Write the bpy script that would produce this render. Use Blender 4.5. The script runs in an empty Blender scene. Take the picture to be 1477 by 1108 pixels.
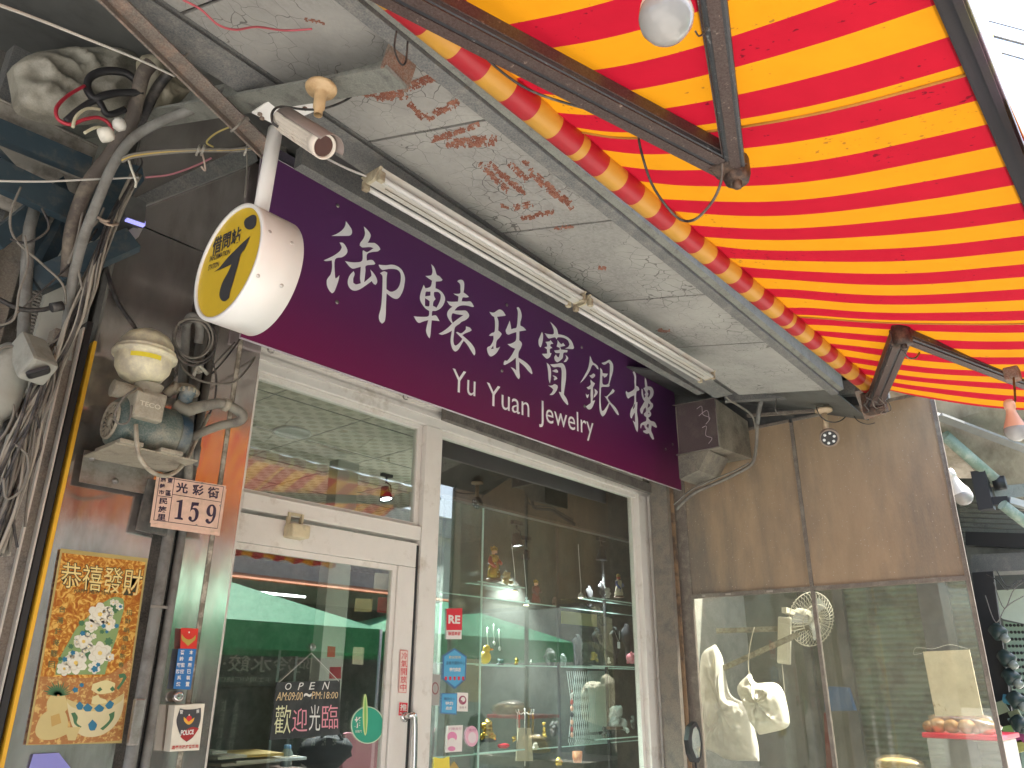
import bpy, bmesh, math, random
from mathutils import Vector, Matrix, noise
R = math.radians
C = bpy.context.scene.collection
S = bpy.context.scene
random.seed(7)
# ---------------------------------------------------------------- camera
H = 1.5                                   # eye height
ROT = ((0.6556253458584944, -0.007677760707141811, -0.7550473216020658),
       (0.2764410076937394, 0.932965996839396, 0.2305532866968976),
       (0.7026633440938835, -0.3598826207696002, 0.6137986022587577))
F = 1117.75
def camvec(r, s=1): return Vector((r[0]*s, r[2]*s, -r[1]*s))
cam = bpy.data.objects.new('camera', bpy.data.cameras.new('camera')); C.objects.link(cam)
cx, cy, cz = camvec(ROT[0]), camvec(ROT[1], -1), camvec(ROT[2], -1)
cam.matrix_world = Matrix((( cx.x, cy.x, cz.x, 0), (cx.y, cy.y, cz.y, 0), (cx.z, cy.z, cz.z, H), (0, 0, 0, 1)))
cam.data.sensor_width = 36; cam.data.lens = F/1477*36
cam.data.clip_start = .02; cam.data.clip_end = 400
S.camera = cam
# ---------------------------------------------------------------- sky, sun, exposure
SUN_EL, SUN_AZ = 60, 152                  # azimuth the light comes from, clockwise from +Y
w = bpy.data.worlds.new('World'); S.world = w; w.use_nodes = True
nt = w.node_tree; nt.nodes.clear()
sky = nt.nodes.new('ShaderNodeTexSky'); sky.sky_type = 'NISHITA'; sky.sun_disc = False
sky.sun_elevation = R(SUN_EL); sky.sun_rotation = R(SUN_AZ); sky.dust_density = 3; sky.air_density = 1.2
bg = nt.nodes.new('ShaderNodeBackground'); bg.inputs['Strength'].default_value = .15
ow = nt.nodes.new('ShaderNodeOutputWorld')
nt.links.new(sky.outputs[0], bg.inputs[0]); nt.links.new(bg.outputs[0], ow.inputs[0])
sl = bpy.data.lights.new('sun', 'SUN'); sl.energy = 5; sl.angle = R(.5); sl.color = (1, .95, .87)
sun = bpy.data.objects.new('sun', sl); C.objects.link(sun)
a = R(SUN_AZ); e = R(SUN_EL)
sd = Vector((math.sin(a)*math.cos(e), math.cos(a)*math.cos(e), math.sin(e)))
sun.rotation_euler = sd.to_track_quat('Z', 'Y').to_euler(); sun.location = (0, -5, 9)
S.view_settings.view_transform = 'Standard'; S.view_settings.look = 'None'
S.view_settings.exposure = 1.83; S.view_settings.gamma = 1
S.cycles.max_bounces = 10; S.cycles.transparent_max_bounces = 24
S.cycles.sample_clamp_indirect = 6

# ---------------------------------------------------------------- measuring and building helpers
def at(px, py, X=None, Y=None, Z=None):
    """world point seen at a pixel of the photograph, on the real plane X=, Y= or Z= it lies in"""
    v = Vector((px-738.5, py-554, F))
    d = Vector((0, 0, 0))
    cols = [Vector((ROT[0][i], ROT[1][i], ROT[2][i])) for i in range(3)]
    d = Vector((cols[0].dot(v), cols[2].dot(v), -cols[1].dot(v)))
    if X is not None: t = X/d.x
    elif Y is not None: t = Y/d.y
    else: t = (Z-H)/d.z
    return Vector((0, 0, H)) + d*t

def thing(name, label, cat, loc=(0, 0, 0), group=None, kind=None):
    o = bpy.data.objects.new(name, None); C.objects.link(o); o.location = loc; o.empty_display_size = .05
    return tag(o, label, cat, group, kind)
def tag(o, label=None, cat=None, group=None, kind=None):
    if label: o['label'] = label
    if cat: o['category'] = cat
    if group: o['group'] = group
    if kind: o['kind'] = kind
    return o
def wloc(o):
    p = Vector((0, 0, 0))
    while o is not None: p += o.location; o = o.parent
    return p

class MB:
    def __init__(s): s.bm = bmesh.new(); s.mi = 0
    def face(s, pts, smooth=False):
        f = s.bm.faces.new([s.bm.verts.new(p) for p in pts]); f.material_index = s.mi; f.smooth = smooth; return s
    def box(s, c, size, rot=None, bev=0):
        r = bmesh.ops.create_cube(s.bm, size=1)
        m = Matrix.Translation(Vector(c)) @ (rot.to_4x4() if rot else Matrix()) @ Matrix.Diagonal((*size, 1))
        bmesh.ops.transform(s.bm, matrix=m, verts=r['verts'])
        fs = {f for v in r['verts'] for f in v.link_faces}
        for f in fs: f.material_index = s.mi
        if bev:
            es = list({e for v in r['verts'] for e in v.link_edges})
            q = bmesh.ops.bevel(s.bm, geom=es, offset=bev, segments=2, affect='EDGES', profile=.6)
            for f in q['faces']: f.material_index = s.mi
        return s
    def b(s, x0, x1, y0, y1, z0, z1, bev=0):
        return s.box(((x0+x1)/2, (y0+y1)/2, (z0+z1)/2), (abs(x1-x0), abs(y1-y0), abs(z1-z0)), None, bev)
    def bar(s, p, q, wd, ht, up=(0, 0, 1), bev=0, ext=0):
        p, q = Vector(p), Vector(q); d = (q-p); L = d.length; d.normalize()
        u = Vector(up); sd_ = d.cross(u)
        if sd_.length < 1e-4: sd_ = d.cross(Vector((0, 1, 0)))
        sd_.normalize(); u = sd_.cross(d)
        m = Matrix((d, sd_, u)).transposed()
        return s.box((p+q)/2, (L+ext*2, wd, ht), m, bev)
    def tube(s, pts, r, n=8, cap=True, smooth=True, sub=0):
        pts = [Vector(p) for p in pts]
        rs = r if isinstance(r, (list, tuple)) else [r]*len(pts)
        if sub and len(pts) > 2: pts, rs = crspline(pts, rs, sub)
        rings = []; up = None
        for i, p in enumerate(pts):
            t = (pts[min(i+1, len(pts)-1)]-pts[max(i-1, 0)])
            if t.length < 1e-7: t = Vector((0, 0, 1))
            t.normalize()
            if up is None:
                up = t.cross(Vector((0, 0, 1)))
                if up.length < .05: up = t.cross(Vector((0, 1, 0)))
            up = (up - t*up.dot(t))
            if up.length < 1e-5: up = t.cross(Vector((1, .3, .2)))
            up.normalize(); v = t.cross(up)
            rings.append([s.bm.verts.new(p + (up*math.cos(2*math.pi*k/n)+v*math.sin(2*math.pi*k/n))*rs[i]) for k in range(n)])
        for a_, b_ in zip(rings, rings[1:]):
            for k in range(n):
                f = s.bm.faces.new((a_[k], a_[(k+1) % n], b_[(k+1) % n], b_[k])); f.smooth = smooth; f.material_index = s.mi
        if cap:
            for rg in (rings[0][::-1], rings[-1]):
                f = s.bm.faces.new(rg); f.material_index = s.mi
        return s
    def lathe(s, prof, c, axis=(0, 0, 1), n=28, a0=0, a1=360, smooth=True):
        """prof: list of (radius, height) along axis from c"""
        z = Vector(axis).normalized(); x = z.orthogonal().normalized(); y = z.cross(x); c = Vector(c)
        full = abs(a1-a0-360) < .1; m = n if full else n+1
        rings = []
        for (r, h) in prof:
            if r < 1e-6: rings.append([s.bm.verts.new(c+z*h)]); continue
            rings.append([s.bm.verts.new(c+z*h+(x*math.cos(R(a0+(a1-a0)*k/n))+y*math.sin(R(a0+(a1-a0)*k/n)))*r) for k in range(m)])
        for A, B in zip(rings, rings[1:]):
            for k in range(n):
                k2 = (k+1) % m if full else k+1
                if len(A) == 1 and len(B) == 1: continue
                if len(A) == 1: v = (A[0], B[k2], B[k])
                elif len(B) == 1: v = (A[k], A[k2], B[0])
                else: v = (A[k], A[k2], B[k2], B[k])
                try: f = s.bm.faces.new(v)
                except ValueError: continue
                f.smooth = smooth; f.material_index = s.mi
        return s
    def prism(s, pts, d, smooth=False):
        """extrude a planar polygon (3-D points) along vector d"""
        pts = [Vector(p) for p in pts]; d = Vector(d)
        A = [s.bm.verts.new(p) for p in pts]; B = [s.bm.verts.new(p+d) for p in pts]; n = len(pts)
        for f in (A, B[::-1]):
            s.bm.faces.new(f).material_index = s.mi
        for k in range(n):
            f = s.bm.faces.new((A[k], B[k], B[(k+1) % n], A[(k+1) % n])); f.material_index = s.mi; f.smooth = smooth
        return s
    def blob(s, c, rad, seg=10, jit=.0, sd=0):
        r = bmesh.ops.create_uvsphere(s.bm, u_segments=seg, v_segments=max(6, seg*2//3), radius=1)
        for v in r['verts']:
            k = 1+jit*(noise.noise(v.co*2.3+Vector((sd, sd*.7, 1))))
            v.co = Vector((v.co.x*rad[0]*k, v.co.y*rad[1]*k, v.co.z*rad[2]*k))+Vector(c)
            for f in v.link_faces: f.smooth = True; f.material_index = s.mi
        return s
    def build(s, name, mats, parent=None, label=None, fix=True):
        me = bpy.data.meshes.new(name)
        if fix: bmesh.ops.recalc_face_normals(s.bm, faces=s.bm.faces)
        off = wloc(parent) if parent is not None else Vector((0, 0, 0))
        if off.length > 0: bmesh.ops.translate(s.bm, verts=s.bm.verts, vec=-off)
        s.bm.to_mesh(me); s.bm.free()
        for m in (mats if isinstance(mats, (list, tuple)) else [mats]): me.materials.append(m)
        o = bpy.data.objects.new(name, me); C.objects.link(o)
        if parent is not None: o.parent = parent
        if label: o['label'] = label
        return o

def crspline(pts, rs, sub):
    P, Q = [], []
    n = len(pts)
    for i in range(n-1):
        p0, p1, p2, p3 = pts[max(i-1, 0)], pts[i], pts[i+1], pts[min(i+2, n-1)]
        for k in range(sub):
            t = k/sub
            P.append(.5*((2*p1)+(p2-p0)*t+(2*p0-5*p1+4*p2-p3)*t*t+(3*p1-p0-3*p2+p3)*t**3)); Q.append(rs[i]*(1-t)+rs[i+1]*t)
    P.append(pts[-1]); Q.append(rs[-1])
    return P, Q
def mesh_thing(mb, name, mats, label, cat, group=None, kind=None):
    """a thing made of one mesh, with its origin on its own base"""
    bm = mb.bm; n = len(bm.verts); c = Vector((0, 0, 0))
    for v in bm.verts: c += v.co
    c /= n; c.z = min(v.co.z for v in bm.verts)
    bmesh.ops.translate(bm, verts=bm.verts, vec=-c)
    o = mb.build(name, mats); o.location = c
    return tag(o, label, cat, group, kind)

# ---------------------------------------------------------------- materials
def mat(name, col, rough=.6, metal=0, bump=0, bscale=60, dirt=None, dscale=6, dlo=.45, dhi=.62, spec=.5, var=.12, vscale=9, stretch=(1, 1, 1), emit=None, estr=1, trans=0, rvar=0, fine=0):
    m = bpy.data.materials.new(name); m.use_nodes = True; n = m.node_tree; N = n.nodes; L = n.links
    p = N['Principled BSDF']; p.inputs['Roughness'].default_value = rough; p.inputs['Metallic'].default_value = metal
    p.inputs['Specular IOR Level'].default_value = spec
    tc = N.new('ShaderNodeTexCoord'); mp = N.new('ShaderNodeMapping'); mp.inputs['Scale'].default_value = stretch
    L.new(tc.outputs['Object'], mp.inputs[0])
    def nz(sc, det=6, ro=.6):
        q = N.new('ShaderNodeTexNoise'); q.inputs['Scale'].default_value = sc; q.inputs['Detail'].default_value = det; q.inputs['Roughness'].default_value = ro
        L.new(mp.outputs[0], q.inputs['Vector']); return q.outputs[0]
    def ramp(src, lo, hi, a_=0, b_=1):
        q = N.new('ShaderNodeMapRange'); q.inputs[1].default_value = lo; q.inputs[2].default_value = hi; q.inputs[3].default_value = a_; q.inputs[4].default_value = b_
        L.new(src, q.inputs[0]); return q.outputs[0]
    def mix(f, A, B, mode='MIX'):
        q = N.new('ShaderNodeMix'); q.data_type = 'RGBA'; q.blend_type = mode
        for k, v in ((0, f), (6, A), (7, B)):
            if isinstance(v, (tuple, list)): q.inputs[k].default_value = (*v[:3], 1)
            elif isinstance(v, (int, float)): q.inputs[k].default_value = v
            else: L.new(v, q.inputs[k])
        return q.outputs[2]
    c = mix(ramp(nz(vscale), .3, .7), tuple(x*(1-var) for x in col), tuple(min(1, x*(1+var)) for x in col))
    if dirt: c = mix(ramp(nz(dscale, 9, .68), dlo, dhi), c, dirt)
    if fine: c = mix(ramp(nz(180, 3, .7), .35, .75, 0, fine), c, (.55, .52, .46))
    L.new(c, p.inputs['Base Color'])
    if rvar: L.new(ramp(nz(vscale*1.7), .3, .7, max(.02, rough-rvar), rough+rvar), p.inputs['Roughness'])
    if bump:
        b = N.new('ShaderNodeBump'); b.inputs['Strength'].default_value = bump; b.inputs['Distance'].default_value = .004
        L.new(nz(bscale, 5), b.inputs['Height']); L.new(b.outputs[0], p.inputs['Normal'])
    if emit: p.inputs['Emission Color'].default_value = (*emit, 1); p.inputs['Emission Strength'].default_value = estr
    if trans:
        t = N.new('ShaderNodeBsdfTranslucent'); L.new(c, t.inputs[0]); mx = N.new('ShaderNodeMixShader'); mx.inputs[0].default_value = trans
        L.new(p.outputs[0], mx.inputs[1]); L.new(t.outputs[0], mx.inputs[2]); L.new(mx.outputs[0], N['Material Output'].inputs[0])
    m['nodes_'] = 1
    return m
def glassmat(name, tint=(.93, .97, .95), base=.05, rough=0, dirt=0, dcol=(.5, .45, .35), dscale=5, lo=.4, hi=.75, streak=(1, 1, 1)):
    """thin pane: transparent with fresnel reflection and optional film of dirt"""
    m = bpy.data.materials.new(name); m.use_nodes = True; n = m.node_tree; N = n.nodes; L = n.links; N.remove(N['Principled BSDF'])
    tr = N.new('ShaderNodeBsdfTransparent'); tr.inputs[0].default_value = (*tint, 1)
    gl = N.new('ShaderNodeBsdfGlossy'); gl.inputs['Roughness'].default_value = rough; gl.inputs[0].default_value = (1, 1, 1, 1)
    fr = N.new('ShaderNodeLayerWeight'); fr.inputs[0].default_value = .5          # facing = 1 - |cos|
    pw = N.new('ShaderNodeMath'); pw.operation = 'POWER'; pw.inputs[1].default_value = 5; L.new(fr.outputs['Facing'], pw.inputs[0])
    ad = N.new('ShaderNodeMath'); ad.operation = 'MULTIPLY_ADD'; ad.inputs[1].default_value = .95; ad.inputs[2].default_value = .045+base; ad.use_clamp = True
    L.new(pw.outputs[0], ad.inputs[0])
    mx = N.new('ShaderNodeMixShader'); L.new(ad.outputs[0], mx.inputs[0]); L.new(tr.outputs[0], mx.inputs[1]); L.new(gl.outputs[0], mx.inputs[2])
    out = mx.outputs[0]
    if dirt:
        tc = N.new('ShaderNodeTexCoord'); mp = N.new('ShaderNodeMapping'); mp.inputs['Scale'].default_value = streak; L.new(tc.outputs['Object'], mp.inputs[0])
        q = N.new('ShaderNodeTexNoise'); q.inputs['Scale'].default_value = dscale; q.inputs['Detail'].default_value = 8; q.inputs['Roughness'].default_value = .65; L.new(mp.outputs[0], q.inputs['Vector'])
        r = N.new('ShaderNodeMapRange'); r.inputs[1].default_value = lo; r.inputs[2].default_value = hi; r.inputs[3].default_value = dirt*.25; r.inputs[4].default_value = dirt
        L.new(q.outputs[0], r.inputs[0])
        df = N.new('ShaderNodeBsdfDiffuse'); df.inputs[0].default_value = (*dcol, 1)
        m2 = N.new('ShaderNodeMixShader'); L.new(r.outputs[0], m2.inputs[0]); L.new(out, m2.inputs[1]); L.new(df.outputs[0], m2.inputs[2]); out = m2.outputs[0]
    L.new(out, N['Material Output'].inputs[0])
    return m
def plain(name, col, rough=.5, metal=0, emit=None, estr=1): return mat(name, col, rough, metal, var=.06, emit=emit, estr=estr)
K = {}
def flat(col, rough=.5):
    """a printed ink or paint of one colour"""
    k = tuple(round(x, 3) for x in col)+(rough,)
    if k not in K: K[k] = plain('ink_%d' % len(K), col, rough)
    return K[k]

M = dict(
 white_alu=mat('white_aluminium', (.74, .71, .66), .38, bump=.05, dirt=(.42, .36, .28), dscale=7, dlo=.56, dhi=.8, var=.04, fine=.12),
 steel=mat('brushed_steel', (.60, .56, .53), .14, .84, bump=.09, bscale=14, dirt=(.30, .27, .24), dscale=5, dlo=.5, dhi=.78, var=.12, stretch=(1, 1, .3), rvar=.06),
 steel_dull=mat('dull_steel', (.36, .34, .32), .38, .8, bump=.3, bscale=40, dirt=(.18, .15, .12), dscale=14, dlo=.45, dhi=.7),
 board=mat('fibre_board', (.36, .35, .325), .9, bump=.3, bscale=90),
 greybeam=mat('grey_beam', (.10, .105, .11), .6, bump=.25, bscale=120, dirt=(.2, .19, .17), dscale=18, dlo=.5, dhi=.75, fine=.3),
 greygreen=mat('grey_green_steel', (.17, .18, .16), .6, bump=.25, bscale=120, dirt=(.08, .08, .08), dscale=20, dlo=.5, dhi=.72, fine=.25),
 rusty=mat('rusty_steel', (.15, .11, .085), .8, bump=.5, bscale=70, dirt=(.22, .085, .045), dscale=14, dlo=.42, dhi=.62, fine=.35),
 dustysteel=mat('dusty_brown_steel', (.2, .165, .13), .75, bump=.4, bscale=90, dirt=(.09, .08, .075), dscale=9, dlo=.44, dhi=.66, fine=.3),
 armsteel=mat('brown_arm_paint', (.045, .022, .02), .5, bump=.35, bscale=140, dirt=(.33, .25, .2), dscale=60, dlo=.62, dhi=.72, fine=.1),
 armgrey=mat('grey_arm_metal', (.045, .048, .055), .45, .3, bump=.4, bscale=120, dirt=(.3, .3, .3), dscale=55, dlo=.6, dhi=.72),
 red=mat('red_canvas', (.275, .006, .016), .8, bump=.12, bscale=300, var=.06, dirt=(.2, .02, .03), dscale=9, dlo=.68, dhi=.8, trans=.2, spec=.1),
 orange=mat('orange_canvas', (.42, .172, .006), .8, bump=.12, bscale=300, var=.05, dirt=(.3, .15, .03), dscale=9, dlo=.67, dhi=.8, trans=.2, spec=.1),
 rollred=mat('roller_red', (.40, .012, .024), .45, bump=.1, bscale=40, var=.06),
 rollyel=mat('roller_yellow', (.56, .29, .04), .45, bump=.1, bscale=40, var=.06),
 purple=None,
 white=plain('white_paint', (.82, .8, .78), .35),
 signwhite=plain('white_vinyl', (.95, .92, .94), .5),
 black=plain('black_rubber', (.02, .02, .022), .5),
 cable=mat('black_cable', (.03, .03, .032), .55, dirt=(.16, .14, .12), dscale=14, dlo=.45, dhi=.7),
 dustcable=mat('dusty_cable', (.20, .185, .16), .8, bump=.2, bscale=80, dirt=(.08, .075, .07), dscale=10, dlo=.5, dhi=.7),
 greyconduit=mat('grey_conduit', (.2, .2, .185), .7, bump=.15, bscale=60, dirt=(.1, .09, .08), dscale=10, dlo=.45, dhi=.7),
 brownconduit=mat('brown_conduit', (.085, .07, .06), .7, bump=.2, bscale=60, dirt=(.2, .17, .13), dscale=12, dlo=.5, dhi=.7),
 bluesteel=mat('blue_green_steel', (.035, .06, .078), .55, bump=.2, bscale=70, dirt=(.13, .12, .1), dscale=10, dlo=.5, dhi=.72),
 corr=mat('corrugated_sheet', (.33, .31, .27), .6, .2, bump=.2, bscale=50, dirt=(.12, .1, .08), dscale=8, dlo=.48, dhi=.66),
 darkwall=mat('grimy_wall', (.12, .115, .105), .85, bump=.5, bscale=30, dirt=(.05, .048, .045), dscale=5, dlo=.45, dhi=.62, fine=.2),
 darksheet=mat('dark_sheet', (.13, .135, .13), .55, .2, bump=.1, dirt=(.06, .06, .06), dscale=3, dlo=.45, dhi=.7),
 cream=mat('cream_plastic', (.62, .53, .34), .6, bump=.15, bscale=80, dirt=(.3, .25, .17), dscale=12, dlo=.5, dhi=.75, fine=.2),
 yellow=plain('yellow_paint', (.78, .42, .03), .45),
)
# ---------------------------------------------------------------- lettering and flat graphics
class Frame:
    """a flat face to print on: origin, right, up; w/h in metres; normal towards the viewer"""
    def __init__(s, o, ux, uy): s.o = Vector(o); s.ux = Vector(ux).normalized(); s.uy = Vector(uy).normalized(); s.n = s.ux.cross(s.uy)
    def p(s, x, y, d=0): return s.o+s.ux*x+s.uy*y+s.n*d
def facade(x, y, z): return Frame((x, y, z), (1, 0, 0), (0, 0, 1))
DG = None
def text_polys(body, bold=0, shear=0):
    cu = bpy.data.curves.new('t', 'FONT'); cu.body = body; cu.resolution_u = 3; cu.offset = bold; cu.shear = shear; cu.fill_mode = 'FRONT' if hasattr(cu, 'fill_mode') else cu.fill_mode
    ob = bpy.data.objects.new('t', cu); C.objects.link(ob)
    dg = bpy.context.evaluated_depsgraph_get(); dg.update()
    me = bpy.data.meshes.new_from_object(ob.evaluated_get(dg))
    vs = [v.co.copy() for v in me.vertices]; fs = [list(p.vertices) for p in me.polygons]
    bpy.data.objects.remove(ob); bpy.data.curves.remove(cu); bpy.data.meshes.remove(me)
    return vs, fs
def put_text(mb, fr, body, x0, y0, x1, y1, d=.001, bold=0, shear=0, vertical=False, keep=False):
    """fit the text into the rectangle x0..x1, y0..y1 of frame fr"""
    if vertical:
        n = len(body); st = (y1-y0)/n
        for k, ch in enumerate(body):
            if ch != ' ': put_text(mb, fr, ch, x0, y1-(k+1)*st+st*.06, x1, y1-k*st-st*.06, d, bold)
        return mb
    vs, fs = text_polys(body, bold, shear)
    if not vs: return mb
    ax, bx = min(v.x for v in vs), max(v.x for v in vs); ay, by = min(v.y for v in vs), max(v.y for v in vs)
    sx, sy = (x1-x0)/max(bx-ax, 1e-6), (y1-y0)/max(by-ay, 1e-6)
    if keep: sx = sy = min(sx, sy)
    V = [mb.bm.verts.new(fr.p(x0+(v.x-ax)*sx, y0+(v.y-ay)*sy, d)) for v in vs]
    for f in fs:
        try: q = mb.bm.faces.new([V[i] for i in f]); q.material_index = mb.mi
        except ValueError: pass
    return mb
def smooth_outline(pts, sub=4):
    n = len(pts); out = []
    P = [Vector((p[0], p[1])) for p in pts]
    corner = []
    for i in range(n):
        a_ = (P[i]-P[i-1]); b_ = (P[(i+1) % n]-P[i])
        corner.append(a_.length > 1e-9 and b_.length > 1e-9 and a_.angle(b_) > R(62))
    for i in range(n):
        p0, p1, p2, p3 = P[i-1], P[i], P[(i+1) % n], P[(i+2) % n]
        m1 = Vector((0, 0)) if corner[i] else (p2-p0)*.5
        m2 = Vector((0, 0)) if corner[(i+1) % n] else (p3-p1)*.5
        L_ = (p2-p1).length
        if corner[i]: m1 = (p2-p1)*.8
        if corner[(i+1) % n]: m2 = (p2-p1)*.8
        if m1.length > L_*1.2: m1 *= L_*1.2/m1.length
        if m2.length > L_*1.2: m2 *= L_*1.2/m2.length
        for k in range(sub):
            t = k/sub
            out.append(p1*(2*t**3-3*t*t+1)+m1*(t**3-2*t*t+t)+p2*(-2*t**3+3*t*t)+m2*(t**3-t*t))
    return out
def fill_shape(mb, fr, loops, d=.001, sub=4, smooth=True):
    """loops: outlines in frame coordinates; the later ones are holes (even-odd)"""
    cu = bpy.data.curves.new('c', 'CURVE'); cu.dimensions = '2D'; cu.fill_mode = 'BOTH'
    for lp in loops:
        pts = smooth_outline(lp, sub) if smooth else lp
        sp = cu.splines.new('POLY'); sp.points.add(len(pts)-1); sp.use_cyclic_u = True
        for k, p in enumerate(pts): sp.points[k].co = (p[0], p[1], 0, 1)
    ob = bpy.data.objects.new('c', cu); C.objects.link(ob)
    dg = bpy.context.evaluated_depsgraph_get(); dg.update()
    me = bpy.data.meshes.new_from_object(ob.evaluated_get(dg))
    V = [mb.bm.verts.new(fr.p(v.co.x, v.co.y, d)) for v in me.vertices]
    for p in me.polygons:
        try: q = mb.bm.faces.new([V[i] for i in p.vertices]); q.material_index = mb.mi
        except ValueError: pass
    bpy.data.objects.remove(ob); bpy.data.curves.remove(cu); bpy.data.meshes.remove(me)
    return mb
def rect(mb, fr, x0, y0, x1, y1, d=.0008): return mb.face([fr.p(x0, y0, d), fr.p(x1, y0, d), fr.p(x1, y1, d), fr.p(x0, y1, d)])
def disc(mb, fr, x, y, rx, ry=None, d=.001, n=28):
    ry = ry or rx
    return mb.face([fr.p(x+rx*math.cos(2*math.pi*k/n), y+ry*math.sin(2*math.pi*k/n), d) for k in range(n)])
def frame_of(fr, pt):
    q = pt-fr.o; return (q.dot(fr.ux), q.dot(fr.uy))
# ================================================================ SETTING
pave = mat('grey_paving', (.42, .41, .38), .8, bump=.3, bscale=40, dirt=(.27, .26, .24), dscale=2)
tag(MB().b(-60, 60, -60, 60, -.05, 0).build('ground', pave), kind='structure')
tilem = mat('shop_floor_tile', (.55, .54, .5), .2, dirt=(.4, .39, .36), dscale=3)
tag(MB().b(.9, 9.0, 2.96, 9.2, .002, .02).build('shop_floor', tilem), kind='structure')

# ---- the shop itself
T = at(368, 545, Y=3.2).z
CEIL = H+.455*3.2+.02
walls = mat('cream_render', (.5, .47, .4), .85, bump=.2, dirt=(.3, .27, .22), dscale=3)
inwall = mat('pale_inner_wall', (.45, .45, .40), .6, dirt=(.3, .31, .28), dscale=2)
shop = thing('shop_building', 'jewelry shop behind the white aluminium front, lit inside by small track lamps', 'building', (3.1, 3.2, 0))
MB().b(.8, 5.34, 3.05, 3.35, CEIL+.06, 7).build('front_wall', walls, shop)
MB().b(.80, .96, 3.02, 9.2, 0, 4.4).build('side_wall', inwall, shop)
MB().b(9.0, 9.15, 3.35, 9.2, 0, 4.4).build('side_wall', inwall, shop)
MB().b(5.34, 9.15, 3.22, 3.28, 0, 4.4).build('flank_wall', inwall, shop)
MB().b(.8, 9.15, 9.2, 9.35, 0, 4.4).build('back_wall', inwall, shop)
# patterned ceiling: T-bar grid of patterned tiles
tm = bpy.data.materials.new('patterned_ceiling_tile'); tm.use_nodes = True
n = tm.node_tree; N = n.nodes; L = n.links; p = N['Principled BSDF']; p.inputs['Roughness'].default_value = .8
tc = N.new('ShaderNodeTexCoord'); sx = N.new('ShaderNodeSeparateXYZ'); L.new(tc.outputs['Object'], sx.inputs[0])
def mth(op, a_, b_=None, N=N, L=L):
    q = N.new('ShaderNodeMath'); q.operation = op
    for i, v in enumerate((a_, b_)):
        if v is None: continue
        if isinstance(v, (int, float)): q.inputs[i].default_value = v
        else: L.new(v, q.inputs[i])
    return q.outputs[0]
u = mth('SINE', mth('MULTIPLY', sx.outputs[0], math.pi/.06)); v = mth('SINE', mth('MULTIPLY', sx.outputs[1], math.pi/.06))
g = mth('GREATER_THAN', mth('MULTIPLY', u, v), .12)
mx = N.new('ShaderNodeMix'); mx.data_type = 'RGBA'; L.new(g, mx.inputs[0]); mx.inputs[6].default_value = (.62, .58, .48, 1); mx.inputs[7].default_value = (.46, .43, .34, 1)
L.new(mx.outputs[2], p.inputs['Base Color'])
ceil = MB().b(.96, 9.0, 3.3, 9.2, CEIL, CEIL+.04).build('ceiling', tm, shop)
gm = plain('ceiling_joint', (.28, .28, .25), .7)
mb = MB()
for k in range(14): mb.b(.96+k*.6, .964+k*.6, 3.3, 9.2, CEIL-.003, CEIL+.01)
for k in range(10): mb.b(.96, 9.0, 3.62+k*.6, 3.624+k*.6, CEIL-.005, CEIL+.008)
mb.build('ceiling_joint', gm, shop)
# downlight and track lamp seen through the transom
q = at(422, 622, Z=CEIL)
dl = thing('ceiling_downlight', 'round flush downlight, switched off, in the patterned shop ceiling', 'light', (q.x, q.y, CEIL-.02))
MB().lathe([(.115, 0), (.12, -.012), (.105, -.014), (.1, -.006)], (q.x, q.y, CEIL-.004)).build('trim_ring', plain('white_trim', (.7, .7, .66), .4), dl)
MB().lathe([(0, 0), (.1, 0)], (q.x, q.y, CEIL-.009)).build('diffuser', plain('dull_diffuser', (.62, .63, .58), .3), dl)
lampface = plain('lit_lamp_face', (1, 1, 1), .5, emit=(.9, .97, 1), estr=9)
def spot(px, py, Y, label, s=1., aim=(0, -.25, -1), power=4, group='track spotlights in the shop', on=True, drop=.12):
    c = at(px, py, Y=Y); ax = Vector(aim).normalized()
    t = thing('track_spotlight', label, 'spotlight', (c.x, c.y, c.z), group)
    hd = MB().lathe([(0, -.05*s), (.03*s, -.05*s), (.035*s, -.02*s), (.048*s, .035*s), (.052*s, .05*s), (.045*s, .05*s), (.044*s, .04*s)], c, ax)
    hd.build('lamp_head', M['black'], t)
    MB().lathe([(0, .04*s), (.044*s, .04*s)], c, ax).build('lamp_face', lampface if on else flat((.6, .62, .6)), t)
    MB().tube([c-ax*.04*s+Vector((.03*s, 0, 0)), c+Vector((.055*s, 0, .02)), c+Vector((.045*s, 0, .07*s)), c+Vector((0, 0, .09*s))], .005*s, 6).tube([c+Vector((0, 0, .08*s)), c+Vector((0, 0, drop))], .008, 6).build('bracket', M['black'], t)
    MB().b(c.x-.05, c.x+.05, c.y-.016, c.y+.016, c.z+drop, c.z+drop+.03).build('adapter', M['black'], t)
    if power:
        ld = bpy.data.lights.new('lamp_light', 'SPOT'); ld.energy = power*7; ld.spot_size = R(95); ld.spot_blend = .6; ld.shadow_soft_size = .04; ld.color = (.93, .98, 1)
        lo = bpy.data.objects.new('lamp_light', ld); C.objects.link(lo); lo.parent = t; lo.location = ax*.06*s; lo.rotation_euler = (-ax).to_track_quat('Z', 'Y').to_euler()
    return t
c0 = at(556, 712, Y=4.5)
spot(556, 712, 4.5, 'black track spotlight, switched on, seen through the transom above the door', 1.0, power=40, drop=.13)
MB_tr = MB().b(c0.x-1.6, c0.x+.25, c0.y-.017, c0.y+.017, c0.z+.16, c0.z+.19)
mesh_thing(MB_tr, 'lighting_track', M['black'], 'black lighting track under the patterned ceiling behind the transom', 'track')

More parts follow.
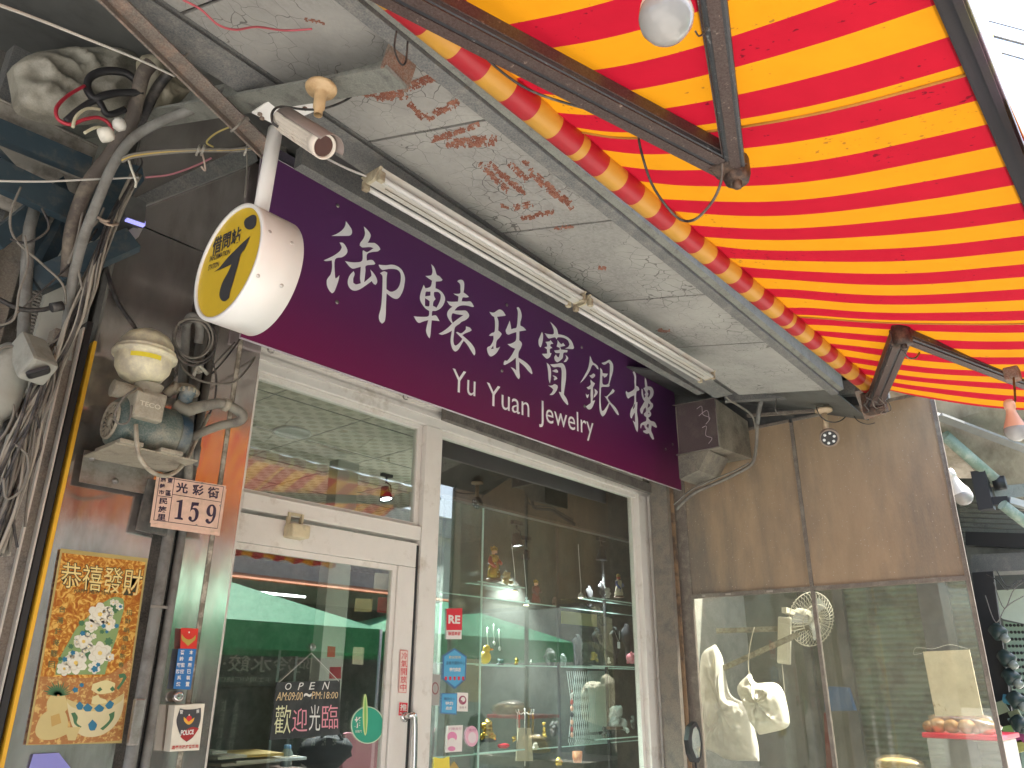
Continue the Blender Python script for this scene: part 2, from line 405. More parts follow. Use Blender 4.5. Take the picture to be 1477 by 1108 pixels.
# ---- steel-clad pillar
PY = 2.9
xl, xr = .335*PY, .562*PY
pil = thing('steel_pillar', 'stainless steel clad pillar left of the shop door, with sticker and poster on it', 'pillar', ((xl+xr)/2, PY+.1, 0))
xa, xb0, xb1 = 1.30, 1.425, 1.53
def wavy_sheet(x0, x1, y, z0, z1, nx=8, nz=40, amp=.004, sd=0, ret=.03):
    mb = MB(); g_ = []
    for j in range(nz+1):
        z = z0+(z1-z0)*j/nz; g_.append([mb.bm.verts.new((x0+(x1-x0)*i/nx, y+amp*(noise.noise(Vector((x0+(x1-x0)*i/nx*1.0, z*1.6, sd)))+.3*noise.noise(Vector((i*.9, z*5, sd))) if 0 < i < nx else 0), z)) for i in range(nx+1)])
    for j in range(nz):
        for i in range(nx):
            mb.bm.faces.new((g_[j][i], g_[j][i+1], g_[j+1][i+1], g_[j+1][i])).smooth = True
    for xx in (x0, x1):
        mb.face([(xx, y, z0), (xx, y+ret, z0), (xx, y+ret, z1), (xx, y, z1)])
    return mb
zs1 = at(250, 345, Y=PY).z
wavy_sheet(xl, xa, PY, .0, zs1-.004, sd=1).build('steel_panel', M['steel'], pil)
wavy_sheet(xl, xr, PY+.004, zs1+.004, 4.15, sd=4).build('steel_panel', M['steel'], pil)
wavy_sheet(xb0, xb1, PY, 0, zs1-.004, nx=4, sd=7).build('steel_panel', M['steel'], pil)
wavy_sheet(xb1+.012, xr, PY-.008, 0, zs1-.004, nx=3, sd=9, ret=.25).build('corner_trim', M['steel'], pil)
MB().b(xb1-.004, xb1+.016, PY-.004, PY+.01, 0, zs1).build('sealant_line', mat('old_sealant', (.2, .18, .14), .8, dirt=(.5, .46, .38), dscale=25), pil)
MB().b(xl+.01, xr-.01, PY+.035, PY+.22, 0, 4.14).build('core', M['darkwall'], pil)
# yellow painted edge strip and the shutter rails left of it
ys = MB().b(xl-.018, xl-.007, PY-.02, PY+.02, 0, at(137, 495, Y=PY).z)
mesh_thing(ys, 'yellow_edge_strip', M['yellow'], 'thin bright yellow strip up the left edge of the steel pillar', 'strip')
rail = thing('shutter_guide_rail', 'dark metal shutter guide channel with bright edges left of the yellow strip', 'rail', (.87, PY, 0))
zt = at(115, 480, Y=PY).z
MB().b(xl-.05, xl-.03, PY-.01, PY+.06, 0, zt+.05).build('inner_lip', M['black'], rail)
MB().b(xl-.14, xl-.052, PY+.02, PY+.08, 0, zt).build('channel_web', M['dustysteel'], rail)
MB().b(xl-.098, xl-.092, PY-.0, PY+.02, 0, zt).b(xl-.062, xl-.056, PY-.015, PY+.018, 0, zt+.02).build('bright_edge', mat('bright_edge', (.6, .56, .5), .4, .5), rail)

# ---- white aluminium shop front
YF = 3.2
fx = lambda px, py, Y=YF: at(px, py, Y=Y).x
fz = lambda px, py, Y=YF: at(px, py, Y=Y).z
x_l = .56*YF; x_dr = .897*YF; x_m1 = .939*YF; x_w1 = 1.598*YF; x_w2 = 1.712*YF
z_h0 = H+.432*YF; z_h1 = CEIL+.06; z_t0 = H+.225*YF; z_t1 = H+.2485*YF
sf = thing('shopfront_frame', 'white aluminium shop front frame holding the door, the transom light and the display window', 'window frame', (3.6, YF, 0))
WA = M['white_alu']
MB().b(x_l-.08, x_w2+.02, YF-.04, YF+.06, z_h0, z_h1, .004).b(x_l-.08, x_w2+.02, YF-.055, YF-.042, z_h0+.05, z_h0+.075).b(x_l-.08, x_w2+.02, YF-.07, YF-.042, z_h0+.105, z_h1).build('header', WA, sf)
MB().b(x_l-.08, x_l-.002, YF-.04, YF+.06, 0, z_h0-.002).build('jamb', WA, sf)
MB().b(x_dr+.004, x_m1-.004, YF-.045, YF+.06, .0, z_h0-.002, .004).b(x_dr-.03, x_dr+.002, YF-.01, YF+.03, z_t1, z_h0-.002).build('mullion', WA, sf)
MB().b(x_l, x_dr+.002, YF-.04, YF+.05, z_t0, z_t1, .004).b(x_l, x_dr+.002, YF-.015, YF+.03, z_t1, z_t1+.02).build('transom_bar', WA, sf)
MB().b(x_w1, x_w1+.13, YF-.045, YF+.06, 0, z_h0-.002, .004).b(x_w1+.133, x_w2+.01, YF-.06, YF+.05, 0, z_h0-.002, .003).b(x_w1-.035, x_w1-.002, YF-.0, YF+.03, .5, z_h0-.002).build('jamb', WA, sf)
MB().b(x_m1-.002, x_w1+.002, YF-.04, YF+.06, .0, .55).build('sill_panel', WA, sf)
MB().b(x_m1-.002, x_w1, YF-.02, YF+.03, z_h0-.03, z_h0-.002).b(x_l, x_dr-.03, YF-.02, YF+.03, z_h0-.025, z_h0-.002).build('glazing_bead', WA, sf)
G1 = glassmat('shop_glass', (.91, .94, .91), .10)
MB().b(x_l, x_dr-.02, YF+.003, YF+.006, z_t1, z_h0-.01).build('transom_pane', G1, sf)
MB().b(x_m1, x_w1-.02, YF+.003, YF+.006, .55, z_h0-.01).build('display_pane', G1, sf)
# screw eyes under the header
mb = MB()
for px, py in ((391, 505), (585, 573)):
    q = at(px, py, Y=YF-.09); mb.tube([q+Vector((.018*math.cos(t_/8*2*math.pi), 0, .014*math.sin(t_/8*2*math.pi))) for t_ in range(8)], .004, 6)
mb.build('hook', M['steel_dull'], sf)
# brown packing bar between sign and window header
q0, q1 = at(640, 597, Y=3.08), at(960, 705, Y=3.08)
mesh_thing(MB().bar(at(640, 597, Y=3.1), at(965, 716, Y=3.1), .04, .07), 'packing_bar', mat('weathered_bar', (.13, .115, .1), .8, bump=.3, dirt=(.07, .06, .055), dscale=12, fine=.2), 'dark weathered bar above the display window just under the purple sign', 'bar')

# ---- glass door
dr = thing('glass_door', 'white framed glass shop door with chalk board and stickers on the glass', 'door', (x_l+.5, YF, 0))
dx0 = x_l; dx1 = x_dr-.004; gz = H+.170*YF; gx1 = .846*YF
zt_ = z_t0-.018
MB().b(dx0, dx1, YF-.03, YF+.02, gz+.03, zt_, .003).build('top_rail', WA, dr)
MB().b(gx1+.03, dx1, YF-.03, YF+.02, .05, gz+.028, .003).build('stile', WA, dr)
MB().b(dx0-.02, dx0+.0, YF-.03, YF+.02, .05, gz+.028).build('stile', WA, dr)
MB().b(dx0, gx1+.028, YF-.03, YF+.02, .05, .3, .003).build('bottom_rail', WA, dr)
MB().b(dx0, gx1+.028, YF-.018, YF+.01, gz, gz+.028).b(gx1, gx1+.028, YF-.018, YF+.01, .3, gz).build('glazing_bead', WA, dr)
MB().b(dx0, gx1, YF-.006, YF-.002, .3, gz).build('pane', G1, dr)
MB().b(dx1-.012, dx1+.002, YF-.032, YF-.02, .05, zt_-.01).build('brush_seal', M['black'], dr)
hx = .868*YF
chrome = mat('chrome', (.75, .74, .72), .08, 1)
zh = at(577, 1040, Y=YF-.08).z
MB().tube([(hx+.05, YF-.03, zh+.015), (hx+.05, YF-.075, zh+.02), (hx+.075, YF-.09, zh-.02), (hx+.078, YF-.09, zh-.5), (hx+.06, YF-.03, zh-.52)], .013, 12, sub=6).lathe([(.0, 0), (.024, 0), (.024, .012), (.016, .016)], (hx+.05, YF-.03, zh+.015), (0, -1, 0)).build('handle', chrome, dr)
# shutter box / closer unit on the door head
q = at(425, 764, Y=YF-.05)
sn = thing('door_sensor', 'small cream motion sensor box mounted over the glass door', 'sensor', (q.x, YF-.03, q.z))
MB().b(q.x-.05, q.x+.05, YF-.11, YF-.032, q.z-.045, q.z+.02, .014).build('housing', M['cream'], sn)
MB().b(q.x-.04, q.x-.03, YF-.055, YF-.032, q.z+.02, q.z+.075).b(q.x+.03, q.x+.04, YF-.055, YF-.032, q.z+.02, q.z+.075).b(q.x-.04, q.x+.04, YF-.045, YF-.032, q.z+.065, q.z+.078).build('bracket', M['cream'], sn)

# ---- rails between shop front and the neighbouring screen
rx = [5.34-.02, 5.40]
sr = thing('side_shutter_rail', 'grimy brown shutter rails between the display window and the neighbour\'s screen', 'rail', (5.2, 2.95, 0))
zt = H+.45*3.05
MB().b(5.19, 5.235, 2.95, 3.1, 0, zt+.2).build('rail', M['dustysteel'], sr)
MB().b(5.25, 5.262, 2.93, 3.1, 0, zt+.2).build('rail', mat('bare_wood_edge', (.3, .2, .12), .7, dirt=(.12, .09, .07), dscale=10), sr)
MB().b(5.236, 5.249, 2.99, 3.1, 0, zt+.2).b(5.263, 5.34, 2.99, 3.1, 0, zt+.2).build('gap_back', M['black'], sr)
MB().b(5.15, 5.3, 3.02, 3.22, z_h0+.1, 4.2).build('upper_plate', M['dustysteel'], sr)

# ================================================================ CANOPY
can = thing('canopy', 'grey fibre board canopy over the pavement with peeling rusty patches', 'canopy', (2.5, 1.6, H+1.65))
# ceiling boards, each between two joints
def board_mat():
    m = bpy.data.materials.new('cracked_board'); m.use_nodes = True; n = m.node_tree; N = n.nodes; L = n.links; p = N['Principled BSDF']; p.inputs['Roughness'].default_value = .9
    tc = N.new('ShaderNodeTexCoord'); V = tc.outputs['Object']
    def noise_(sc, det=6, ro=.6, vec=V):
        q = N.new('ShaderNodeTexNoise'); q.inputs['Scale'].default_value = sc; q.inputs['Detail'].default_value = det; q.inputs['Roughness'].default_value = ro; L.new(vec, q.inputs['Vector']); return q
    def rng(s_, a_, b_, c_=0, d_=1):
        q = N.new('ShaderNodeMapRange'); q.inputs[1].default_value = a_; q.inputs[2].default_value = b_; q.inputs[3].default_value = c_; q.inputs[4].default_value = d_; L.new(s_, q.inputs[0]); return q.outputs[0]
    def mixc(f, A, B):
        q = N.new('ShaderNodeMix'); q.data_type = 'RGBA'
        for k, v in ((0, f), (6, A), (7, B)):
            if isinstance(v, tuple): q.inputs[k].default_value = (*v, 1)
            else: L.new(v, q.inputs[k])
        return q.outputs[2]
    base = mixc(rng(noise_(2.2, 8, .65).outputs[0], .38, .62), (.22, .215, .2), (.39, .38, .35))
    base = mixc(rng(noise_(70, 4, .7).outputs[0], .35, .7), base, (.33, .325, .31))
    # warp then crack network
    wn = noise_(5, 3); ad = N.new('ShaderNodeVectorMath'); ad.operation = 'MULTIPLY_ADD'; L.new(wn.outputs[1], ad.inputs[0]); ad.inputs[1].default_value = (.12, .12, .12); L.new(V, ad.inputs[2])
    vo = N.new('ShaderNodeTexVoronoi'); vo.feature = 'DISTANCE_TO_EDGE'; vo.inputs['Scale'].default_value = 16; L.new(ad.outputs[0], vo.inputs['Vector'])
    thr = mth('MULTIPLY', rng(noise_(3.5, 3).outputs[0], .42, .68), .028, N, L)
    cr = mth('LESS_THAN', vo.outputs['Distance'], thr, N, L)
    base = mixc(mth('MULTIPLY', cr, .75, N, L), base, (.09, .085, .08))
    L.new(base, p.inputs['Base Color'])
    b = N.new('ShaderNodeBump'); b.inputs['Strength'].default_value = .35; b.inputs['Distance'].default_value = .003; L.new(noise_(60).outputs[0], b.inputs['Height']); L.new(b.outputs[0], p.inputs['Normal'])
    return m
BM_ = board_mat()
def co(x):   # ceiling outer / inner edge at x
    t = (x-1.2)/3.1
    return Vector((x, 1.33+.075*t, H+1.66)), Vector((x, 1.84+.15*t, H+1.765))
js = [-1.2, -.3, .69, 1.40, 2.14, 2.93, 3.62, 4.55]
for i in range(len(js)-1):
    (o0, i0), (o1, i1) = co(js[i]+.006), co(js[i+1]-.006)
    sh = [.0, .03, .05, .055, .05, .04, .03, .0]
    o0.x += sh[i]; o1.x += sh[i+1]; i0.x -= sh[i]; i1.x -= sh[i+1]
    MB().prism([o0, o1, i1, i0], (0, 0, .012)).build('ceiling_board', BM_, can)
# roof sheet above
MB().prism([(-1.3, 1.1, H+1.80), (5.3, 1.1, H+1.80), (5.3, 3.2, H+2.55), (-1.3, 3.2, H+2.55)], (0, 0, .03)).build('roof_sheet', M['darksheet'], can)
# inner dark beam
a0, a1 = co(-1.2)[1], co(4.45)[1]
zb = Vector((0, 0, .0))
MB().prism([a0+Vector((0, .0, -.025)), a1+Vector((0, .0, -.025)), a1+Vector((0, .13, -.02)), a0+Vector((0, .13, -.02))], (0, 0, .012)).prism([a0+Vector((0, 0, -.025)), a1+Vector((0, 0, -.025)), a1+Vector((0, 0, .09)), a0+Vector((0, 0, .09))], (0, .01, 0)).build('inner_beam', M['greybeam'], can)
MB().bar((1.3, 2.22, H+1.86), (4.5, 2.25, H+1.86), .05, .09).build('rear_beam', M['greybeam'], can)
# outer beam: darker steel paints its shaded underside, green-grey lip the lit face
o0, o1 = co(-1.2)[0], co(4.5)[0]
MB().prism([o0+Vector((0, 0, -.05)), o1+Vector((0, 0, -.05)), o1+Vector((0, -.045, -.05)), o0+Vector((0, -.045, -.05))], (0, 0, .1)).build('outer_beam', M['greybeam'], can)
MB().prism([o0+Vector((0, -.047, -.035)), o1+Vector((0, -.047, -.035)), o1+Vector((0, -.075, -.03)), o0+Vector((0, -.075, -.03))], (0, 0, .12)).build('front_lip', M['greygreen'], can)
# corner end pieces of the canopy at right
MB().prism([(4.55, 1.42, H+1.665), (5.6, 1.45, H+1.665), (5.6, 2.9, H+2.2), (4.55, 2.9, H+2.2)], (0, 0, .012)).build('end_board', M['darksheet'], can)
MB().b(5.32, 5.36, 1.3, 3.0, H+1.66, H+3).build('end_closure', M['darksheet'], can)

# peeling patches: rust-red primer where the paint has flaked off
peelm = mat('rust_primer', (.24, .085, .055), .85, bump=.4, bscale=120, dirt=(.34, .15, .10), dscale=30, dlo=.45, dhi=.6)
def patch_mb(mb, strokes, cell=1.9, sd=0):
    """flakes: cells of a fine grid kept where noise says so, on the ceiling plane"""
    rng = random.Random(sd)
    def onceil(px, py):
        q = at(px, py, Z=H+1.7)
        for _ in range(3):
            t = (q.x-1.2)/3.1; yo = 1.33+.075*t; yi = 1.84+.15*t; z = H+1.66+(q.y-yo)/(yi-yo)*.105
            q = at(px, py, Z=z-.0015)
        return q
    for (x0, y0, x1, y1, w_) in strokes:
        L_ = math.hypot(x1-x0, y1-y0); ux, uy = (x1-x0)/L_, (y1-y0)/L_; n_ = int(L_/cell); m_ = int(w_/cell)
        for i in range(n_):
            for j in range(-m_, m_+1):
                s_ = i*cell; t_ = j*cell; nx = x0+ux*s_-uy*t_; ny = y0+uy*s_+ux*t_
                edge = max(abs(t_)/w_, abs(s_/L_-.5)*2*.9)
                nv = noise.noise(Vector((nx*.16, ny*.16, sd)))+.6*noise.noise(Vector((nx*.5, ny*.5, sd+3)))
                if nv*.9+.60 > edge*.75:
                    c_ = cell*.62; pts = []
                    for k in range(5):
                        a_ = k/5*2*math.pi+rng.random(); r_ = c_*(.75+.7*rng.random())
                        pts.append(onceil(nx+r_*math.cos(a_), ny+r_*math.sin(a_)))
                    mb.face(pts)
    return mb
strokes = [(512, 134, 545, 138, 5), (540, 138, 590, 133, 10), (585, 128, 634, 108, 7), (590, 150, 612, 172, 5), (612, 172, 664, 146, 6),
           (622, 202, 694, 179, 5), (640, 208, 718, 202, 8), (692, 236, 735, 278, 5), (705, 236, 760, 282, 5), (735, 236, 762, 262, 5), (755, 232, 768, 246, 4),
           (766, 250, 822, 296, 7), (812, 285, 826, 304, 4), (720, 296, 738, 300, 3), (740, 300, 770, 294, 4), (752, 316, 800, 304, 4), (800, 330, 830, 326, 2), (862, 386, 876, 388, 3), (950, 476, 968, 478, 2), (440, 28, 470, 34, 2)]
mb = MB()
for k, s_ in enumerate(strokes): patch_mb(mb, [s_], sd=k*5)
mb.build('peeled_patch', peelm, can)

# cross channel beam with rusty end
cb = thing('cross_channel', 'heavy grey steel channel beam across the canopy with a rusty open end', 'beam', (1.06, 1.37, H+1.6))
pe, pi_ = Vector((1.10, 1.36, H+1.62)), Vector((.76, 3.15, H+2.15))
MB().bar(pe, pi_, .012, .13).build('channel_web', M['greygreen'], cb)
d_ = (pi_-pe).normalized(); sd_ = d_.cross(Vector((0, 0, 1))).normalized()
MB().bar(pe+sd_*-.045+Vector((0, 0, -.068)), pi_+sd_*-.045+Vector((0, 0, -.068)), .09, .01).build('lower_flange', M['greygreen'], cb)
MB().bar(pe-d_*.012+sd_*-.04, pe-d_*.002+sd_*-.04, .11, .14).build('end_plate', M['rusty'], cb)

def mould(m, col):
    """black mould dots gathered in patches"""
    n = m.node_tree; N = n.nodes; L = n.links; p = N['Principled BSDF']; src = p.inputs['Base Color'].links[0].from_socket
    tc = N.new('ShaderNodeTexCoord'); mp = N.new('ShaderNodeMapping'); mp.inputs['Scale'].default_value = (1, .55, 1); L.new(tc.outputs['Object'], mp.inputs[0])
    a_ = N.new('ShaderNodeTexNoise'); a_.inputs['Scale'].default_value = 75; a_.inputs['Detail'].default_value = 3; L.new(mp.outputs[0], a_.inputs['Vector'])
    b_ = N.new('ShaderNodeTexNoise'); b_.inputs['Scale'].default_value = 3.2; b_.inputs['Detail'].default_value = 4; L.new(tc.outputs['Object'], b_.inputs['Vector'])
    s_ = mth('ADD', a_.outputs[0], mth('MULTIPLY', b_.outputs[0], .55, N, L), N, L)
    r_ = N.new('ShaderNodeMapRange'); r_.inputs[1].default_value = 1.0; r_.inputs[2].default_value = 1.03; r_.inputs[4].default_value = .75; L.new(s_, r_.inputs[0])
    mx = N.new('ShaderNodeMix'); mx.data_type = 'RGBA'; L.new(r_.outputs[0], mx.inputs[0]); L.new(src, mx.inputs[6]); mx.inputs[7].default_value = (*col, 1)
    L.new(mx.outputs[2], p.inputs['Base Color'])
    for q in N:
        if q.type == 'BSDF_TRANSLUCENT': L.new(mx.outputs[2], q.inputs[0])
mould(M['red'], (.06, .004, .008)); mould(M['orange'], (.14, .07, .015))
# ================================================================ AWNING
aw = thing('striped_awning', 'retractable awning with red and orange striped canvas on a striped roller', 'awning', (2.2, 1.21, H+1.5))
HR, YR, RR = 1.605, 1.19, .044
bounds = []
def seam_bounds(x0, x1):
    out = []; k = -3
    while True:
        s0 = (1.03+1.03*k)*1.6; 
        if s0 > x1+2: break
        e0 = s0+.028*.8*1.6; s1 = s0+1.03*1.6
        out.append((s0, e0, 1))                      # the narrow orange seam stripe
        w_ = (s1-e0)/15
        for j in range(15): out.append((e0+j*w_, e0+(j+1)*w_, j % 2))   # red first and last
        k += 1
    return [(max(a_, x0), min(b_, x1), c_) for a_, b_, c_ in out if b_ > x0 and a_ < x1]
XR0, XR1 = -1.6, 4.66
st = seam_bounds(XR0, XR1)
mb = MB()
for a_, b_, c_ in st:
    mb.mi = c_
    bulge = .0
    n_ = 24
    prev = None
    for k in range(2):
        x = (a_, b_)[k]
        ring = [mb.bm.verts.new((x, YR+RR*(1+.03*noise.noise(Vector((x*2, math.cos(t_/n_*6.28), 2))))*math.cos(2*math.pi*t_/n_), H+HR+RR*math.sin(2*math.pi*t_/n_))) for t_ in range(n_)]
        if prev:
            for t_ in range(n_):
                f = mb.bm.faces.new((prev[t_], prev[(t_+1) % n_], ring[(t_+1) % n_], ring[t_])); f.smooth = True; f.material_index = c_
        prev = ring
bmesh.ops.remove_doubles(mb.bm, verts=mb.bm.verts, dist=1e-5)
rl = mb.build('roller', [M['rollred'], M['rollyel']], aw)
MB().lathe([(0, 0), (.05, 0), (.05, .02), (.02, .03), (.02, .06)], (XR1, YR, H+HR), (1, 0, 0)).build('roller_end', M['armgrey'], aw)
YB, HB = .135, 1.27
def fabric_pt(x, t):
    y = YR+.02+(YB-YR-.02)*t
    z = HR+RR*1.0+(HB-HR-RR)*t
    z -= .045*math.sin(math.pi*t)*(1+.25*math.sin(x*1.3))
    near = math.exp(-(t/.12)**2)
    z += near*.006*math.sin(x*23)+.006*math.sin(x*7+t*5)*math.sin(math.pi*min(1, t*1.2))
    xx = x+.035*near*math.sin(x*2.1+1.0)+.02*near*math.sin(x*6.3)
    return Vector((xx, y, H+z))
NT = 36
mb = MB()
for a_, b_, c_ in st:
    sub = 3 if b_-a_ > .06 else 1; g_ = []
    for i in range(sub+1):
        x = a_+(b_-a_)*i/sub
        g_.append([mb.bm.verts.new(fabric_pt(x, (j/NT)**1.3)) for j in range(NT+1)])
    for i in range(sub):
        for j in range(NT):
            f = mb.bm.faces.new((g_[i][j], g_[i][j+1], g_[i+1][j+1], g_[i+1][j])); f.smooth = True; f.material_index = c_
bmesh.ops.remove_doubles(mb.bm, verts=mb.bm.verts, dist=1e-5)
mb.build('canvas', [M['red'], M['orange']], aw)
# hems beside the narrow seam stripes
hemm = mat('dark_hem', (.42, .2, .03), .7)
for a_, b_, c_ in st:
    if b_-a_ < .06 and a_ > XR0+.1 and b_ < XR1-.1:
        for xx in (b_-.004,):
            MB().tube([fabric_pt(xx, (j/NT)**1.3)-Vector((0, 0, .003)) for j in range(NT+1)], .004, 5).build('seam_hem', hemm, aw)
MB().b(XR0, XR1+.05, YB-.05, YB+.0, H+HB-.03, H+HB+.02, .006).b(XR0, XR1+.05, YB-.045, YB-.03, H+HB-.045, H+HB-.03).build('front_bar', mat('dark_front_bar', (.014, .015, .022), .75, bump=.2), aw)
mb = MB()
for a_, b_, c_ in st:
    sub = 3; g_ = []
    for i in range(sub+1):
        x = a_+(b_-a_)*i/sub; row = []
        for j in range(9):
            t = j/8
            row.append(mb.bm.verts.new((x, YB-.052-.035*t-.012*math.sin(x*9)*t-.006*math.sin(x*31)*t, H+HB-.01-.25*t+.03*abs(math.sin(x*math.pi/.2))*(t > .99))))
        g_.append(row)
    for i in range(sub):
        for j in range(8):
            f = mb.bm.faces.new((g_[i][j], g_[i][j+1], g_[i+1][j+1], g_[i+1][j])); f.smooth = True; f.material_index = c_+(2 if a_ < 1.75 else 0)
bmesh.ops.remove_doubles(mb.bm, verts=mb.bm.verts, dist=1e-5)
VP = mat('sunlit_pink_canvas', (.85, .50, .55), .8, trans=.6); VY = mat('sunlit_yellow_canvas', (.92, .80, .38), .8, trans=.6)  # paler stripes: the sun's glow on the near valance painted into the cloth
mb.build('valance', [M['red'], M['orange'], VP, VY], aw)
# folding arms
jointm = mat('greasy_joint', (.05, .035, .03), .55, .3, bump=.6, bscale=90, dirt=(.14, .085, .06), dscale=25)
def arm(sh, el, fr_, label):
    sh, el, fr_ = Vector(sh), Vector(el), Vector(fr_)
    ar = thing('tmp', 'x', 'x'); bpy.data.objects.remove(ar)
    ua = MB().bar(sh, el, .082, .06, bev=.01).build('folding_arm', M['armgrey'], aw)
    d = (el-sh).normalized(); s_ = d.cross(Vector((0, 0, 1))).normalized(); u_ = s_.cross(d)
    mb = MB()
    for k in (-1, 1): mb.bar(sh+s_*k*.02-u_*.031, el+s_*k*.02-u_*.031, .028, .006)
    mb.bar(sh-s_*.042, el-s_*.042, .006, .036).bar(sh+s_*.042, el+s_*.042, .006, .036)
    mb.build('extrusion_rib', M['armsteel'], ua)
    d2 = (fr_-el).normalized(); s2 = d2.cross(Vector((0, 0, 1))).normalized(); u2 = s2.cross(d2)
    MB().bar(el, fr_, .056, .05, bev=.008).build('forearm', M['armgrey'], ua)
    MB().bar(el-u2*.027, fr_-u2*.027, .028, .006).bar(el+s2*.03, fr_+s2*.03, .005, .028).build('forearm_rib', M['armsteel'], ua)
    MB().lathe([(0, -.05), (.034, -.05), (.04, -.03), (.04, .03), (.034, .045), (0, .045)], el, (0, 0, 1), 16).lathe([(0, -.07), (.013, -.07), (.013, -.05)], el, (0, 0, 1), 6).box(el-d*.05, (.07, .07, .075), bev=.01).build('elbow_joint', jointm, ua)
    MB().box(sh, (.09, .12, .12), bev=.012).build('shoulder_bracket', jointm, ua)
    return sh, el, fr_, d, u_
e1 = (1.83, .745, H+1.40)
A1 = arm((.30, 1.235, H+1.5), e1, (.36, .16, H+1.28), '')
A2 = arm((4.50, 1.18, H+1.51), (3.40, .735, H+1.42), (4.85, .14, H+1.29), '')
# cable ties and flex on the arms
def flex(pts, r, m, label, cat='cable', name='cable', group=None, n=6, sub=6):
    return mesh_thing(MB().tube(pts, r, n, sub=sub), name, m, label, cat, group)
P_ = lambda px, py, Y: at(px, py, Y=Y)
flex([P_(640, 0, 1.02), P_(668, 45, 1.02), P_(710, 92, 1.03), P_(760, 128, 1.0), P_(820, 150, .96), P_(880, 165, .93)], .0035, M['cable'], 'thin dark flex sagging from the roller to the awning arm')
flex([P_(920, 185, .93), P_(924, 215, .93), P_(940, 265, .93), P_(965, 302, .92), P_(985, 318, .9), P_(1005, 315, .85), P_(1028, 290, .8), P_(1040, 262, .76), P_(1042, 235, .74)], .004, M['cable'], 'dark cable looping below the elbow of the near awning arm')
flex([P_(1003, 45, .53), P_(1008, 52, .54), P_(1015, 48, .54), P_(1022, 38, .53)], .002, M['cable'], 'short wire curl beside the near light bulb')
tie = MB().tube([P_(921, 130, .86), P_(925, 150, .86), P_(921, 170, .9), P_(908, 180, .93), P_(906, 186, .93)], .0035, 6, sub=4)
mesh_thing(tie, 'cable_tie', mat('pinkish_tie', (.62, .42, .34), .6), 'pale pink cable tie round the near awning arm', 'cable tie')
flex([P_(1302, 505, .75), P_(1310, 516, .75), P_(1322, 515, .75), P_(1330, 500, .75), P_(1332, 490, .75)], .004, M['cable'], 'small black hook of wire under the far awning arm')

# ================================================================ PURPLE SIGN
SY = 2.85
def mpp(p): return (p-Vector((0, 0, H))).dot(Vector((ROT[2][0], ROT[2][2], -ROT[2][1])))/F
pm = bpy.data.materials.new('purple_twinwall_plastic'); pm.use_nodes = True; n = pm.node_tree; N = n.nodes; L = n.links; p = N['Principled BSDF']
p.inputs['Roughness'].default_value = .33; p.inputs['Specular IOR Level'].default_value = .45
tc = N.new('ShaderNodeTexCoord'); sx = N.new('ShaderNodeSeparateXYZ'); L.new(tc.outputs['Object'], sx.inputs[0])
rg = N.new('ShaderNodeMapRange'); rg.inputs[1].default_value = 0; rg.inputs[2].default_value = .62; L.new(sx.outputs[2], rg.inputs[0])
cr = N.new('ShaderNodeValToRGB'); L.new(rg.outputs[0], cr.inputs[0])
cr.color_ramp.elements[0].color = (.17, .012, .080, 1); cr.color_ramp.elements[1].color = (.125, .038, .14, 1)
e2 = cr.color_ramp.elements.new(.45); e2.color = (.135, .022, .098, 1)
nz = N.new('ShaderNodeTexNoise'); nz.inputs['Scale'].default_value = 1.4; nz.inputs['Detail'].default_value = 3; L.new(tc.outputs['Object'], nz.inputs['Vector'])
mx = N.new('ShaderNodeMix'); mx.data_type = 'RGBA'; mx.blend_type = 'MULTIPLY'; mx.inputs[0].default_value = .5
L.new(cr.outputs[0], mx.inputs[6]); L.new(nz.outputs[0], mx.inputs[7]); L.new(cr.outputs[0], p.inputs['Base Color'])
wv = mth('SINE', mth('MULTIPLY', sx.outputs[2], 2*math.pi/.0065, N, L), None, N, L)
bp = N.new('ShaderNodeBump'); bp.inputs['Strength'].default_value = .35; bp.inputs['Distance'].default_value = .0012; L.new(wv, bp.inputs['Height']); L.new(bp.outputs[0], p.inputs['Normal'])
TL, BL, TR, BR = at(380, 206, Y=SY), at(347, 487, Y=SY), at(971, 547, Y=SY), at(983, 708, Y=SY)
sg = thing('shop_sign', 'long purple shop sign with white brush characters and Yu Yuan Jewelry below them', 'sign', (2.6, SY, BL.z))
TL.z = TR.z = (TL.z+TR.z)/2 - .02
mb = MB()
NX, NZ = 30, 6; g_ = []
for i in range(NX+1):
    row = []
    for j in range(NZ+1):
        b_ = BL.lerp(BR, i/NX); t_ = TL.lerp(TR, i/NX); q = b_.lerp(t_, j/NZ)
        q.y = SY + .0015*math.sin(i*.9)*math.sin(j*.7)
        row.append(mb.bm.verts.new(q))
    g_.append(row)
for i in range(NX):
    for j in range(NZ): mb.bm.faces.new((g_[i][j], g_[i+1][j], g_[i+1][j+1], g_[i][j+1])).smooth = True
mb.build('sign_face', pm, sg)
MB().prism([BL+Vector((0, .003, 0)), BR+Vector((0, .003, 0)), TR+Vector((0, .003, 0)), TL+Vector((0, .003, 0))], (0, .01, 0)).build('sign_board', plain('board_edge', (.5, .45, .5), .5), sg)
fs_ = Frame((0, SY-.003, H), (1, 0, 0), (0, 0, 1))
def S2(px, py): return frame_of(fs_, at(px, py, Y=SY))
def glyph(ox, oy, sc, loops): return [[S2(ox+x/sc, oy+y/sc) for x, y in lp] for lp in loops]
ch = []
ch.append((450, 310, 6.519, [[(315,60),(345,100),(370,140),(372,175),(355,195),(320,200),(180,200),(230,180),(280,145),(308,105)]]))
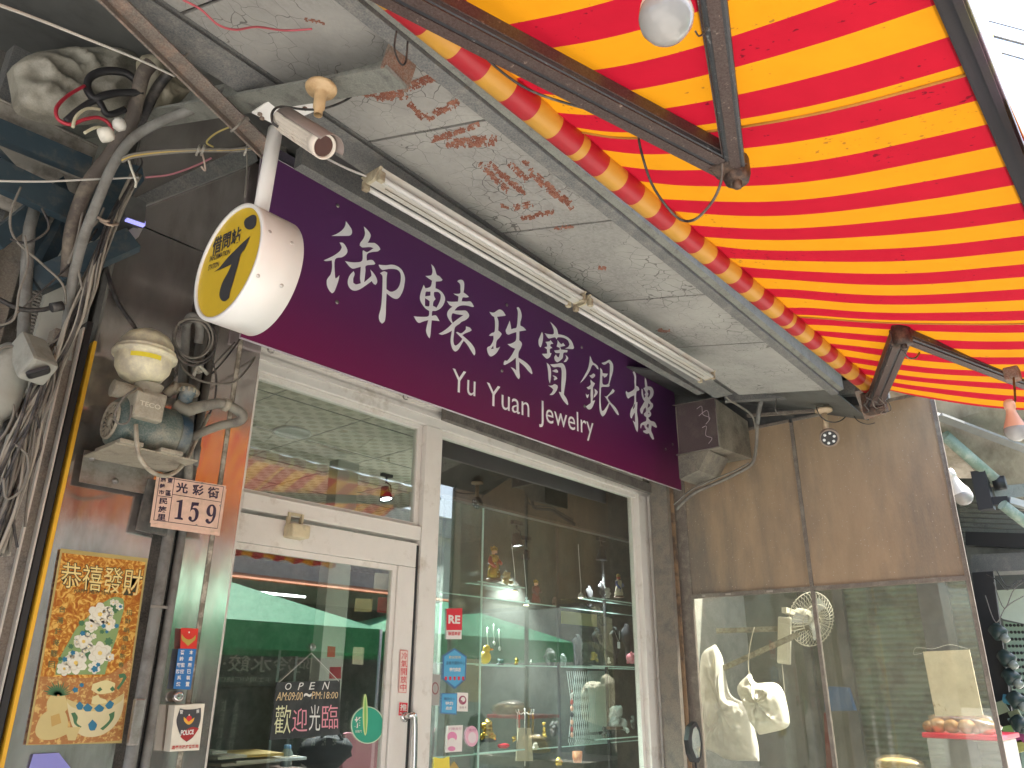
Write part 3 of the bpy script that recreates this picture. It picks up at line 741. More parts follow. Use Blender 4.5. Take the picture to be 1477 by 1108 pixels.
ch.append((450, 310, 6.519, [[(255,262),(285,265),(310,290),(330,335),(320,370),(280,400),(213,422),(212,560),(217,600),(235,590),(255,568),(245,620),(225,680),(205,725),(185,740),(160,715),(138,670),(135,620),(150,590),(172,560),(185,500),(183,430),(130,437),(105,430),(150,410),(210,380),(255,345),(275,310),(268,285)]]))
ch.append((450, 310, 6.519, [[(483,110),(520,145),(545,180),(548,205),(535,240),(520,265),(560,265),(590,268),(625,298),(640,325),(615,345),(560,352),(515,372),(512,432),(545,425),(570,430),(592,458),(580,470),(505,480),(500,530),(488,635),(540,590),(555,570),(545,515),(580,555),(605,600),(610,635),(595,660),(575,650),(558,625),(510,660),(450,700),(400,715),(360,700),(335,660),(335,610),(355,565),(388,530),(398,560),(385,600),(385,640),(410,655),(455,645),(448,600),(455,490),(420,500),(380,508),(350,490),(325,460),(305,435),(350,445),(410,448),(468,432),(472,345),(480,335),(515,352),(575,315),(540,305),(470,308),(445,290),(450,265),(480,225),(495,180),(490,140)]]))
ch.append((450, 310, 6.519, [[(622,470),(690,475),(750,470),(800,485),(845,525),(870,590),(865,660),(850,720),(820,775),(790,792),(750,780),(698,740),(692,860),(690,940),(680,1000),(655,1025),(632,1000),(625,950),(645,870),(655,760),(660,600),(655,570),(635,550),(675,532),(705,545),(698,600),(697,700),(740,725),(790,705),(820,660),(832,590),(822,540),(790,515),(730,510),(660,520),(635,500)]]))
ch.append((590, 380, 7.918, [[(248,10),(275,35),(295,75),(312,130),(345,150),(378,190),(360,205),(302,210),(298,285),(340,305),(380,340),(405,390),(405,430),(385,480),(350,520),(300,545),(262,548),(255,602),(300,595),(325,625),(345,662),(320,658),(255,652),(248,730),(240,820),(230,860),(208,830),(190,780),(195,730),(215,650),(160,665),(110,682),(80,660),(48,605),(120,612),(215,605),(225,545),(180,515),(140,460),(120,410),(125,350),(145,290),(163,245),(182,285),(215,280),(245,260),(258,200),(220,175),(180,145),(225,142),(255,130),(262,80)],
  [(188,328),(215,325),(240,325),(238,370),(180,378)], [(178,400),(205,415),(230,435),(225,488),(200,492),(178,485)], [(285,330),(330,330),(355,360),(355,400),(340,450),(310,508),(268,485),(275,440),(300,410),(282,375),(280,345)]]))
ch.append((590, 380, 7.918, [[(545,205),(570,190),(605,192),(625,225),(625,280),(618,335),(650,355),(680,385),(650,392),(610,392),(597,435),(650,437),(692,435),(715,455),(738,495),(720,500),(660,485),(600,482),(550,500),(515,540),(590,540),(640,540),(665,560),(682,590),(675,620),(640,650),(595,670),(575,690),(522,730),(510,800),(502,880),(510,930),(530,940),(570,910),(605,865),(565,825),(530,790),(550,785),(590,800),(640,760),(645,720),(690,735),(712,765),(690,780),(640,800),(605,822),(660,870),(710,920),(745,975),(752,1030),(740,1055),(715,1020),(660,930),(620,885),(590,935),(560,985),(525,1008),(495,985),(475,930),(470,870),(485,770),(430,800),(370,818),(332,805),(380,780),(440,735),(485,690),(455,650),(432,600),(435,555),(460,520),(490,497),(455,475),(428,432),(480,440),(555,437),(560,380),(520,360),(500,345),(540,350),(580,340),(582,290),(578,240)],
  [(495,572),(540,583),(615,592),(560,630),(495,680),(482,640),(482,600)]]))
ch.append((690, 430, 8.52, [[(130,172),(185,180),(230,152),(262,142),(300,165),(332,215),(310,222),(225,232),(243,290),(240,400),(275,430),(282,448),(255,490),(220,530),(210,610),(225,618),(265,598),(240,645),(205,690),(150,720),(120,695),(102,640),(108,605),(145,585),(178,520),(180,465),(140,468),(125,460),(160,430),(195,412),(200,300),(190,235),(160,215)], [(178,585),(182,625),(148,628),(165,605)]]))
ch.append((690, 430, 8.52, [[(465,120),(485,112),(505,135),(525,190),(527,240),(512,300),(512,340),(550,360),(585,398),(560,402),(500,412),(498,520),(520,540),(532,570),(515,620),(490,670),(488,735),(540,765),(600,810),(640,860),(660,925),(650,938),(610,900),(560,840),(497,785),(500,900),(505,970),(492,1000),(465,970),(430,905),(392,850),(430,865),(460,890),(455,735),(400,780),(320,825),(303,815),(318,770),(350,770),(400,710),(447,625),(400,605),(352,568),(400,560),(450,530),(460,500),(462,420),(410,435),(365,452),(340,440),(330,400),(345,365),(380,278),(392,330),(400,385),(430,375),(465,360),(478,250),(480,170)]]))
o4 = (765, 450, 7.3875)
for lp in ([(205,105),(245,140),(280,185),(292,238),(350,250),(400,275),(440,320),(462,380),(450,397),(365,392),(400,372),(412,345),(395,305),(350,278),(290,272),(275,295),(258,272),(195,285),(175,270),(148,228),(190,238),(240,238),(245,200),(230,155)],
  [(120,212),(132,250),(128,310),(115,360),(105,380),(88,360),(82,310),(95,270)],
  [(155,320),(200,315),(210,300),(240,340),(215,345),(208,365),(232,385),(205,398),(205,440),(222,440),(205,480),(175,500),(145,480),(118,448),(175,445),(172,400),(145,378),(175,370),(172,345)],
  [(285,300),(300,318),(325,345),(345,330),(368,362),(315,375),(325,402),(392,408),(388,432),(350,438),(342,488),(325,510),(285,538),(258,520),(250,485),(268,455),(285,480),(300,485),(310,440),(265,438),(250,412),(305,405),(308,385),(275,370),(285,330)],
  [(370,458),(395,482),(398,502),(378,532),(350,535),(370,505),(378,485)],
  [(168,540),(200,570),(215,620),(215,700),(205,765),(190,720),(185,640),(178,590)],
  [(205,560),(270,555),(325,545),(355,565),(375,620),(375,720),(360,820),(352,880),(385,930),(400,985),(390,993),(350,950),(320,900),(298,852),(325,858),(325,780),(330,640),(322,595),(290,588),(240,590)],
  [(270,612),(292,630),(288,648),(260,645),(228,630)], [(245,680),(270,690),(285,712),(272,722),(250,732),(245,715),(255,705),(232,678)],
  [(185,785),(225,785),(255,770),(285,785),(288,805),(270,850),(235,885),(200,885),(225,860),(240,830),(225,812)]): ch.append((*o4, [lp]))
o5 = (825, 500, 9.2375)
for lp in ([(235,120),(255,165),(275,212),(310,235),(340,265),(350,305),(330,298),(295,255),(265,250),(230,330),(180,410),(130,465),(100,488),(125,450),(170,370),(205,300),(225,220)],
  [(280,360),(305,375),(300,400),(265,425),(240,405),(225,388),(255,378)],
  [(245,440),(272,470),(302,492),(285,530),(275,545),(278,660),(270,725),(305,715),(285,770),(260,820),(232,840),(205,832),(178,800),(215,775),(245,745),(242,650),(245,565),(215,572),(190,545),(215,535),(245,505),(240,465)],
  [(178,625),(200,645),(222,632),(215,665),(202,690),(185,665)], [(295,562),(325,585),(340,610),(320,650),(285,685),(290,650),(300,620),(298,590)],
  [(368,282),(395,310),(405,355),(440,360),(475,362),(455,400),(425,415),(410,390),(400,400),(400,480),(410,505),(440,510),(480,490),(495,400),(500,320),(500,240),(480,215),(440,240),(410,240),(388,218),(440,205),(490,178),(520,200),(545,250),(542,330),(515,430),(495,500),(498,525),(480,538),(390,542),(382,600),(378,720),(385,820),(395,860),(420,850),(455,800),(485,750),(450,690),(425,658),(455,665),(500,620),(540,562),(565,590),(545,620),(480,665),(475,690),(510,745),(560,795),(600,850),(620,905),(610,915),(580,885),(510,780),(495,765),(470,830),(440,900),(405,935),(380,905),(362,840),(358,720),(362,560),(370,400),(372,330)]): ch.append((*o5, [lp]))
ch.append((895, 525, 9.233, [[(157,110),(175,102),(195,130),(205,180),(203,290),(235,310),(247,345),(235,358),(210,370),(202,440),(205,510),(222,510),(218,580),(215,640),(228,740),(230,850),(222,912),(200,880),(175,800),(160,755),(190,780),(188,700),(185,650),(160,690),(145,730),(128,715),(122,670),(135,610),(165,560),(178,500),(178,420),(130,440),(100,462),(80,440),(65,380),(75,360),(90,380),(120,375),(180,330),(178,240),(178,170)], [(188,530),(180,580),(158,610),(170,560)]]))
ch.append((895, 525, 9.233, [[(320,175),(340,220),(355,300),(400,305),(430,340),(437,390),(420,440),(385,480),(400,510),(425,530),(430,565),(410,600),(385,625),(405,660),(400,690),(365,720),(375,735),(400,760),(440,770),(465,800),(482,845),(465,850),(410,820),(405,890),(430,950),(443,1000),(425,1010),(395,970),(375,925),(340,930),(300,910),(295,890),(340,880),(320,850),(310,820),(285,815),(268,865),(258,840),(265,800),(300,775),(335,760),(338,710),(312,690),(305,665),(335,630),(330,580),(310,600),(285,670),(265,655),(255,610),(280,560),(315,500),(290,460),(275,400),(275,330),(290,340),(298,400),(310,455),(330,430),(315,410),(330,385),(312,345),(300,325),(325,310),(318,250)],
  [(365,345),(388,355),(390,400),(370,450),(355,435),(368,400),(355,375)], [(365,525),(388,540),(385,565),(355,590),(360,560)], [(372,648),(380,665),(360,670)], [(358,800),(375,810),(365,860),(340,830)]]))
mb = MB()
for ox, oy, sc, loops in ch: fill_shape(mb, fs_, glyph(ox, oy, sc, loops), 0, sub=4)
mb.build('brush_characters', M['signwhite'], sg, fix=False)
mb = MB()
for wd, a_, b_, top, bot in (('Yu', (650, 0), (687, 0), None, None),):
    pass
def words(mb, body, pl, pr, fr=fs_, up=.1, desc=0):
    """pl, pr: pixel of the left and right end of the base line"""
    x0, y0 = S2(*pl); x1, y1 = S2(*pr)
    vs, fs = text_polys(body)
    ax, bx = min(v.x for v in vs), max(v.x for v in vs); sc = (x1-x0)/(bx-ax)
    V = [mb.bm.verts.new(fr.p(x0+(v.x-ax)*sc, y0+(y1-y0)*(v.x-ax)/(bx-ax)+v.y*up, 0)) for v in vs]
    for f in fs:
        try: mb.bm.faces.new([V[i] for i in f])
        except ValueError: pass
xh = S2(660, 562)[1]
cap = S2(649, 527)[1]-S2(655, 563)[1]
cap2 = S2(705, 550)[1]-S2(711, 583)[1]
for wd_, l_, r_ in (('Yu', (651, 564), (685, 572)), ('Yuan', (701, 583), (763, 602)), ('Jewelry', (777, 606), (856, 629))):
    mb = MB(); words(mb, wd_, l_, r_, up=.195); mb.build('latin_word', M['signwhite'], sg, fix=False)
# bolts through the face
mb_ = M['steel_dull']
for px, py in ((487, 297), (486, 436), (731, 440), (724, 535), (839, 501), (843, 586), (967, 554), (970, 641), (466, 257), (705, 393), (883, 489), (960, 648)):
    q = at(px, py, Y=SY-.004)
    MB().lathe([(.0105, 0), (.0105, .003), (.005, .005), (0, .005)], q, (0, -1, 0), 10).build('bolt', mb_, sg)
# upper strip of the same plastic, folded back over the top, and the dark gap
gp = mat('purple_grey_strip', (.085, .07, .11), .35, bump=.1, fine=.15)
U0, U1 = at(381, 192, Y=SY+.012), at(960, 531, Y=SY+.012)
MB().prism([TL+Vector((0, .02, .012)), TR+Vector((-.02, .02, .012)), TR+Vector((-.02, .03, .085)), TL+Vector((0, .03, .085))], (0, .006, 0)).build('top_strip', gp, sg)
MB().prism([TL+Vector((0, .012, -.004)), TR+Vector((0, .012, -.004)), TR+Vector((0, .016, .02)), TL+Vector((0, .016, .02))], (0, .004, 0)).build('joint_gap', M['black'], sg)
MB().tube([TL+Vector((0, -.001, .0)), TR+Vector((0, -.001, 0))], .0022, 6).tube([BL+Vector((0, -.001, 0)), BR+Vector((0, -.001, 0))], .0026, 6).build('edge_trim', plain('pale_edge', (.55, .5, .55), .4), sg)
MB().bar(BL+Vector((.1, .06, .35)), BR+Vector((-.1, .06, .35)), .04, .04).build('support_arms', M['greybeam'], sg)

# ================================================================ TUBE LIGHT FITTINGS
fitw = mat('aged_white_enamel', (.47, .455, .42), .35, bump=.05, dirt=(.34, .28, .2), dscale=9, dlo=.52, dhi=.75, fine=.25, stretch=(.5, 1, 1))
tubem = plain('unlit_tube', (.62, .62, .60), .12)
capm = mat('yellowed_end_cap', (.46, .41, .29), .5, bump=.2, dirt=(.25, .2, .14), dscale=15)
def fitting(xa_, xb_, label):
    y0, z0 = 1.83, H+1.615
    t = thing('tube_light', label, 'light fitting', ((xa_+xb_)/2, y0, z0), 'twin tube light fittings over the sign')
    prof = [(-.05, .016), (-.016, -.022), (.016, -.022), (.05, .016)]          # (y, z)
    def pr(k, x, s=1): return Vector((x, y0+prof[k][0]*s, z0+prof[k][1]*s))
    mb = MB()
    mb.prism([pr(k, xa_) for k in range(4)], (xb_-xa_, 0, 0))
    mb.build('reflector_body', fitw, t)
    for x, sg_ in ((xa_, -1), (xb_, 1)):
        MB().prism([pr(k, x, 1.06) for k in range(4)], (sg_*.012, 0, 0)).build('end_cap', capm, t)
    for s_ in (-1, 1):
        yy, zz = y0+s_*.040, z0-.020
        MB().tube([(xa_+.012, yy, zz), (xb_-.012, yy, zz)], .0095, 12).build('tube', tubem, t)
        for x in (xa_+.004, xb_-.004): MB().b(x-.012, x+.012, yy-.010, yy+.010, zz-.014, zz+.024, .003).build('lampholder', capm, t)
    MB().tube([(xa_+.05, y0-.008, z0-.0235), (xb_-.05, y0-.008, z0-.0235)], .002, 5).build('dust_seam', flat((.2, .17, .13)), t)
    return t
fitting(1.36, 2.525, 'first twin tube light fitting, the longer looking one nearest the camera')
fitting(2.575, 3.75, 'second twin tube light fitting at the far end over the last sign characters')
flex([P_(472, 229, 1.95), P_(500, 243, 1.9), P_(530, 255, 1.85)], .004, flat((.5, .48, .45)), 'pale flex running from the camera to the first tube light')

# ================================================================ INFORMATION DRUM SIGN
XD = .97; yc, zc = 2.03*XD, H+1.198*XD; RD = .187
dm = thing('information_sign', 'round white drum sign with yellow information face on a white pole', 'sign', (XD+.08, yc, zc-RD))
wp = mat('white_powder_coat', (.82, .81, .79), .3, var=.02)
MB().lathe([(RD-.012, -.001), (RD-.012, -.008), (RD, -.008), (RD+.001, 0), (RD, .13), (0, .13)], (XD, yc, zc), (1, 0, 0), 64).build('drum', wp, dm)
fd = Frame((XD-.002, yc, zc), (0, -1, 0), (0, 0, 1))
MB().lathe([(0, 0), (RD-.011, 0)], (XD-.0015, yc, zc), (1, 0, 0), 64, smooth=False).build('yellow_face', plain('yellow_face', (.60, .41, .025), .45), dm)
def D2(px, py): return frame_of(fd, at(px, py, X=XD-.002))
sc_ = 4.103
ink = flat((.035, .035, .04), .6)
mb = MB()
fill_shape(mb, fd, [[D2(280+x/sc_, 250+y/sc_) for x, y in [(318,262),(345,247),(366,252),(371,275),(366,310),(350,328),(325,334),(303,320),(297,290),(305,272)]]], .001)
fill_shape(mb, fd, [[D2(280+x/sc_, 250+y/sc_) for x, y in [(335,372),(322,400),(300,450),(278,480),(262,540),(245,600),(228,660),(215,700),(208,738),(185,758),(163,752),(151,725),(155,690),(172,640),(200,590),(222,540),(180,560),(120,585),(155,555),(200,500),(240,460),(290,410)]]], .001)
mb.build('information_symbol', ink, dm)
def put_between(mb, fr, body, pts, conv, bold=0):
    """text mapped on the quad whose corners (tl, tr, br, bl) are given"""
    vs, fs = text_polys(body, bold)
    ax, bx = min(v.x for v in vs), max(v.x for v in vs); ay, by = min(v.y for v in vs), max(v.y for v in vs)
    tl, tr, br, bl = [Vector(conv(*p_)) for p_ in pts]
    V = []
    for v in vs:
        s_, t_ = (v.x-ax)/(bx-ax), (v.y-ay)/(by-ay)
        q = bl.lerp(br, s_).lerp(tl.lerp(tr, s_), t_); V.append(mb.bm.verts.new(fr.p(q.x, q.y, .001)))
    for f in fs:
        try: q = mb.bm.faces.new([V[i] for i in f]); q.material_index = mb.mi
        except ValueError: pass
Z6 = lambda x, y: D2(280+x/sc_, 250+y/sc_)
mb = MB(); put_between(mb, fd, '借問站', [(118, 385), (283, 310), (272, 405), (103, 492)], Z6, .025); mb.build('chinese_lettering', ink, dm)
mb = MB(); put_between(mb, fd, 'INFORMATION', [(97, 492), (216, 448), (211, 478), (92, 525)], Z6, .01); put_between(mb, fd, 'STATION', [(88, 545), (150, 522), (146, 552), (83, 578)], Z6, .01); mb.build('latin_lettering', ink, dm)
for px, py in ((389, 335), (421, 351), (372, 398), (406, 413)):
    # screws on the rim, put where the pixel's ray meets the drum wall
    best = None
    for k in range(400):
        a_ = 2*math.pi*k/400; yy, zz = yc+RD*math.cos(a_), zc+RD*math.sin(a_)
        if math.cos(a_) > .3: continue
        q = at(px, py, Y=yy)
        er = abs(q.z-zz)
        if XD < q.x < XD+.13 and (best is None or er < best[0]): best = (er, Vector((q.x, yy, zz)), Vector((0, math.cos(a_), math.sin(a_))))
    if best: MB().lathe([(.006, 0), (.006, .002), (0, .004)], best[1]-best[2]*.0005, best[2], 10).build('screw', plain('pale_screw', (.6, .58, .55), .3, .6), dm)
# pole and bracket plate
zt_p = H+1.70
MB().tube([(XD+.075, yc, zc+RD-.01), (XD+.085, yc, zt_p)], .024, 20).build('pole', wp, dm)
pl = [at(363, 163, Z=zt_p), at(418, 127, Z=zt_p), at(452, 147, Z=zt_p), at(392, 178, Z=zt_p)]
MB().prism([at(363, 163, Z=zt_p), at(416, 127, Z=zt_p), at(462, 158, Z=zt_p), at(400, 182, Z=zt_p)], (0, 0, .006)).build('ceiling_plate', wp, dm)
for px, py in ((375, 164), (420, 136), (430, 140), (440, 156), (378, 170)):
    q = at(px, py, Z=zt_p-.001); MB().lathe([(.008, 0), (.008, .005), (0, .008)], q, (0, 0, -1), 8).build('bolt', M['rusty'], dm)

# ================================================================ CCTV CAMERA
cc = at(437, 188, Y=1.66); k_ = mpp(cc)
def C3(px, py, dy=0): return at(px, py, Y=1.66+dy)
A_, B_ = C3(406, 172, .10), C3(468, 212, -.10)
ax = (B_-A_).normalized()
Lc = (B_-A_).length
ct = thing('security_camera', 'cream bullet security camera under the canopy above the purple sign', 'security camera', tuple(cc))
whc = mat('cream_white_metal', (.72, .66, .58), .4, dirt=(.45, .35, .25), dscale=12, dlo=.58, dhi=.75)
prof = [(0, -.002), (.026, 0), (.033, .008), (.034, .03)]
MB().lathe(prof+[(.034, Lc*.88), (.036, Lc*.89), (.036, Lc), (.031, Lc), (.029, Lc-.01)], A_, ax, 32).build('housing', whc, ct)
mb = MB()
s1 = ax.orthogonal().normalized(); s2 = ax.cross(s1)
for k in range(22):
    a_ = 2*math.pi*k/22; d_ = s1*math.cos(a_)+s2*math.sin(a_); mb.bar(A_+ax*.04+d_*.0345, A_+ax*Lc*.84+d_*.0345, .0035, .003, up=d_)
mb.build('rib', whc, ct); 
MB().lathe([(0, Lc-.008), (.0295, Lc-.008)], A_, ax, 24).build('lens_glass', mat('lens_brown', (.10, .05, .04), .08), ct)
# sun hood: part cylinder above the housing
up_ = (Vector((0, 0, 1))-ax*ax.z).normalized(); sd_ = ax.cross(up_)
mb = MB(); rows = []
for i in range(13):
    a_ = R(-78+156*i/12); d_ = up_*math.cos(a_)+sd_*math.sin(a_)
    rows.append([mb.bm.verts.new(A_+d_*.042+ax*t_) for t_ in (.03, Lc*.5, Lc+.03)])
for a_, b_ in zip(rows, rows[1:]):
    for j in range(2): mb.bm.faces.new((a_[j], a_[j+1], b_[j+1], b_[j])).smooth = True
o = mb.build('sun_hood', plain('hood_grey_brown', (.25, .2, .18), .5), ct, fix=False)
md = o.modifiers.new('s', 'SOLIDIFY'); md.thickness = .002
mt = at(463, 130, Y=1.56); 
MB().lathe([(0, 0), (.042, 0), (.045, -.006), (.042, -.014), (.022, -.018), (.018, -.024), (.0165, -.05), (.0165, -.075), (.012, -.08), (.012, -.10)], (mt.x, 1.56, mt.z+.012), (0, 0, 1), 24).build('wall_mount', mat('yellowed_mount', (.56, .40, .22), .5, dirt=(.4, .25, .12), dscale=14), ct)
flex([C3(401, 183, .07), C3(393, 176, .08), C3(393, 162, .1), C3(405, 154, .1), C3(440, 158, .06), C3(470, 156, .02), C3(500, 144, 0), C3(512, 132, 0), C3(511, 124, 0)], .004, M['cable'], 'black cable looping from the back of the cream security camera')
# tail of the wires at ceiling
flex([P_(485, 60, 1.6), P_(485, 105, 1.62), P_(496, 116, 1.65), P_(515, 130, 1.7), P_(545, 142, 1.72)], .004, M['dustcable'], 'dusty wire dropping off the cross beam to the peeling ceiling')
flex([P_(505, 40, 1.6), P_(502, 92, 1.62), P_(515, 108, 1.65), P_(540, 125, 1.68), P_(550, 130, 1.68)], .004, flat((.35, .25, .22)), 'pinkish wire dropping off the cross beam beside the dusty one')
flex([P_(572, 45, 1.25), P_(569, 70, 1.26), P_(577, 91, 1.26), P_(585, 90, 1.26), P_(588, 60, 1.25)], .0028, M['cable'], 'thin wire loop hanging at the canopy edge by the rusty beam end')

# ================================================================ METAL BOX RIGHT OF THE SIGN
bx = thing('metal_duct_box', 'dusty brown sheet metal box sticking out at the right end of the purple sign', 'box', (5.0, 2.5, 3.0))
gl_ = mat('glossy_dusty_metal', (.16, .12, .12), .18, .6, bump=.05, dirt=(.3, .26, .22), dscale=6, dlo=.5, dhi=.75, fine=.25)
kb = 4.75/4.05
x0_ = 4.75; yf_ = 1.935*kb
z0_, z1_ = H+1.288*kb, H+1.60*kb
MB().prism([(x0_, yf_, z0_), (x0_, 2.576, z0_), (x0_, 2.576, z1_+.012), (x0_, yf_, z1_-.01)], (.006, 0, 0)).build('side_plate', gl_, bx)
MB().prism([(x0_+.006, yf_+.006, z0_), (5.27, yf_+.006, z0_+.03), (5.27, yf_+.006, z1_-.05), (x0_+.006, yf_+.006, z1_-.01)], (0, .31, 0)).build('body', mat('duct_dusty', (.27, .24, .19), .6, .2, bump=.4, bscale=30, dirt=(.12, .10, .08), dscale=4, dlo=.42, dhi=.6, fine=.35), bx)
MB().tube([(x0_-.002, yf_, z0_), (x0_-.002, yf_, z1_-.01), (x0_-.002, 2.6, z1_+.005)], .004, 6).tube([(x0_-.002, yf_, z0_), (x0_-.002, 2.6, z0_)], .004, 6).build('edge_bead', M['dustcable'], bx)
MB().prism([(x0_+.02, 2.45, z0_-.13), (x0_+.02, 2.6, z0_-.17), (x0_+.02, 2.6, z0_-.003), (x0_+.02, 2.36, z0_-.003)], (.3, 0, 0)).build('lower_shroud', mat('shroud', (.2, .18, .14), .7, bump=.3, dirt=(.09, .08, .07), dscale=5, fine=.3), bx)
# scratched whitish scrawl left by glue on the side plate
mb = MB()
for s_ in ([(1005, 590), (1012, 586), (1014, 598), (1024, 603), (1018, 612)], [(1013, 617), (1019, 615), (1018, 628), (1027, 632), (1022, 640)], [(1008, 600), (1020, 592), (1023, 606)]):
    mb.tube([at(x_, y_, X=x0_-.002) for x_, y_ in s_], .0025, 5, sub=4)
mb.build('glue_scrawl', flat((.38, .32, .33), .7), bx)

# ================================================================ CONDUITS ON THE PILLAR
def pipe(pts, r, m, label, name='conduit', cat='pipe', group=None, n=12, sub=0): return mesh_thing(MB().tube(pts, r, n, sub=sub), name, m, label, cat, group)
yc_ = PY-.03
x1_ = 1.345; x2_ = 1.398
pc1 = thing('conduit', 'left one of two dark conduits running up the steel pillar, clamped at the bottom', 'pipe', (x1_, yc_, 0), 'conduits on the steel pillar')
MB().tube([(x1_-.002, yc_, 0), (x1_, yc_, 1.4), (x1_+.005, yc_, 3.05)], .021, 12).build('pipe', M['greyconduit'], pc1)
q = at(205, 1042, Y=yc_-.02)
MB().b(x1_-.035, x1_+.0, yc_-.04, yc_-.018, q.z-.07, q.z+.075, .004).build('latch', M['steel_dull'], pc1)
for pz in (H+.3, H+.05, H-.1):
    pass
MB().b(x1_-.03, x1_+.03, yc_-.024, yc_-.02, H+.36*1.0-.12, H+.36-.11).build('strap', M['dustcable'], pc1)
pc2 = thing('conduit', 'right one of two dark conduits running up the steel pillar, thinner than its neighbour', 'pipe', (x2_, yc_, 0), 'conduits on the steel pillar')
MB().tube([(x2_, yc_+.005, 0), (x2_+.003, yc_+.005, 2.95)], .0155, 12).build('pipe', M['greyconduit'], pc2)
MB().tube([(x2_+.003, yc_+.005, 2.28), (x2_+.003, yc_+.005, 2.36)], .0185, 12).build('coupling', M['greyconduit'], pc2)
MB().b(1.40, 1.424, PY-.004, PY+.02, 0, zs1-.05).build('dark_gap_filler', M['black'], pil)

# ================================================================ WATER PUMP
pY = 2.70
def Q(px, py, dy=0): return at(px, py, Y=pY+dy)
pmp = thing('water_pump', 'dusty green electric water pump with cream pressure tank on a steel bracket', 'pump', tuple(Q(200, 655)))
pg = mat('dusty_green_paint', (.045, .085, .08), .5, bump=.2, bscale=60, dirt=(.3, .27, .2), dscale=7, dlo=.5, dhi=.72, fine=.25)
dust = mat('dusty_cast', (.32, .29, .22), .8, bump=.4, bscale=60, dirt=(.16, .14, .11), dscale=12, dlo=.5, dhi=.7, fine=.3)
tankm = mat('cream_tank', (.80, .74, .50), .5, bump=.25, bscale=90, dirt=(.50, .45, .34), dscale=11, dlo=.42, dhi=.62, fine=.45)
# tank
c = Q(209, 515); s_ = mpp(c); r_ = 40*s_
tax = (Q(209, 480)-Q(212, 560)).normalized(); tax = (Vector((0, 0, 1))+Vector((0.02, 0, 0))).normalized()
MB().lathe([(0, -1.02*r_), (.35*r_, -1.0*r_), (.72*r_, -.82*r_), (.92*r_, -.5*r_), (.97*r_, -.15*r_), (.97*r_, -.06*r_), (1.09*r_, -.05*r_), (1.1*r_, .06*r_), (.99*r_, .12*r_), (1.02*r_, .14*r_), (1.02*r_, .22*r_), (.95*r_, .25*r_), (.9*r_, .5*r_), (.72*r_, .78*r_), (.45*r_, .95*r_), (0, 1.03*r_)], c, tax, 40).build('pressure_tank', tankm, pmp)
q = Q(183, 513, -.0)
mb = MB(); rows = []
for k in range(7):
    a_ = R(196+ 9*k) if False else R(-140+10*k); rows.append([c+Vector((math.cos(a_)*r_*.985, math.sin(a_)*r_*.985, zz)) for zz in (-.35*r_, -.18*r_)])
for a_, b_ in zip(rows, rows[1:]): mb.face([a_[0], b_[0], b_[1], a_[1]])
mb.build('yellow_label', flat((.75, .62, .04)), pmp)
# motor along X
mc0, mc1 = Q(158, 606), Q(252, 628); mr = 36*s_
ax_ = Vector((1, 0, 0)); L_ = (mc1-mc0).length*1.0
mc1 = mc0+ax_*L_
MB().lathe([(0, .004), (mr*.6, .004), (mr*.92, .012), (mr, .03), (mr, .045), (mr*.97, .05), (mr*.97, L_*.55), (mr*.99, L_*.56), (mr*.99, L_*.9), (mr*.8, L_), (0, L_)], mc0, ax_, 36).build('motor_body', pg, pmp)
mb = MB()
for k in range(16):
    a_ = 2*math.pi*k/16
    mb.bar(mc0+Vector((-.001, math.cos(a_)*mr*.3, math.sin(a_)*mr*.3)), mc0+Vector((.001, math.cos(a_+.3)*mr*.66, math.sin(a_+.3)*mr*.66)), .005, .004, up=(1, 0, 0))
mb.lathe([(0, -.004), (mr*.25, -.002), (mr*.25, .006)], mc0, ax_, 16).lathe([(mr*.64, .004), (mr*.66, -.003), (mr*.72, -.003), (mr*.74, .006)], mc0, ax_, 28); mb.build('fan_grille', dust, pmp)
MB().lathe([(0, .003), (mr*.66, .003)], mc0, ax_, 24).build('fan_opening', M['black'], pmp)
q = Q(205, 590, -.10)
t0 = Q(210, 588, -.09); w_ = 19*s_
tb = MB().b(t0.x-w_, t0.x+w_*1.1, t0.y-.03, t0.y+.06, t0.z-w_*1.0, t0.z+w_*.95, .007).build('terminal_box', dust, pmp)
mb = MB(); put_text(mb, facade(t0.x-w_*.72, t0.y-.0315, t0.z-.006), 'TECO', 0, 0, w_*1.5, .017, 0, .01)
mb.build('raised_lettering', mat('worn_lettering', (.62, .57, .46), .8), tb)
# blue end, pump head and neck under the tank
h0 = mc1+Vector((.0, 0, 0))
MB().lathe([(mr*.9, -.01), (mr*.9, .0), (mr*.86, .012), (mr*.86, .03), (mr*.7, .036), (0, .036)], mc1, ax_, 30).build('pump_end', mat('blue_green_casting', (.03, .07, .11), .5, dirt=(.2, .2, .17), dscale=9), pmp)
nk = Q(213, 568)
MB().lathe([(.5*r_, 0), (.42*r_, -.02), (.36*r_, -.05), (.5*r_, -.075), (.5*r_, -.1)], nk+Vector((0, 0, .03)), (0, 0, 1), 20).b(nk.x-.03, nk.x+.055, nk.y-.04, nk.y+.04, nk.z-.06, nk.z-.0, .006).build('pump_head', dust, pmp)
ca = Q(164, 560); MB().tube([ca, ca+Vector((.095, 0, -.002))], .030, 18).lathe([(.03, 0), (.032, -.004), (.02, -.006), (0, -.006)], ca, ax_, 18).build('capacitor', dust, pmp)
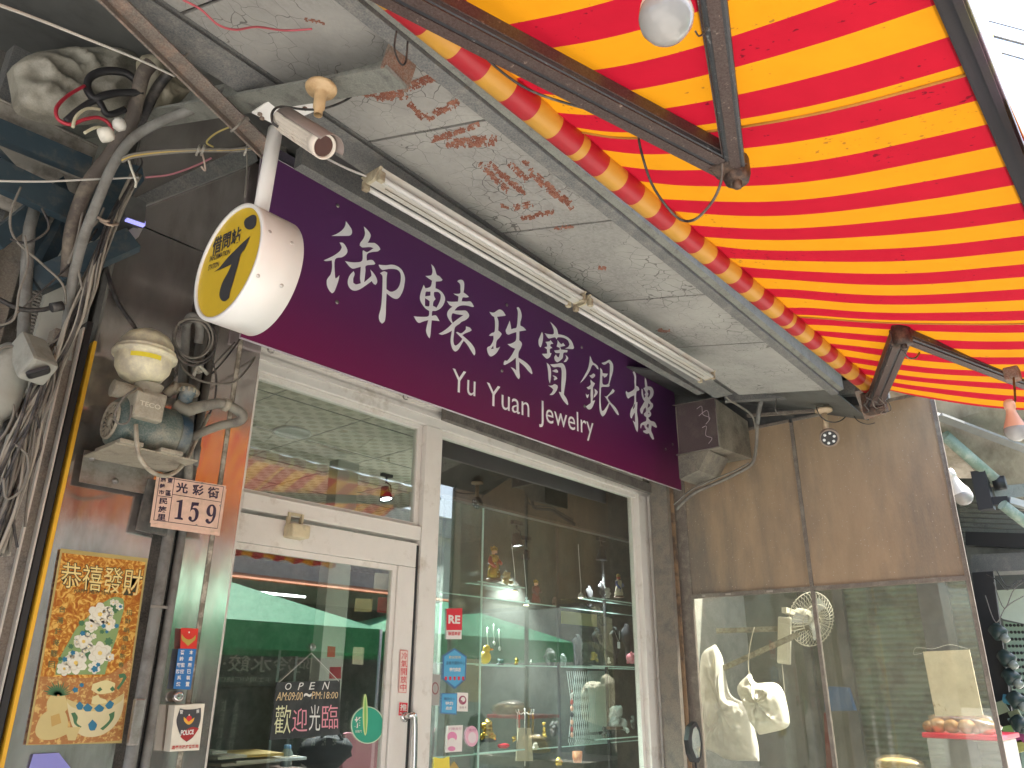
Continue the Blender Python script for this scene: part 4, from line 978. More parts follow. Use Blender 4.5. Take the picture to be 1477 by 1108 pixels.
# inlet: blue cap, elbow and dusty pipes returning under
cp = Q(270, 567, .0)
MB().lathe([(.026, -.05), (.026, -.004), (.031, -.002), (.031, .012), (.028, .016), (0, .016)], cp, (0.1, 0, 1), 20).build('filler_cap', mat('blue_cap', (.05, .10, .13), .5, dirt=(.35, .33, .28), dscale=8), pmp)
mb = MB()
for k in range(10):
    a_ = 2*math.pi*k/10; mb.box(cp+Vector((.031*math.cos(a_), .031*math.sin(a_), .006)), (.007, .007, .016))
mb.build('cap_grip', dust, pmp)
MB().tube([Q(252, 585, 0), Q(268, 592, -.02), Q(284, 588, -.02), Q(318, 582, -.03), Q(343, 592, -.03), Q(350, 601, -.03), Q(342, 609, -.02), Q(318, 614, 0), Q(285, 627, .03), Q(274, 640, .08), Q(271, 700, .14)], [.026, .024, .022, .019, .019, .02, .018, .0165, .0165, .0165, .0165], 14, sub=5).build('water_pipe', mat('dusty_pipe', (.24, .23, .19), .75, bump=.25, bscale=60, dirt=(.11, .10, .09), dscale=9), pmp)
MB().lathe([(.019, -.01), (.025, -.01), (.025, .01), (.019, .01)], Q(326, 584, -.03), (1, 0, -.15), 16).lathe([(.018, -.012), (.023, -.012), (.023, .012), (.018, .012)], Q(252, 560, .04), (1, 0, 0), 16).build('pipe_collar', dust, pmp)
MB().tube([Q(240, 570, .05), Q(252, 560, .04), Q(272, 560, .08), Q(282, 568, .12)], .018, 12, sub=4).build('outlet_pipe', dust, pmp)
# base plate and bracket
b0, b1, b2, b3 = Q(132, 640, -.12), Q(262, 660, -.12), Q(262, 656, .16), Q(150, 632, .16)
zp = b0.z
bp_ = lambda x, y: Vector((x, y, mc0.z-mr-.012))
xq0, xq1 = Q(140, 645).x, Q(262, 655).x
MB().prism([bp_(xq0+.02, 2.61), bp_(xq1+.02, 2.61), bp_(xq1+.02, 2.86), bp_(xq0+.02, 2.86)], (0, 0, .006)).build('base_plate', dust, pmp)
mb = MB()
for k in range(2): mb.b(xq0+.03+k*.14, xq0+.11+k*.14, 2.6, 2.8, bp_(0, 0).z+.006, bp_(0, 0).z+.022, .004)
mb.build('motor_foot', dust, pmp)
q0, q1 = at(120, 648, Y=2.86), at(216, 703, Y=2.86)
MB().prism([at(122, 649, Y=2.86), at(232, 668, Y=2.86), at(211, 713, Y=2.86), at(114, 695, Y=2.86)], (0, .004, 0)).build('wall_plate', M['steel_dull'], pmp)
for px, py in ((133, 661), (166, 694)):
    MB().lathe([(.012, 0), (.012, .004), (.007, .006), (.007, .012), (0, .013)], at(px, py, Y=2.858), (0, -1, 0), 6).build('wall_bolt', M['steel_dull'], pmp)
MB().tube([at(196, 613, Y=2.6), at(197, 632, Y=2.58), at(200, 655, Y=2.57), at(210, 673, Y=2.58), at(228, 685, Y=2.6), at(248, 684, Y=2.65), at(268, 665, Y=2.7), at(283, 635, Y=2.75), at(293, 615, Y=2.8), at(302, 597, Y=2.82)], .0075, 8, sub=5).build('power_cord', mat('dusty_white_cord', (.42, .38, .30), .7, dirt=(.25, .22, .17), dscale=12), pmp)
MB().tube([Q(196, 560, -.09), Q(180, 572, -.1), Q(168, 590, -.11), Q(166, 606, -.11), Q(175, 612, -.11), Q(186, 607, -.11), Q(190, 585, -.1)], .0035, 6, sub=4).build('loose_wire', M['dustcable'], pmp)
# coiled hose / cable loop hanging on a grey hook pipe right of the tank
hk = thing('cable_coil', 'loop of dusty black cable hung over a bent grey pipe beside the water pump', 'cable', tuple(Q(278, 480)))
MB().tube([at(262, 560, Y=2.84), at(265, 520, Y=2.84), at(268, 490, Y=2.82), at(269, 468, Y=2.78), at(276, 457, Y=2.75), at(285, 462, Y=2.75), at(288, 478, Y=2.78), at(286, 495, Y=2.8)], .017, 12, sub=5).build('bent_pipe', M['greyconduit'], hk)
for j, (dx, dy, sc) in enumerate(((0, 0, 1), (3, 4, 1.06), (-3, 2, .95), (1, 8, 1.1))):
    pts = [(255, 470), (251, 487), (258, 505), (274, 516), (292, 513), (304, 500), (307, 484), (300, 468), (288, 461), (272, 460), (258, 466)]
    MB().tube([at(278+(x_-278)*sc+dx, 487+(y_-487)*sc+dy, Y=2.73+.006*j) for x_, y_ in pts], .0045, 6, sub=4).build('cable_turn', M['cable'] if j % 2 else M['dustcable'], hk)
MB().box(at(285, 532, Y=2.78), (.03, .03, .03)).tube([at(278, 545, Y=2.76), at(285, 525, Y=2.76), at(300, 540, Y=2.76)], .008, 8).build('tap_valve', mat('pale_valve', (.5, .48, .4), .5, dirt=(.2, .2, .18), dscale=20), hk)
flex([P_(300, 500, 2.78), P_(306, 520, 2.76), P_(312, 545, 2.76), P_(310, 575, 2.78), P_(302, 598, 2.8)], .004, M['cable'], 'dark cable dropping from the coil down to the pump pipes')
flex([P_(257, 505, 2.8), P_(262, 528, 2.77), P_(280, 545, 2.75), P_(305, 553, 2.74), P_(335, 552, 2.76), P_(355, 535, 2.8), P_(368, 515, 2.9), P_(372, 500, 2.95)], .0045, M['dustcable'], 'grey cable swinging from the coil across to the shop front header')
flex([P_(306, 539, 2.85), P_(325, 518, 2.86), P_(346, 490, 2.88)], .0035, M['cable'], 'straight thin wire slanting up to the lower left corner of the purple sign')
flex([P_(150, 365, 2.86), P_(153, 385, 2.84), P_(160, 412, 2.82), P_(172, 440, 2.8), P_(190, 466, 2.76), P_(196, 476, 2.74)], .008, M['cable'], 'thick black cable curving down the steel pillar behind the tank')

# ================================================================ HOUSE NUMBER PLATE
hY = PY-.085
pf = Frame((0, hY-.001, H), (1, 0, 0), (0, 0, 1))
def HP(px, py): return frame_of(pf, at(px, py, Y=hY))
c_tl, c_tr, c_br, c_bl = HP(226.5, 685), HP(326, 701), HP(316, 768), HP(216.5, 754)
hp = thing('house_number_plate', 'pinkish house number plate 159 with black Chinese street name', 'sign', tuple(at(268, 768, Y=hY)))
ptm = mat('peach_enamel', (.72, .50, .40), .35, dirt=(.55, .40, .3), dscale=8)
def quad3(a_, b_, c_, d_, d=0): return [pf.p(q[0], q[1], d) for q in (a_, b_, c_, d_)]
MB().prism(quad3(c_bl, c_br, c_tr, c_tl), (0, .004, 0)).build('plate', ptm, hp)
off = (.006, -.012)
MB().prism([pf.p(q[0]+off[0], q[1]+off[1], -.005) for q in (c_bl, c_br, c_tr, c_tl)], (0, .003, 0)).build('rear_plate', ptm, hp)
pk = flat((.03, .02, .05), .5)
s10 = 1477/140
HZ = lambda x, y: HP(200+x/s10, 680+y/s10)
mb = MB()
for body, qd in (('光', [(568, 160), (748, 188), (742, 345), (560, 318)]), ('彩', [(815, 195), (990, 215), (985, 375), (812, 360)]), ('街', [(1048, 232), (1222, 250), (1212, 420), (1045, 402)]),
                 ('嘉', [(328, 92), (415, 100), (408, 165), (325, 158)]), ('義', [(318, 185), (405, 195), (398, 262), (312, 252)]), ('市', [(306, 280), (390, 288), (382, 355), (300, 348)]), ('東', [(436, 105), (520, 112), (514, 188), (430, 180)]), ('區', [(410, 285), (492, 295), (486, 378), (404, 368)]),
                 ('民', [(315, 400), (440, 410), (430, 505), (302, 495)]), ('族', [(300, 525), (428, 535), (415, 632), (288, 620)]), ('里', [(288, 645), (412, 655), (402, 752), (270, 740)])):
    put_between(mb, pf, body, qd, HZ, .03)
mb.build('street_name_lettering', pk, hp)
# serif digits drawn as outlines
mb = MB()
def hz(pts): return [HZ(*p_) for p_ in pts]
fill_shape(mb, pf, [hz([(668,432),(640,700),(668,715),(668,742),(540,722),(542,705),(585,700),(612,470),(572,466),(574,450),(630,440)])], .001, smooth=False)
fill_shape(mb, pf, [hz([(806,468),(918,478),(905,528),(840,525),(815,560),(870,560),(905,600),(910,650),(895,710),(860,755),(810,770),(765,745),(752,712),(768,685),(795,690),(805,715),(800,742),(830,738),(852,700),(858,640),(845,592),(815,582),(790,600),(775,628)])], .001)
fill_shape(mb, pf, [hz([(1105,505),(1145,515),(1172,560),(1175,620),(1160,700),(1120,770),(1068,800),(1025,780),(1012,748),(1030,722),(1058,728),(1065,760),(1090,765),(1112,725),(1125,670),(1100,690),(1060,680),(1030,640),(1032,580),(1062,525)]), hz([(1102,530),(1085,560),(1080,620),(1095,665),(1115,655),(1128,610),(1130,560),(1120,532)])], .001)
mb.build('number', pk, hp)
mb = MB()
def line2(a_, b_, w_=.0011):
    a_, b_ = Vector(HZ(*a_)), Vector(HZ(*b_)); d_ = (b_-a_).normalized(); n_ = Vector((-d_.y, d_.x))*w_
    mb.face([pf.p(q.x, q.y, .0006) for q in (a_-n_, b_-n_, b_+n_, a_+n_)])
for l_ in (((318, 82), (1290, 235)), ((1290, 235), (1195, 872)), ((1195, 872), (225, 740)), ((225, 740), (318, 82)), ((545, 100), (450, 762)), ((510, 350), (1250, 470)), ((290, 372), (505, 400))): line2(*l_)
mb.build('ruled_lines', pk, hp)
for x, y in ((958, 182), (1238, 520), (875, 820)):
    q = HZ(x, y); MB().lathe([(.0035, 0), (.003, .003), (0, .004)], pf.p(q[0], q[1], .0005), (0, -1, 0), 10).build('rivet', M['steel_dull'], hp)
MB().b(1.27, 1.42, hY+.01, PY-.002, H+.43*2.9*.35, H+.43*2.9*.35+.001).build('x_tmp', M['black'], hp)
bpy.data.objects.remove(bpy.data.objects['x_tmp'])
# dark backing tablet the plate hangs over
mesh_thing(MB().prism([at(214, 690, Y=PY-.045), at(262, 700, Y=PY-.045), at(245, 775, Y=PY-.045), at(197, 764, Y=PY-.045)], (0, .012, 0)), 'dark_tablet', mat('dark_tablet', (.1, .1, .095), .5, .2, dirt=(.2, .19, .17), dscale=10), 'dark grey tablet on the pillar partly behind the house number plate', 'plate')

# ================================================================ POSTER
Yp = PY-.012
ppf = Frame((0, Yp-.001, H), (1, 0, 0), (0, 0, 1))
def PP(px, py): return frame_of(ppf, at(px, py, Y=Yp))
s11 = 608/170
PZ = lambda x, y: PP(60+x/s11, 780+y/s11)
po = thing('new_year_poster', 'gold and orange New Year poster with flowers and a bowl on the steel pillar', 'poster', tuple(at(125, 1080, Y=Yp)))
gold = bpy.data.materials.new('crinkled_gold_foil'); gold.use_nodes = True; n = gold.node_tree; N = n.nodes; L = n.links; p = N['Principled BSDF']; p.inputs['Roughness'].default_value = .42; p.inputs['Metallic'].default_value = .45
tc = N.new('ShaderNodeTexCoord'); nz = N.new('ShaderNodeTexNoise'); nz.inputs['Scale'].default_value = 42; nz.inputs['Detail'].default_value = 6; nz.inputs['Distortion'].default_value = 1.8; L.new(tc.outputs['Object'], nz.inputs['Vector'])
cr = N.new('ShaderNodeValToRGB'); L.new(nz.outputs[0], cr.inputs[0]); cr.color_ramp.elements[0].position = .38; cr.color_ramp.elements[0].color = (.40, .12, .02, 1); cr.color_ramp.elements[1].position = .62; cr.color_ramp.elements[1].color = (.78, .48, .12, 1)
e_ = cr.color_ramp.elements.new(.5); e_.color = (.52, .21, .03, 1); L.new(cr.outputs[0], p.inputs['Base Color'])
vo = N.new('ShaderNodeTexVoronoi'); vo.inputs['Scale'].default_value = 90; L.new(tc.outputs['Object'], vo.inputs['Vector'])
bp = N.new('ShaderNodeBump'); bp.inputs['Strength'].default_value = .5; bp.inputs['Distance'].default_value = .002; L.new(vo.outputs[0], bp.inputs['Height']); L.new(bp.outputs[0], p.inputs['Normal'])
cs = [PZ(98, 40), PZ(548, 92), PZ(412, 1040), PZ(-85, 1065)]
cs[3] = PP(37, 1075); cs[2] = PP(175, 1072)
MB().prism([ppf.p(q[0], q[1], 0) for q in (cs[3], cs[2], cs[1], cs[0])], (0, .0015, 0)).build('sheet', gold, po)
olive = flat((.42, .33, .12), .5)
mb = MB()
cv = [Vector(q) for q in cs]; cen = sum(cv, Vector((0, 0)))/4
for k in range(4):
    a_, b_ = cv[k], cv[(k+1) % 4]; ia, ib = a_.lerp(cen, .045), b_.lerp(cen, .045)
    mb.face([ppf.p(q.x, q.y, .0004) for q in (a_, b_, ib, ia)])
mb.build('border', olive, po)
def PF(name, m, loops, d=.0006, hole=False):
    for lp in loops: fill_shape(MB(), ppf, [[PZ(*p_) for p_ in lp]], d).build(name, m, po, fix=False)
ivory = flat((.56, .46, .20), .5); cream_ = flat((.62, .55, .32), .5); dgreen = flat((.06, .16, .07), .5); teal = flat((.03, .17, .28), .4); whitef = flat((.70, .68, .56), .5); mgreen = flat((.22, .32, .12), .5)
PF('lower_ground', mat('rust_gold_ground', (.38, .16, .045), .5, dirt=(.62, .42, .14), dscale=60, dlo=.5, dhi=.6), [[(-70, 1050), (-10, 700), (320, 700), (470, 600), (412, 1030), (100, 1050)]], .0005)
PF('island_shape', mgreen, [[(350, 300), (385, 290), (420, 300), (425, 345), (405, 420), (385, 500), (350, 600), (325, 690), (70, 692), (75, 650), (105, 580), (140, 520), (180, 450), (240, 390), (290, 340)]], .0008)
def flowers(spots, name, m, d, petals=6, inner=None):
    rng = random.Random(3)
    for (x, y, r) in spots:
        mb = MB(); pts = []
        for k in range(petals*6):
            a_ = 2*math.pi*k/(petals*6); rr = r*(.72+.28*abs(math.sin(petals*a_/2)))*(1+.08*rng.random())
            pts.append(PZ(x+rr*math.cos(a_), y+rr*.95*math.sin(a_)))
        fill_shape(mb, ppf, [pts], d, smooth=False); mb.build(name, m, po, fix=False)
rg_ = random.Random(5)
fsp = [(300, 380, 62), (300, 580, 62), (175, 630, 60), (215, 520, 50), (345, 430, 38), (255, 440, 35), (115, 660, 40), (400, 340, 20), (270, 655, 34), (350, 600, 24)]
for k in range(26):
    t_ = rg_.random(); fsp.append((375-285*t_+rg_.uniform(-35, 75)*min(1, .3+t_), 320+350*t_+rg_.uniform(-14, 14), rg_.uniform(9, 18)))
flowers(fsp, 'white_flower', whitef, .0012)
flowers([(x+rg_.uniform(-4, 4), y+rg_.uniform(-4, 4), r*.66) for x, y, r in fsp], 'petal_line', flat((.62, .58, .45)), .0014, 5)
flowers([(x, y, r*.58) for x, y, r in fsp], 'inner_petal', whitef, .0016, 5)
flowers([(x, y, r*.2) for x, y, r in fsp], 'flower_heart', flat((.7, .5, .12)), .0018)
flowers([(318, 440, 12), (210, 478, 14), (118, 612, 14), (160, 578, 13), (272, 662, 18), (290, 640, 12), (385, 440, 12), (405, 340, 9), (335, 470, 9), (172, 770, 15), (205, 745, 12)], 'blue_flower', teal, .002, 5)
flowers([(375, 350, 26), (235, 470, 20), (205, 425, 16), (345, 520, 22), (240, 590, 24), (150, 545, 14), (310, 470, 12), (95, 610, 12)], 'leaf_cluster', dgreen, .0011, 7)
# pineapple leaves, bowl, coin plate, gourd cup
lv = []
for k in range(15):
    a_ = R(-8-12*k); lv.append([(85+8*math.cos(a_+.5), 800+8*math.sin(a_+.5)), (85+50*math.cos(a_+.12), 795+46*math.sin(a_+.12)), (85+(86 if k % 2 else 66)*math.cos(a_), 795+(80 if k % 2 else 58)*math.sin(a_)), (85+8*math.cos(a_-.5), 800+8*math.sin(a_-.5))])
PF('pineapple_leaf', dgreen, lv, .0012)
PF('pineapple', ivory, [[(45, 800), (120, 800), (135, 860), (100, 900), (40, 890), (25, 840)]], .0009)
PF('coin_plate', ivory, [[(-30, 960), (0, 900), (60, 865), (110, 870), (135, 930), (125, 1000), (60, 1025), (0, 1025), (-30, 1000)]], .001)
PF('coin_square', flat((.5, .33, .1)), [[(45, 905), (90, 890), (100, 940), (50, 960)]], .0014)
PF('bowl', cream_, [[(128, 815), (150, 845), (260, 868), (360, 845), (425, 790), (415, 880), (370, 960), (300, 1005), (220, 1010), (165, 970), (140, 900)]], .0012)
PF('bowl_rim', ivory, [[(128, 815), (180, 835), (270, 845), (350, 830), (425, 785), (410, 825), (340, 865), (255, 880), (160, 860), (132, 835)]], .0018)
PF('blue_stone', teal, [[(175, 850), (195, 828), (215, 850), (205, 872), (185, 870)], [(210, 862), (235, 838), (262, 860), (250, 880), (225, 880)], [(268, 865), (295, 842), (322, 862), (310, 880), (285, 882)], [(325, 850), (350, 822), (372, 838), (360, 862), (340, 868)], [(238, 948), (260, 922), (284, 948), (272, 978), (248, 978)]], .002)
PF('bowl_scroll', dgreen, [[(150, 890), (170, 885), (185, 910), (180, 940), (205, 960), (195, 965), (168, 945), (160, 915)], [(300, 970), (330, 945), (350, 920), (345, 895), (375, 880), (370, 915), (345, 950), (315, 978)], [(395, 690), (425, 685), (438, 705), (420, 735), (395, 770), (385, 760), (408, 730), (420, 706), (400, 710)], [(282, 770), (300, 755), (312, 768), (295, 780)], [(350, 765), (365, 750), (378, 768), (362, 778)]], .0019)
PF('gourd', flat((.68, .6, .3)), [[(255, 840), (262, 805), (290, 795), (300, 810), (330, 820), (340, 840), (300, 850)], [(262, 740), (330, 720), (378, 735), (372, 780), (300, 792), (255, 770)]], .0011)
PF('small_cup', ivory, [[(112, 965), (198, 960), (180, 1010), (172, 1030), (135, 1030), (130, 1010)]], .002)
mb = MB(); put_between(mb, ppf, '恭禧發財', [(96, 105), (528, 150), (505, 290), (92, 245)], PZ, .03); mb.build('greeting_outline', flat((.05, .05, .02)), po)
mb = MB()
vs_, fs2 = text_polys('恭禧發財', -.004)
def offs(mb, d, bold):
    put_between(mb, ppf, '恭禧發財', [(100, 110), (524, 154), (502, 285), (97, 240)], PZ, bold)
    for v in mb.bm.verts: v.co.y -= d
offs(mb, .0012, .0); mb.build('greeting', flat((.78, .62, .25), .4), po)
mb = MB(); put_between(mb, ppf, 'HAPPY NEW YEAR', [(170, 248), (360, 258), (358, 280), (166, 268)], PZ, .02); mb.build('greeting_english', flat((.12, .1, .03)), po)
mb = MB()
for k, chx in enumerate('台灣錢淹腳目'): x_ = 108-k*11; y_ = 352+k*57; put_between(mb, ppf, chx, [(x_-17, y_-17), (x_+17, y_-14), (x_+13, y_+20), (x_-20, y_+17)], PZ, .01)
for k, chx in enumerate('招財納福迎新春'): x_ = 452-k*7; y_ = 370+k*45; put_between(mb, ppf, chx, [(x_-15, y_-15), (x_+15, y_-12), (x_+12, y_+15), (x_-17, y_+13)], PZ, .01)
mb.build('couplet', flat((.1, .12, .04)), po)
# second poster, bluish, entering at the bottom
mesh_thing(MB().prism([at(42, 1108, Y=Yp), at(48, 1088, Y=Yp), at(85, 1086, Y=Yp), at(105, 1112, Y=Yp), at(105, 1200, Y=Yp), at(30, 1200, Y=Yp)], (0, .001, 0)), 'blue_sheet', flat((.25, .25, .6)), 'pale violet blue sheet on the pillar below the gold poster', 'poster')

# ================================================================ STICKERS ON THE PILLAR
Ys = PY-.016
sfm = Frame((0, Ys-.0006, H), (1, 0, 0), (0, 0, 1))
s12 = 554/110
def SZ(x, y): return frame_of(sfm, at(230+x/s12, 880+y/s12, Y=Ys))
rw = flat((.78, .76, .72), .4); blue = flat((.03, .16, .42), .4); redi = flat((.62, .03, .02), .4)
st_ = thing('alarm_sticker', 'narrow red and blue alarm system sticker on the steel pillar', 'sticker', tuple(at(262, 994, Y=Ys)))
def quadp(mb, fr, conv, pts, d=0): mb.face([fr.p(*conv(*q), d) for q in pts]); return mb
quadp(MB(), sfm, SZ, [(150, 280), (268, 282), (282, 135), (155, 130)]).build('red_part', redi, st_)
quadp(MB(), sfm, SZ, [(100, 572), (225, 578), (268, 283), (137, 281)]).build('blue_part', blue, st_)
mb = MB(); fill_shape(mb, sfm, [[SZ(*q) for q in [(160, 172), (180, 200), (210, 215), (240, 205), (262, 180), (258, 215), (225, 245), (205, 262), (185, 240), (160, 215)]]], .0008)
mb.build('eagle_emblem', flat((.45, .33, .06)), st_)
q = SZ(214, 162); disc(MB(), sfm, q[0], q[1], .003, None, .001).build('emblem_disc', rw, st_)
mb = MB()
for k, chx in enumerate('本處所已裝置'): y_ = 308+k*46; x_ = 231-k*5.5; put_between(mb, sfm, chx, [(x_-14, y_-16), (x_+14, y_-16), (x_+12, y_+16), (x_-16, y_+16)], SZ, .02)
for k, chx in enumerate('警鈴  系統'):
    if chx != ' ': y_ = 308+k*46; x_ = 166-k*6; put_between(mb, sfm, chx, [(x_-14, y_-16), (x_+16, y_-16), (x_+13, y_+16), (x_-17, y_+16)], SZ, .02)
for k, chx in enumerate(('聯監', '防控')): y_ = 400+k*46; x_ = 155-k*6; put_between(mb, sfm, chx, [(x_-28, y_-16), (x_+30, y_-16), (x_+26, y_+16), (x_-30, y_+16)], SZ, .02)
mb.build('white_lettering', rw, st_)
q = at(257, 1005, Y=Ys)
kd = MB().lathe([(.02, 0), (.02, .006), (.016, .01), (.006, .011), (0, .008)], q, (0, -1, 0), 20)
mesh_thing(kd, 'lock_cylinder', M['steel'], 'round steel lock in the pillar between the two police stickers', 'lock')
# police box sign
Yb = PY-.05
bfm = Frame((0, Yb-.0008, H), (1, 0, 0), (0, 0, 1))
def BZ(x, y): return frame_of(bfm, at(230+x/s12, 880+y/s12, Y=Yb))
pb = thing('police_sign', 'small cream police box sign with dark shield, on the steel pillar', 'sign', tuple(at(268, 1085, Y=Yb)))
pcs = [BZ(75, 1030), BZ(288, 1018), BZ(330, 680), BZ(112, 692)]
MB().prism([bfm.p(*q, -.0008) for q in pcs], (0, .045, 0)).build('box', mat('cream_box', (.74, .70, .58), .45), pb)
mb = MB(); fill_shape(mb, bfm, [[BZ(*q) for q in [(148, 715), (185, 722), (225, 722), (265, 718), (300, 710), (298, 790), (275, 870), (240, 925), (195, 958), (160, 925), (135, 870), (122, 800)]]], .0006); mb.build('shield', flat((.05, .05, .055)), pb)
mb = MB(); fill_shape(mb, bfm, [[BZ(*q) for q in [(150, 920), (180, 880), (235, 850), (285, 860), (265, 890), (240, 920), (195, 955), (168, 938)]]], .0008); mb.build('shield_flash', flat((.35, .02, .02)), pb)
q = BZ(213, 790); mb = MB(); disc(mb, bfm, q[0], q[1], .0105, .0105, .001); mb.build('red_disc', flat((.6, .03, .03)), pb)
mb = MB(); fill_shape(mb, bfm, [[BZ(*q) for q in [(175, 775), (195, 795), (208, 810), (220, 805), (252, 780), (245, 805), (228, 825), (208, 832), (188, 820), (175, 800)]]], .0014); mb.build('eagle', flat((.75, .4, .05)), pb)
q = BZ(214, 762); disc(MB(), bfm, q[0], q[1], .0026, None, .0016).build('disc_dot', rw, pb)
mb = MB(); put_between(mb, bfm, 'POLICE', [(155, 872), (248, 868), (245, 902), (150, 912)], BZ, .03); put_between(mb, bfm, '警', [(146, 725), (170, 725), (168, 755), (144, 755)], BZ, .01); put_between(mb, bfm, '察', [(266, 722), (288, 720), (286, 748), (264, 750)], BZ, .01)
for v in mb.bm.verts: v.co.y -= .001
mb.build('white_lettering', rw, pb)
mb = MB(); put_between(mb, bfm, '嘉義市政府警察局', [(90, 985), (282, 975), (280, 1002), (86, 1014)], BZ, .02); mb.build('red_lettering', flat((.5, .05, .04)), pb)

# ================================================================ NEIGHBOUR'S GLASS SCREEN
XP = 5.3
ya, yb, ym = 1.03, 2.87, 1.965
zt_, zh_ = H+1.775, H+.60
bronze = mat('dusty_bronze', (.17, .14, .12), .6, .3, bump=.3, bscale=90, dirt=(.3, .27, .22), dscale=14, dlo=.48, dhi=.7, fine=.3)
ns = thing('glass_screen', 'framed side screen of the neighbouring stall, brown film above and dirty clear glass below', 'screen', (XP, 1.95, 0))
film = mat('brown_film', (.37, .265, .17), .45, bump=.15, bscale=30, dirt=(.20, .165, .13), dscale=1.4, dlo=.46, dhi=.62, stretch=(1, 1, .25), fine=.12, spec=.4)
def speck(m, scale=35, thr=.93, col=(.5, .45, .38)):
    n = m.node_tree; N = n.nodes; L = n.links; p = N['Principled BSDF']; src = p.inputs['Base Color'].links[0].from_socket
    tc = N.new('ShaderNodeTexCoord'); v = N.new('ShaderNodeTexVoronoi'); v.inputs['Scale'].default_value = scale; L.new(tc.outputs['Object'], v.inputs['Vector'])
    a_ = mth('LESS_THAN', v.outputs['Distance'], .12, N, L); s_ = N.new('ShaderNodeSeparateColor'); L.new(v.outputs['Color'], s_.inputs[0]); b_ = mth('GREATER_THAN', s_.outputs[0], thr, N, L)
    mx = N.new('ShaderNodeMix'); mx.data_type = 'RGBA'; L.new(mth('MULTIPLY', a_, b_, N, L), mx.inputs[0]); L.new(src, mx.inputs[6]); mx.inputs[7].default_value = (*col, 1); L.new(mx.outputs[2], p.inputs['Base Color'])
speck(film, 45, .72)
for y0, y1 in ((ya+.02, ym-.012), (ym+.012, yb-.02)):
    MB().b(XP, XP+.005, y0, y1, zh_+.015, zt_-.01).build('brown_pane', film, ns)
G2 = glassmat('dirty_glass', (.91, .92, .88), .0, .0, .20, (.45, .43, .34), 2.2, .38, .75)
for y0, y1 in ((ya+.02, ym-.012), (ym+.012, yb-.02)):
    MB().b(XP, XP+.005, y0, y1, .5, zh_-.015).build('clear_pane', G2, ns)
MB().b(XP-.012, XP+.015, ym-.012, ym+.012, .4, zt_-.02).build('mid_post', bronze, ns)
MB().b(XP-.012, XP+.02, ya-.0, ya+.022, .0, zt_+.02).b(XP-.016, XP-.013, ya-.004, ya+.003, 0, zt_+.02).build('outer_post', bronze, ns)
MB().b(XP-.012, XP+.02, yb-.02, yb+.13, .0, zt_-.2).build('inner_post', bronze, ns)
MB().b(XP-.012, XP+.018, ya+.023, ym-.013, zh_-.014, zh_+.014).b(XP-.012, XP+.018, ym+.013, yb-.021, zh_-.014, zh_+.014).build('transom', bronze, ns)
MB().b(XP-.012, XP+.018, ya+.023, ym-.013, zt_-.012, zt_+.008).b(XP-.012, XP+.018, ym+.013, yb-.021, zt_-.012, zt_+.008).build('top_rail', bronze, ns)
MB().b(XP-.01, XP+.03, ya+.023, yb-.021, 0, .5).build('base_panel', M['dustysteel'], ns)
mb = MB()
for px, w_ in ((1015, 5), (1050, 9), (1110, 10)):
    q = at(px, 861-(px-995)*.07, X=XP-.014); mb.b(XP-.015, XP-.0125, q.y-w_*.0022, q.y+w_*.0022, zh_-.006, zh_+.006)
mb.build('tape_scrap', flat((.42, .38, .33)), ns)

# ---- behind the screen
stall = thing('stall_building', 'dim neighbouring stall seen through the dirty glass, with a ribbed green grey shutter', 'building', (7, 3, 0))
MB().b(5.36, 11.5, 3.3, 3.4, 0, 5).build('rear_wall', mat('stall_wall', (.24, .25, .19), .8, dirt=(.12, .12, .09), dscale=2), stall)
shm = mat('green_grey_shutter', (.20, .27, .20), .45, .3, dirt=(.11, .13, .10), dscale=4, fine=.15)
mb = MB(); g_ = []
nz_ = 56
for j in range(nz_*4+1):
    z = .3+j*2.6/(nz_*4); dx = .012*math.sin(j*math.pi/2+.3); g_.append([mb.bm.verts.new((6.9+dx, y, z)) for y in (1.38, 2.35)])
for a_, b_ in zip(g_, g_[1:]): mb.bm.faces.new((a_[0], a_[1], b_[1], b_[0])).smooth = True
mb.build('shutter', shm, stall)
mb = MB().b(6.84, 6.88, 1.50, 1.72, .2, 3.2).b(6.84, 6.9, 2.3, 2.38, .2, 3.2).b(6.84, 6.9, 2.62, 2.68, .2, 3.2); mb.build('shutter_post', M['darksheet'], stall)
MB().b(6.95, 7.0, 1.36, 3.3, 0, 3.3).build('side_wall', mat('stall_side', (.15, .16, .13), .8), stall)
MB().b(5.34, 5.62, 2.2, 2.85, 0, .85).build('counter', mat('counter_dark', (.12, .11, .09), .5), stall)

# wall fan
fc = at(1170, 893, X=6.0)
fan = thing('wall_fan', 'white wire cage wall fan hanging behind the dirty glass', 'fan', tuple(fc))
fn = Vector((-.45, -.8, -.3)).normalized(); f1 = fn.cross(Vector((0, 0, 1))).normalized(); f2 = f1.cross(fn)
fm = mat('yellowed_fan_white', (.62, .60, .48), .45)
mb = MB(); rr_ = .20
for k in range(40):
    a_ = 2*math.pi*k/40; d_ = f1*math.cos(a_)+f2*math.sin(a_)
    mb.tube([fc+d_*.03+fn*.07, fc+d_*rr_*.6+fn*.06, fc+d_*rr_*.93+fn*.03, fc+d_*rr_, fc+d_*rr_*.93-fn*.03, fc+d_*.05-fn*.06], .0018, 4)
for r_, h_ in ((rr_, 0), (rr_*.6, .06), (.03, .07)): mb.tube([fc+(f1*math.cos(a_*math.pi/16)+f2*math.sin(a_*math.pi/16))*r_+fn*h_ for a_ in range(33)], .003, 5)
mb.build('cage', fm, fan)
MB().lathe([(0, -.16), (.045, -.15), (.055, -.1), (.055, -.05), (.02, -.04)], fc, fn, 20).build('motor', fm, fan)
mb = MB()
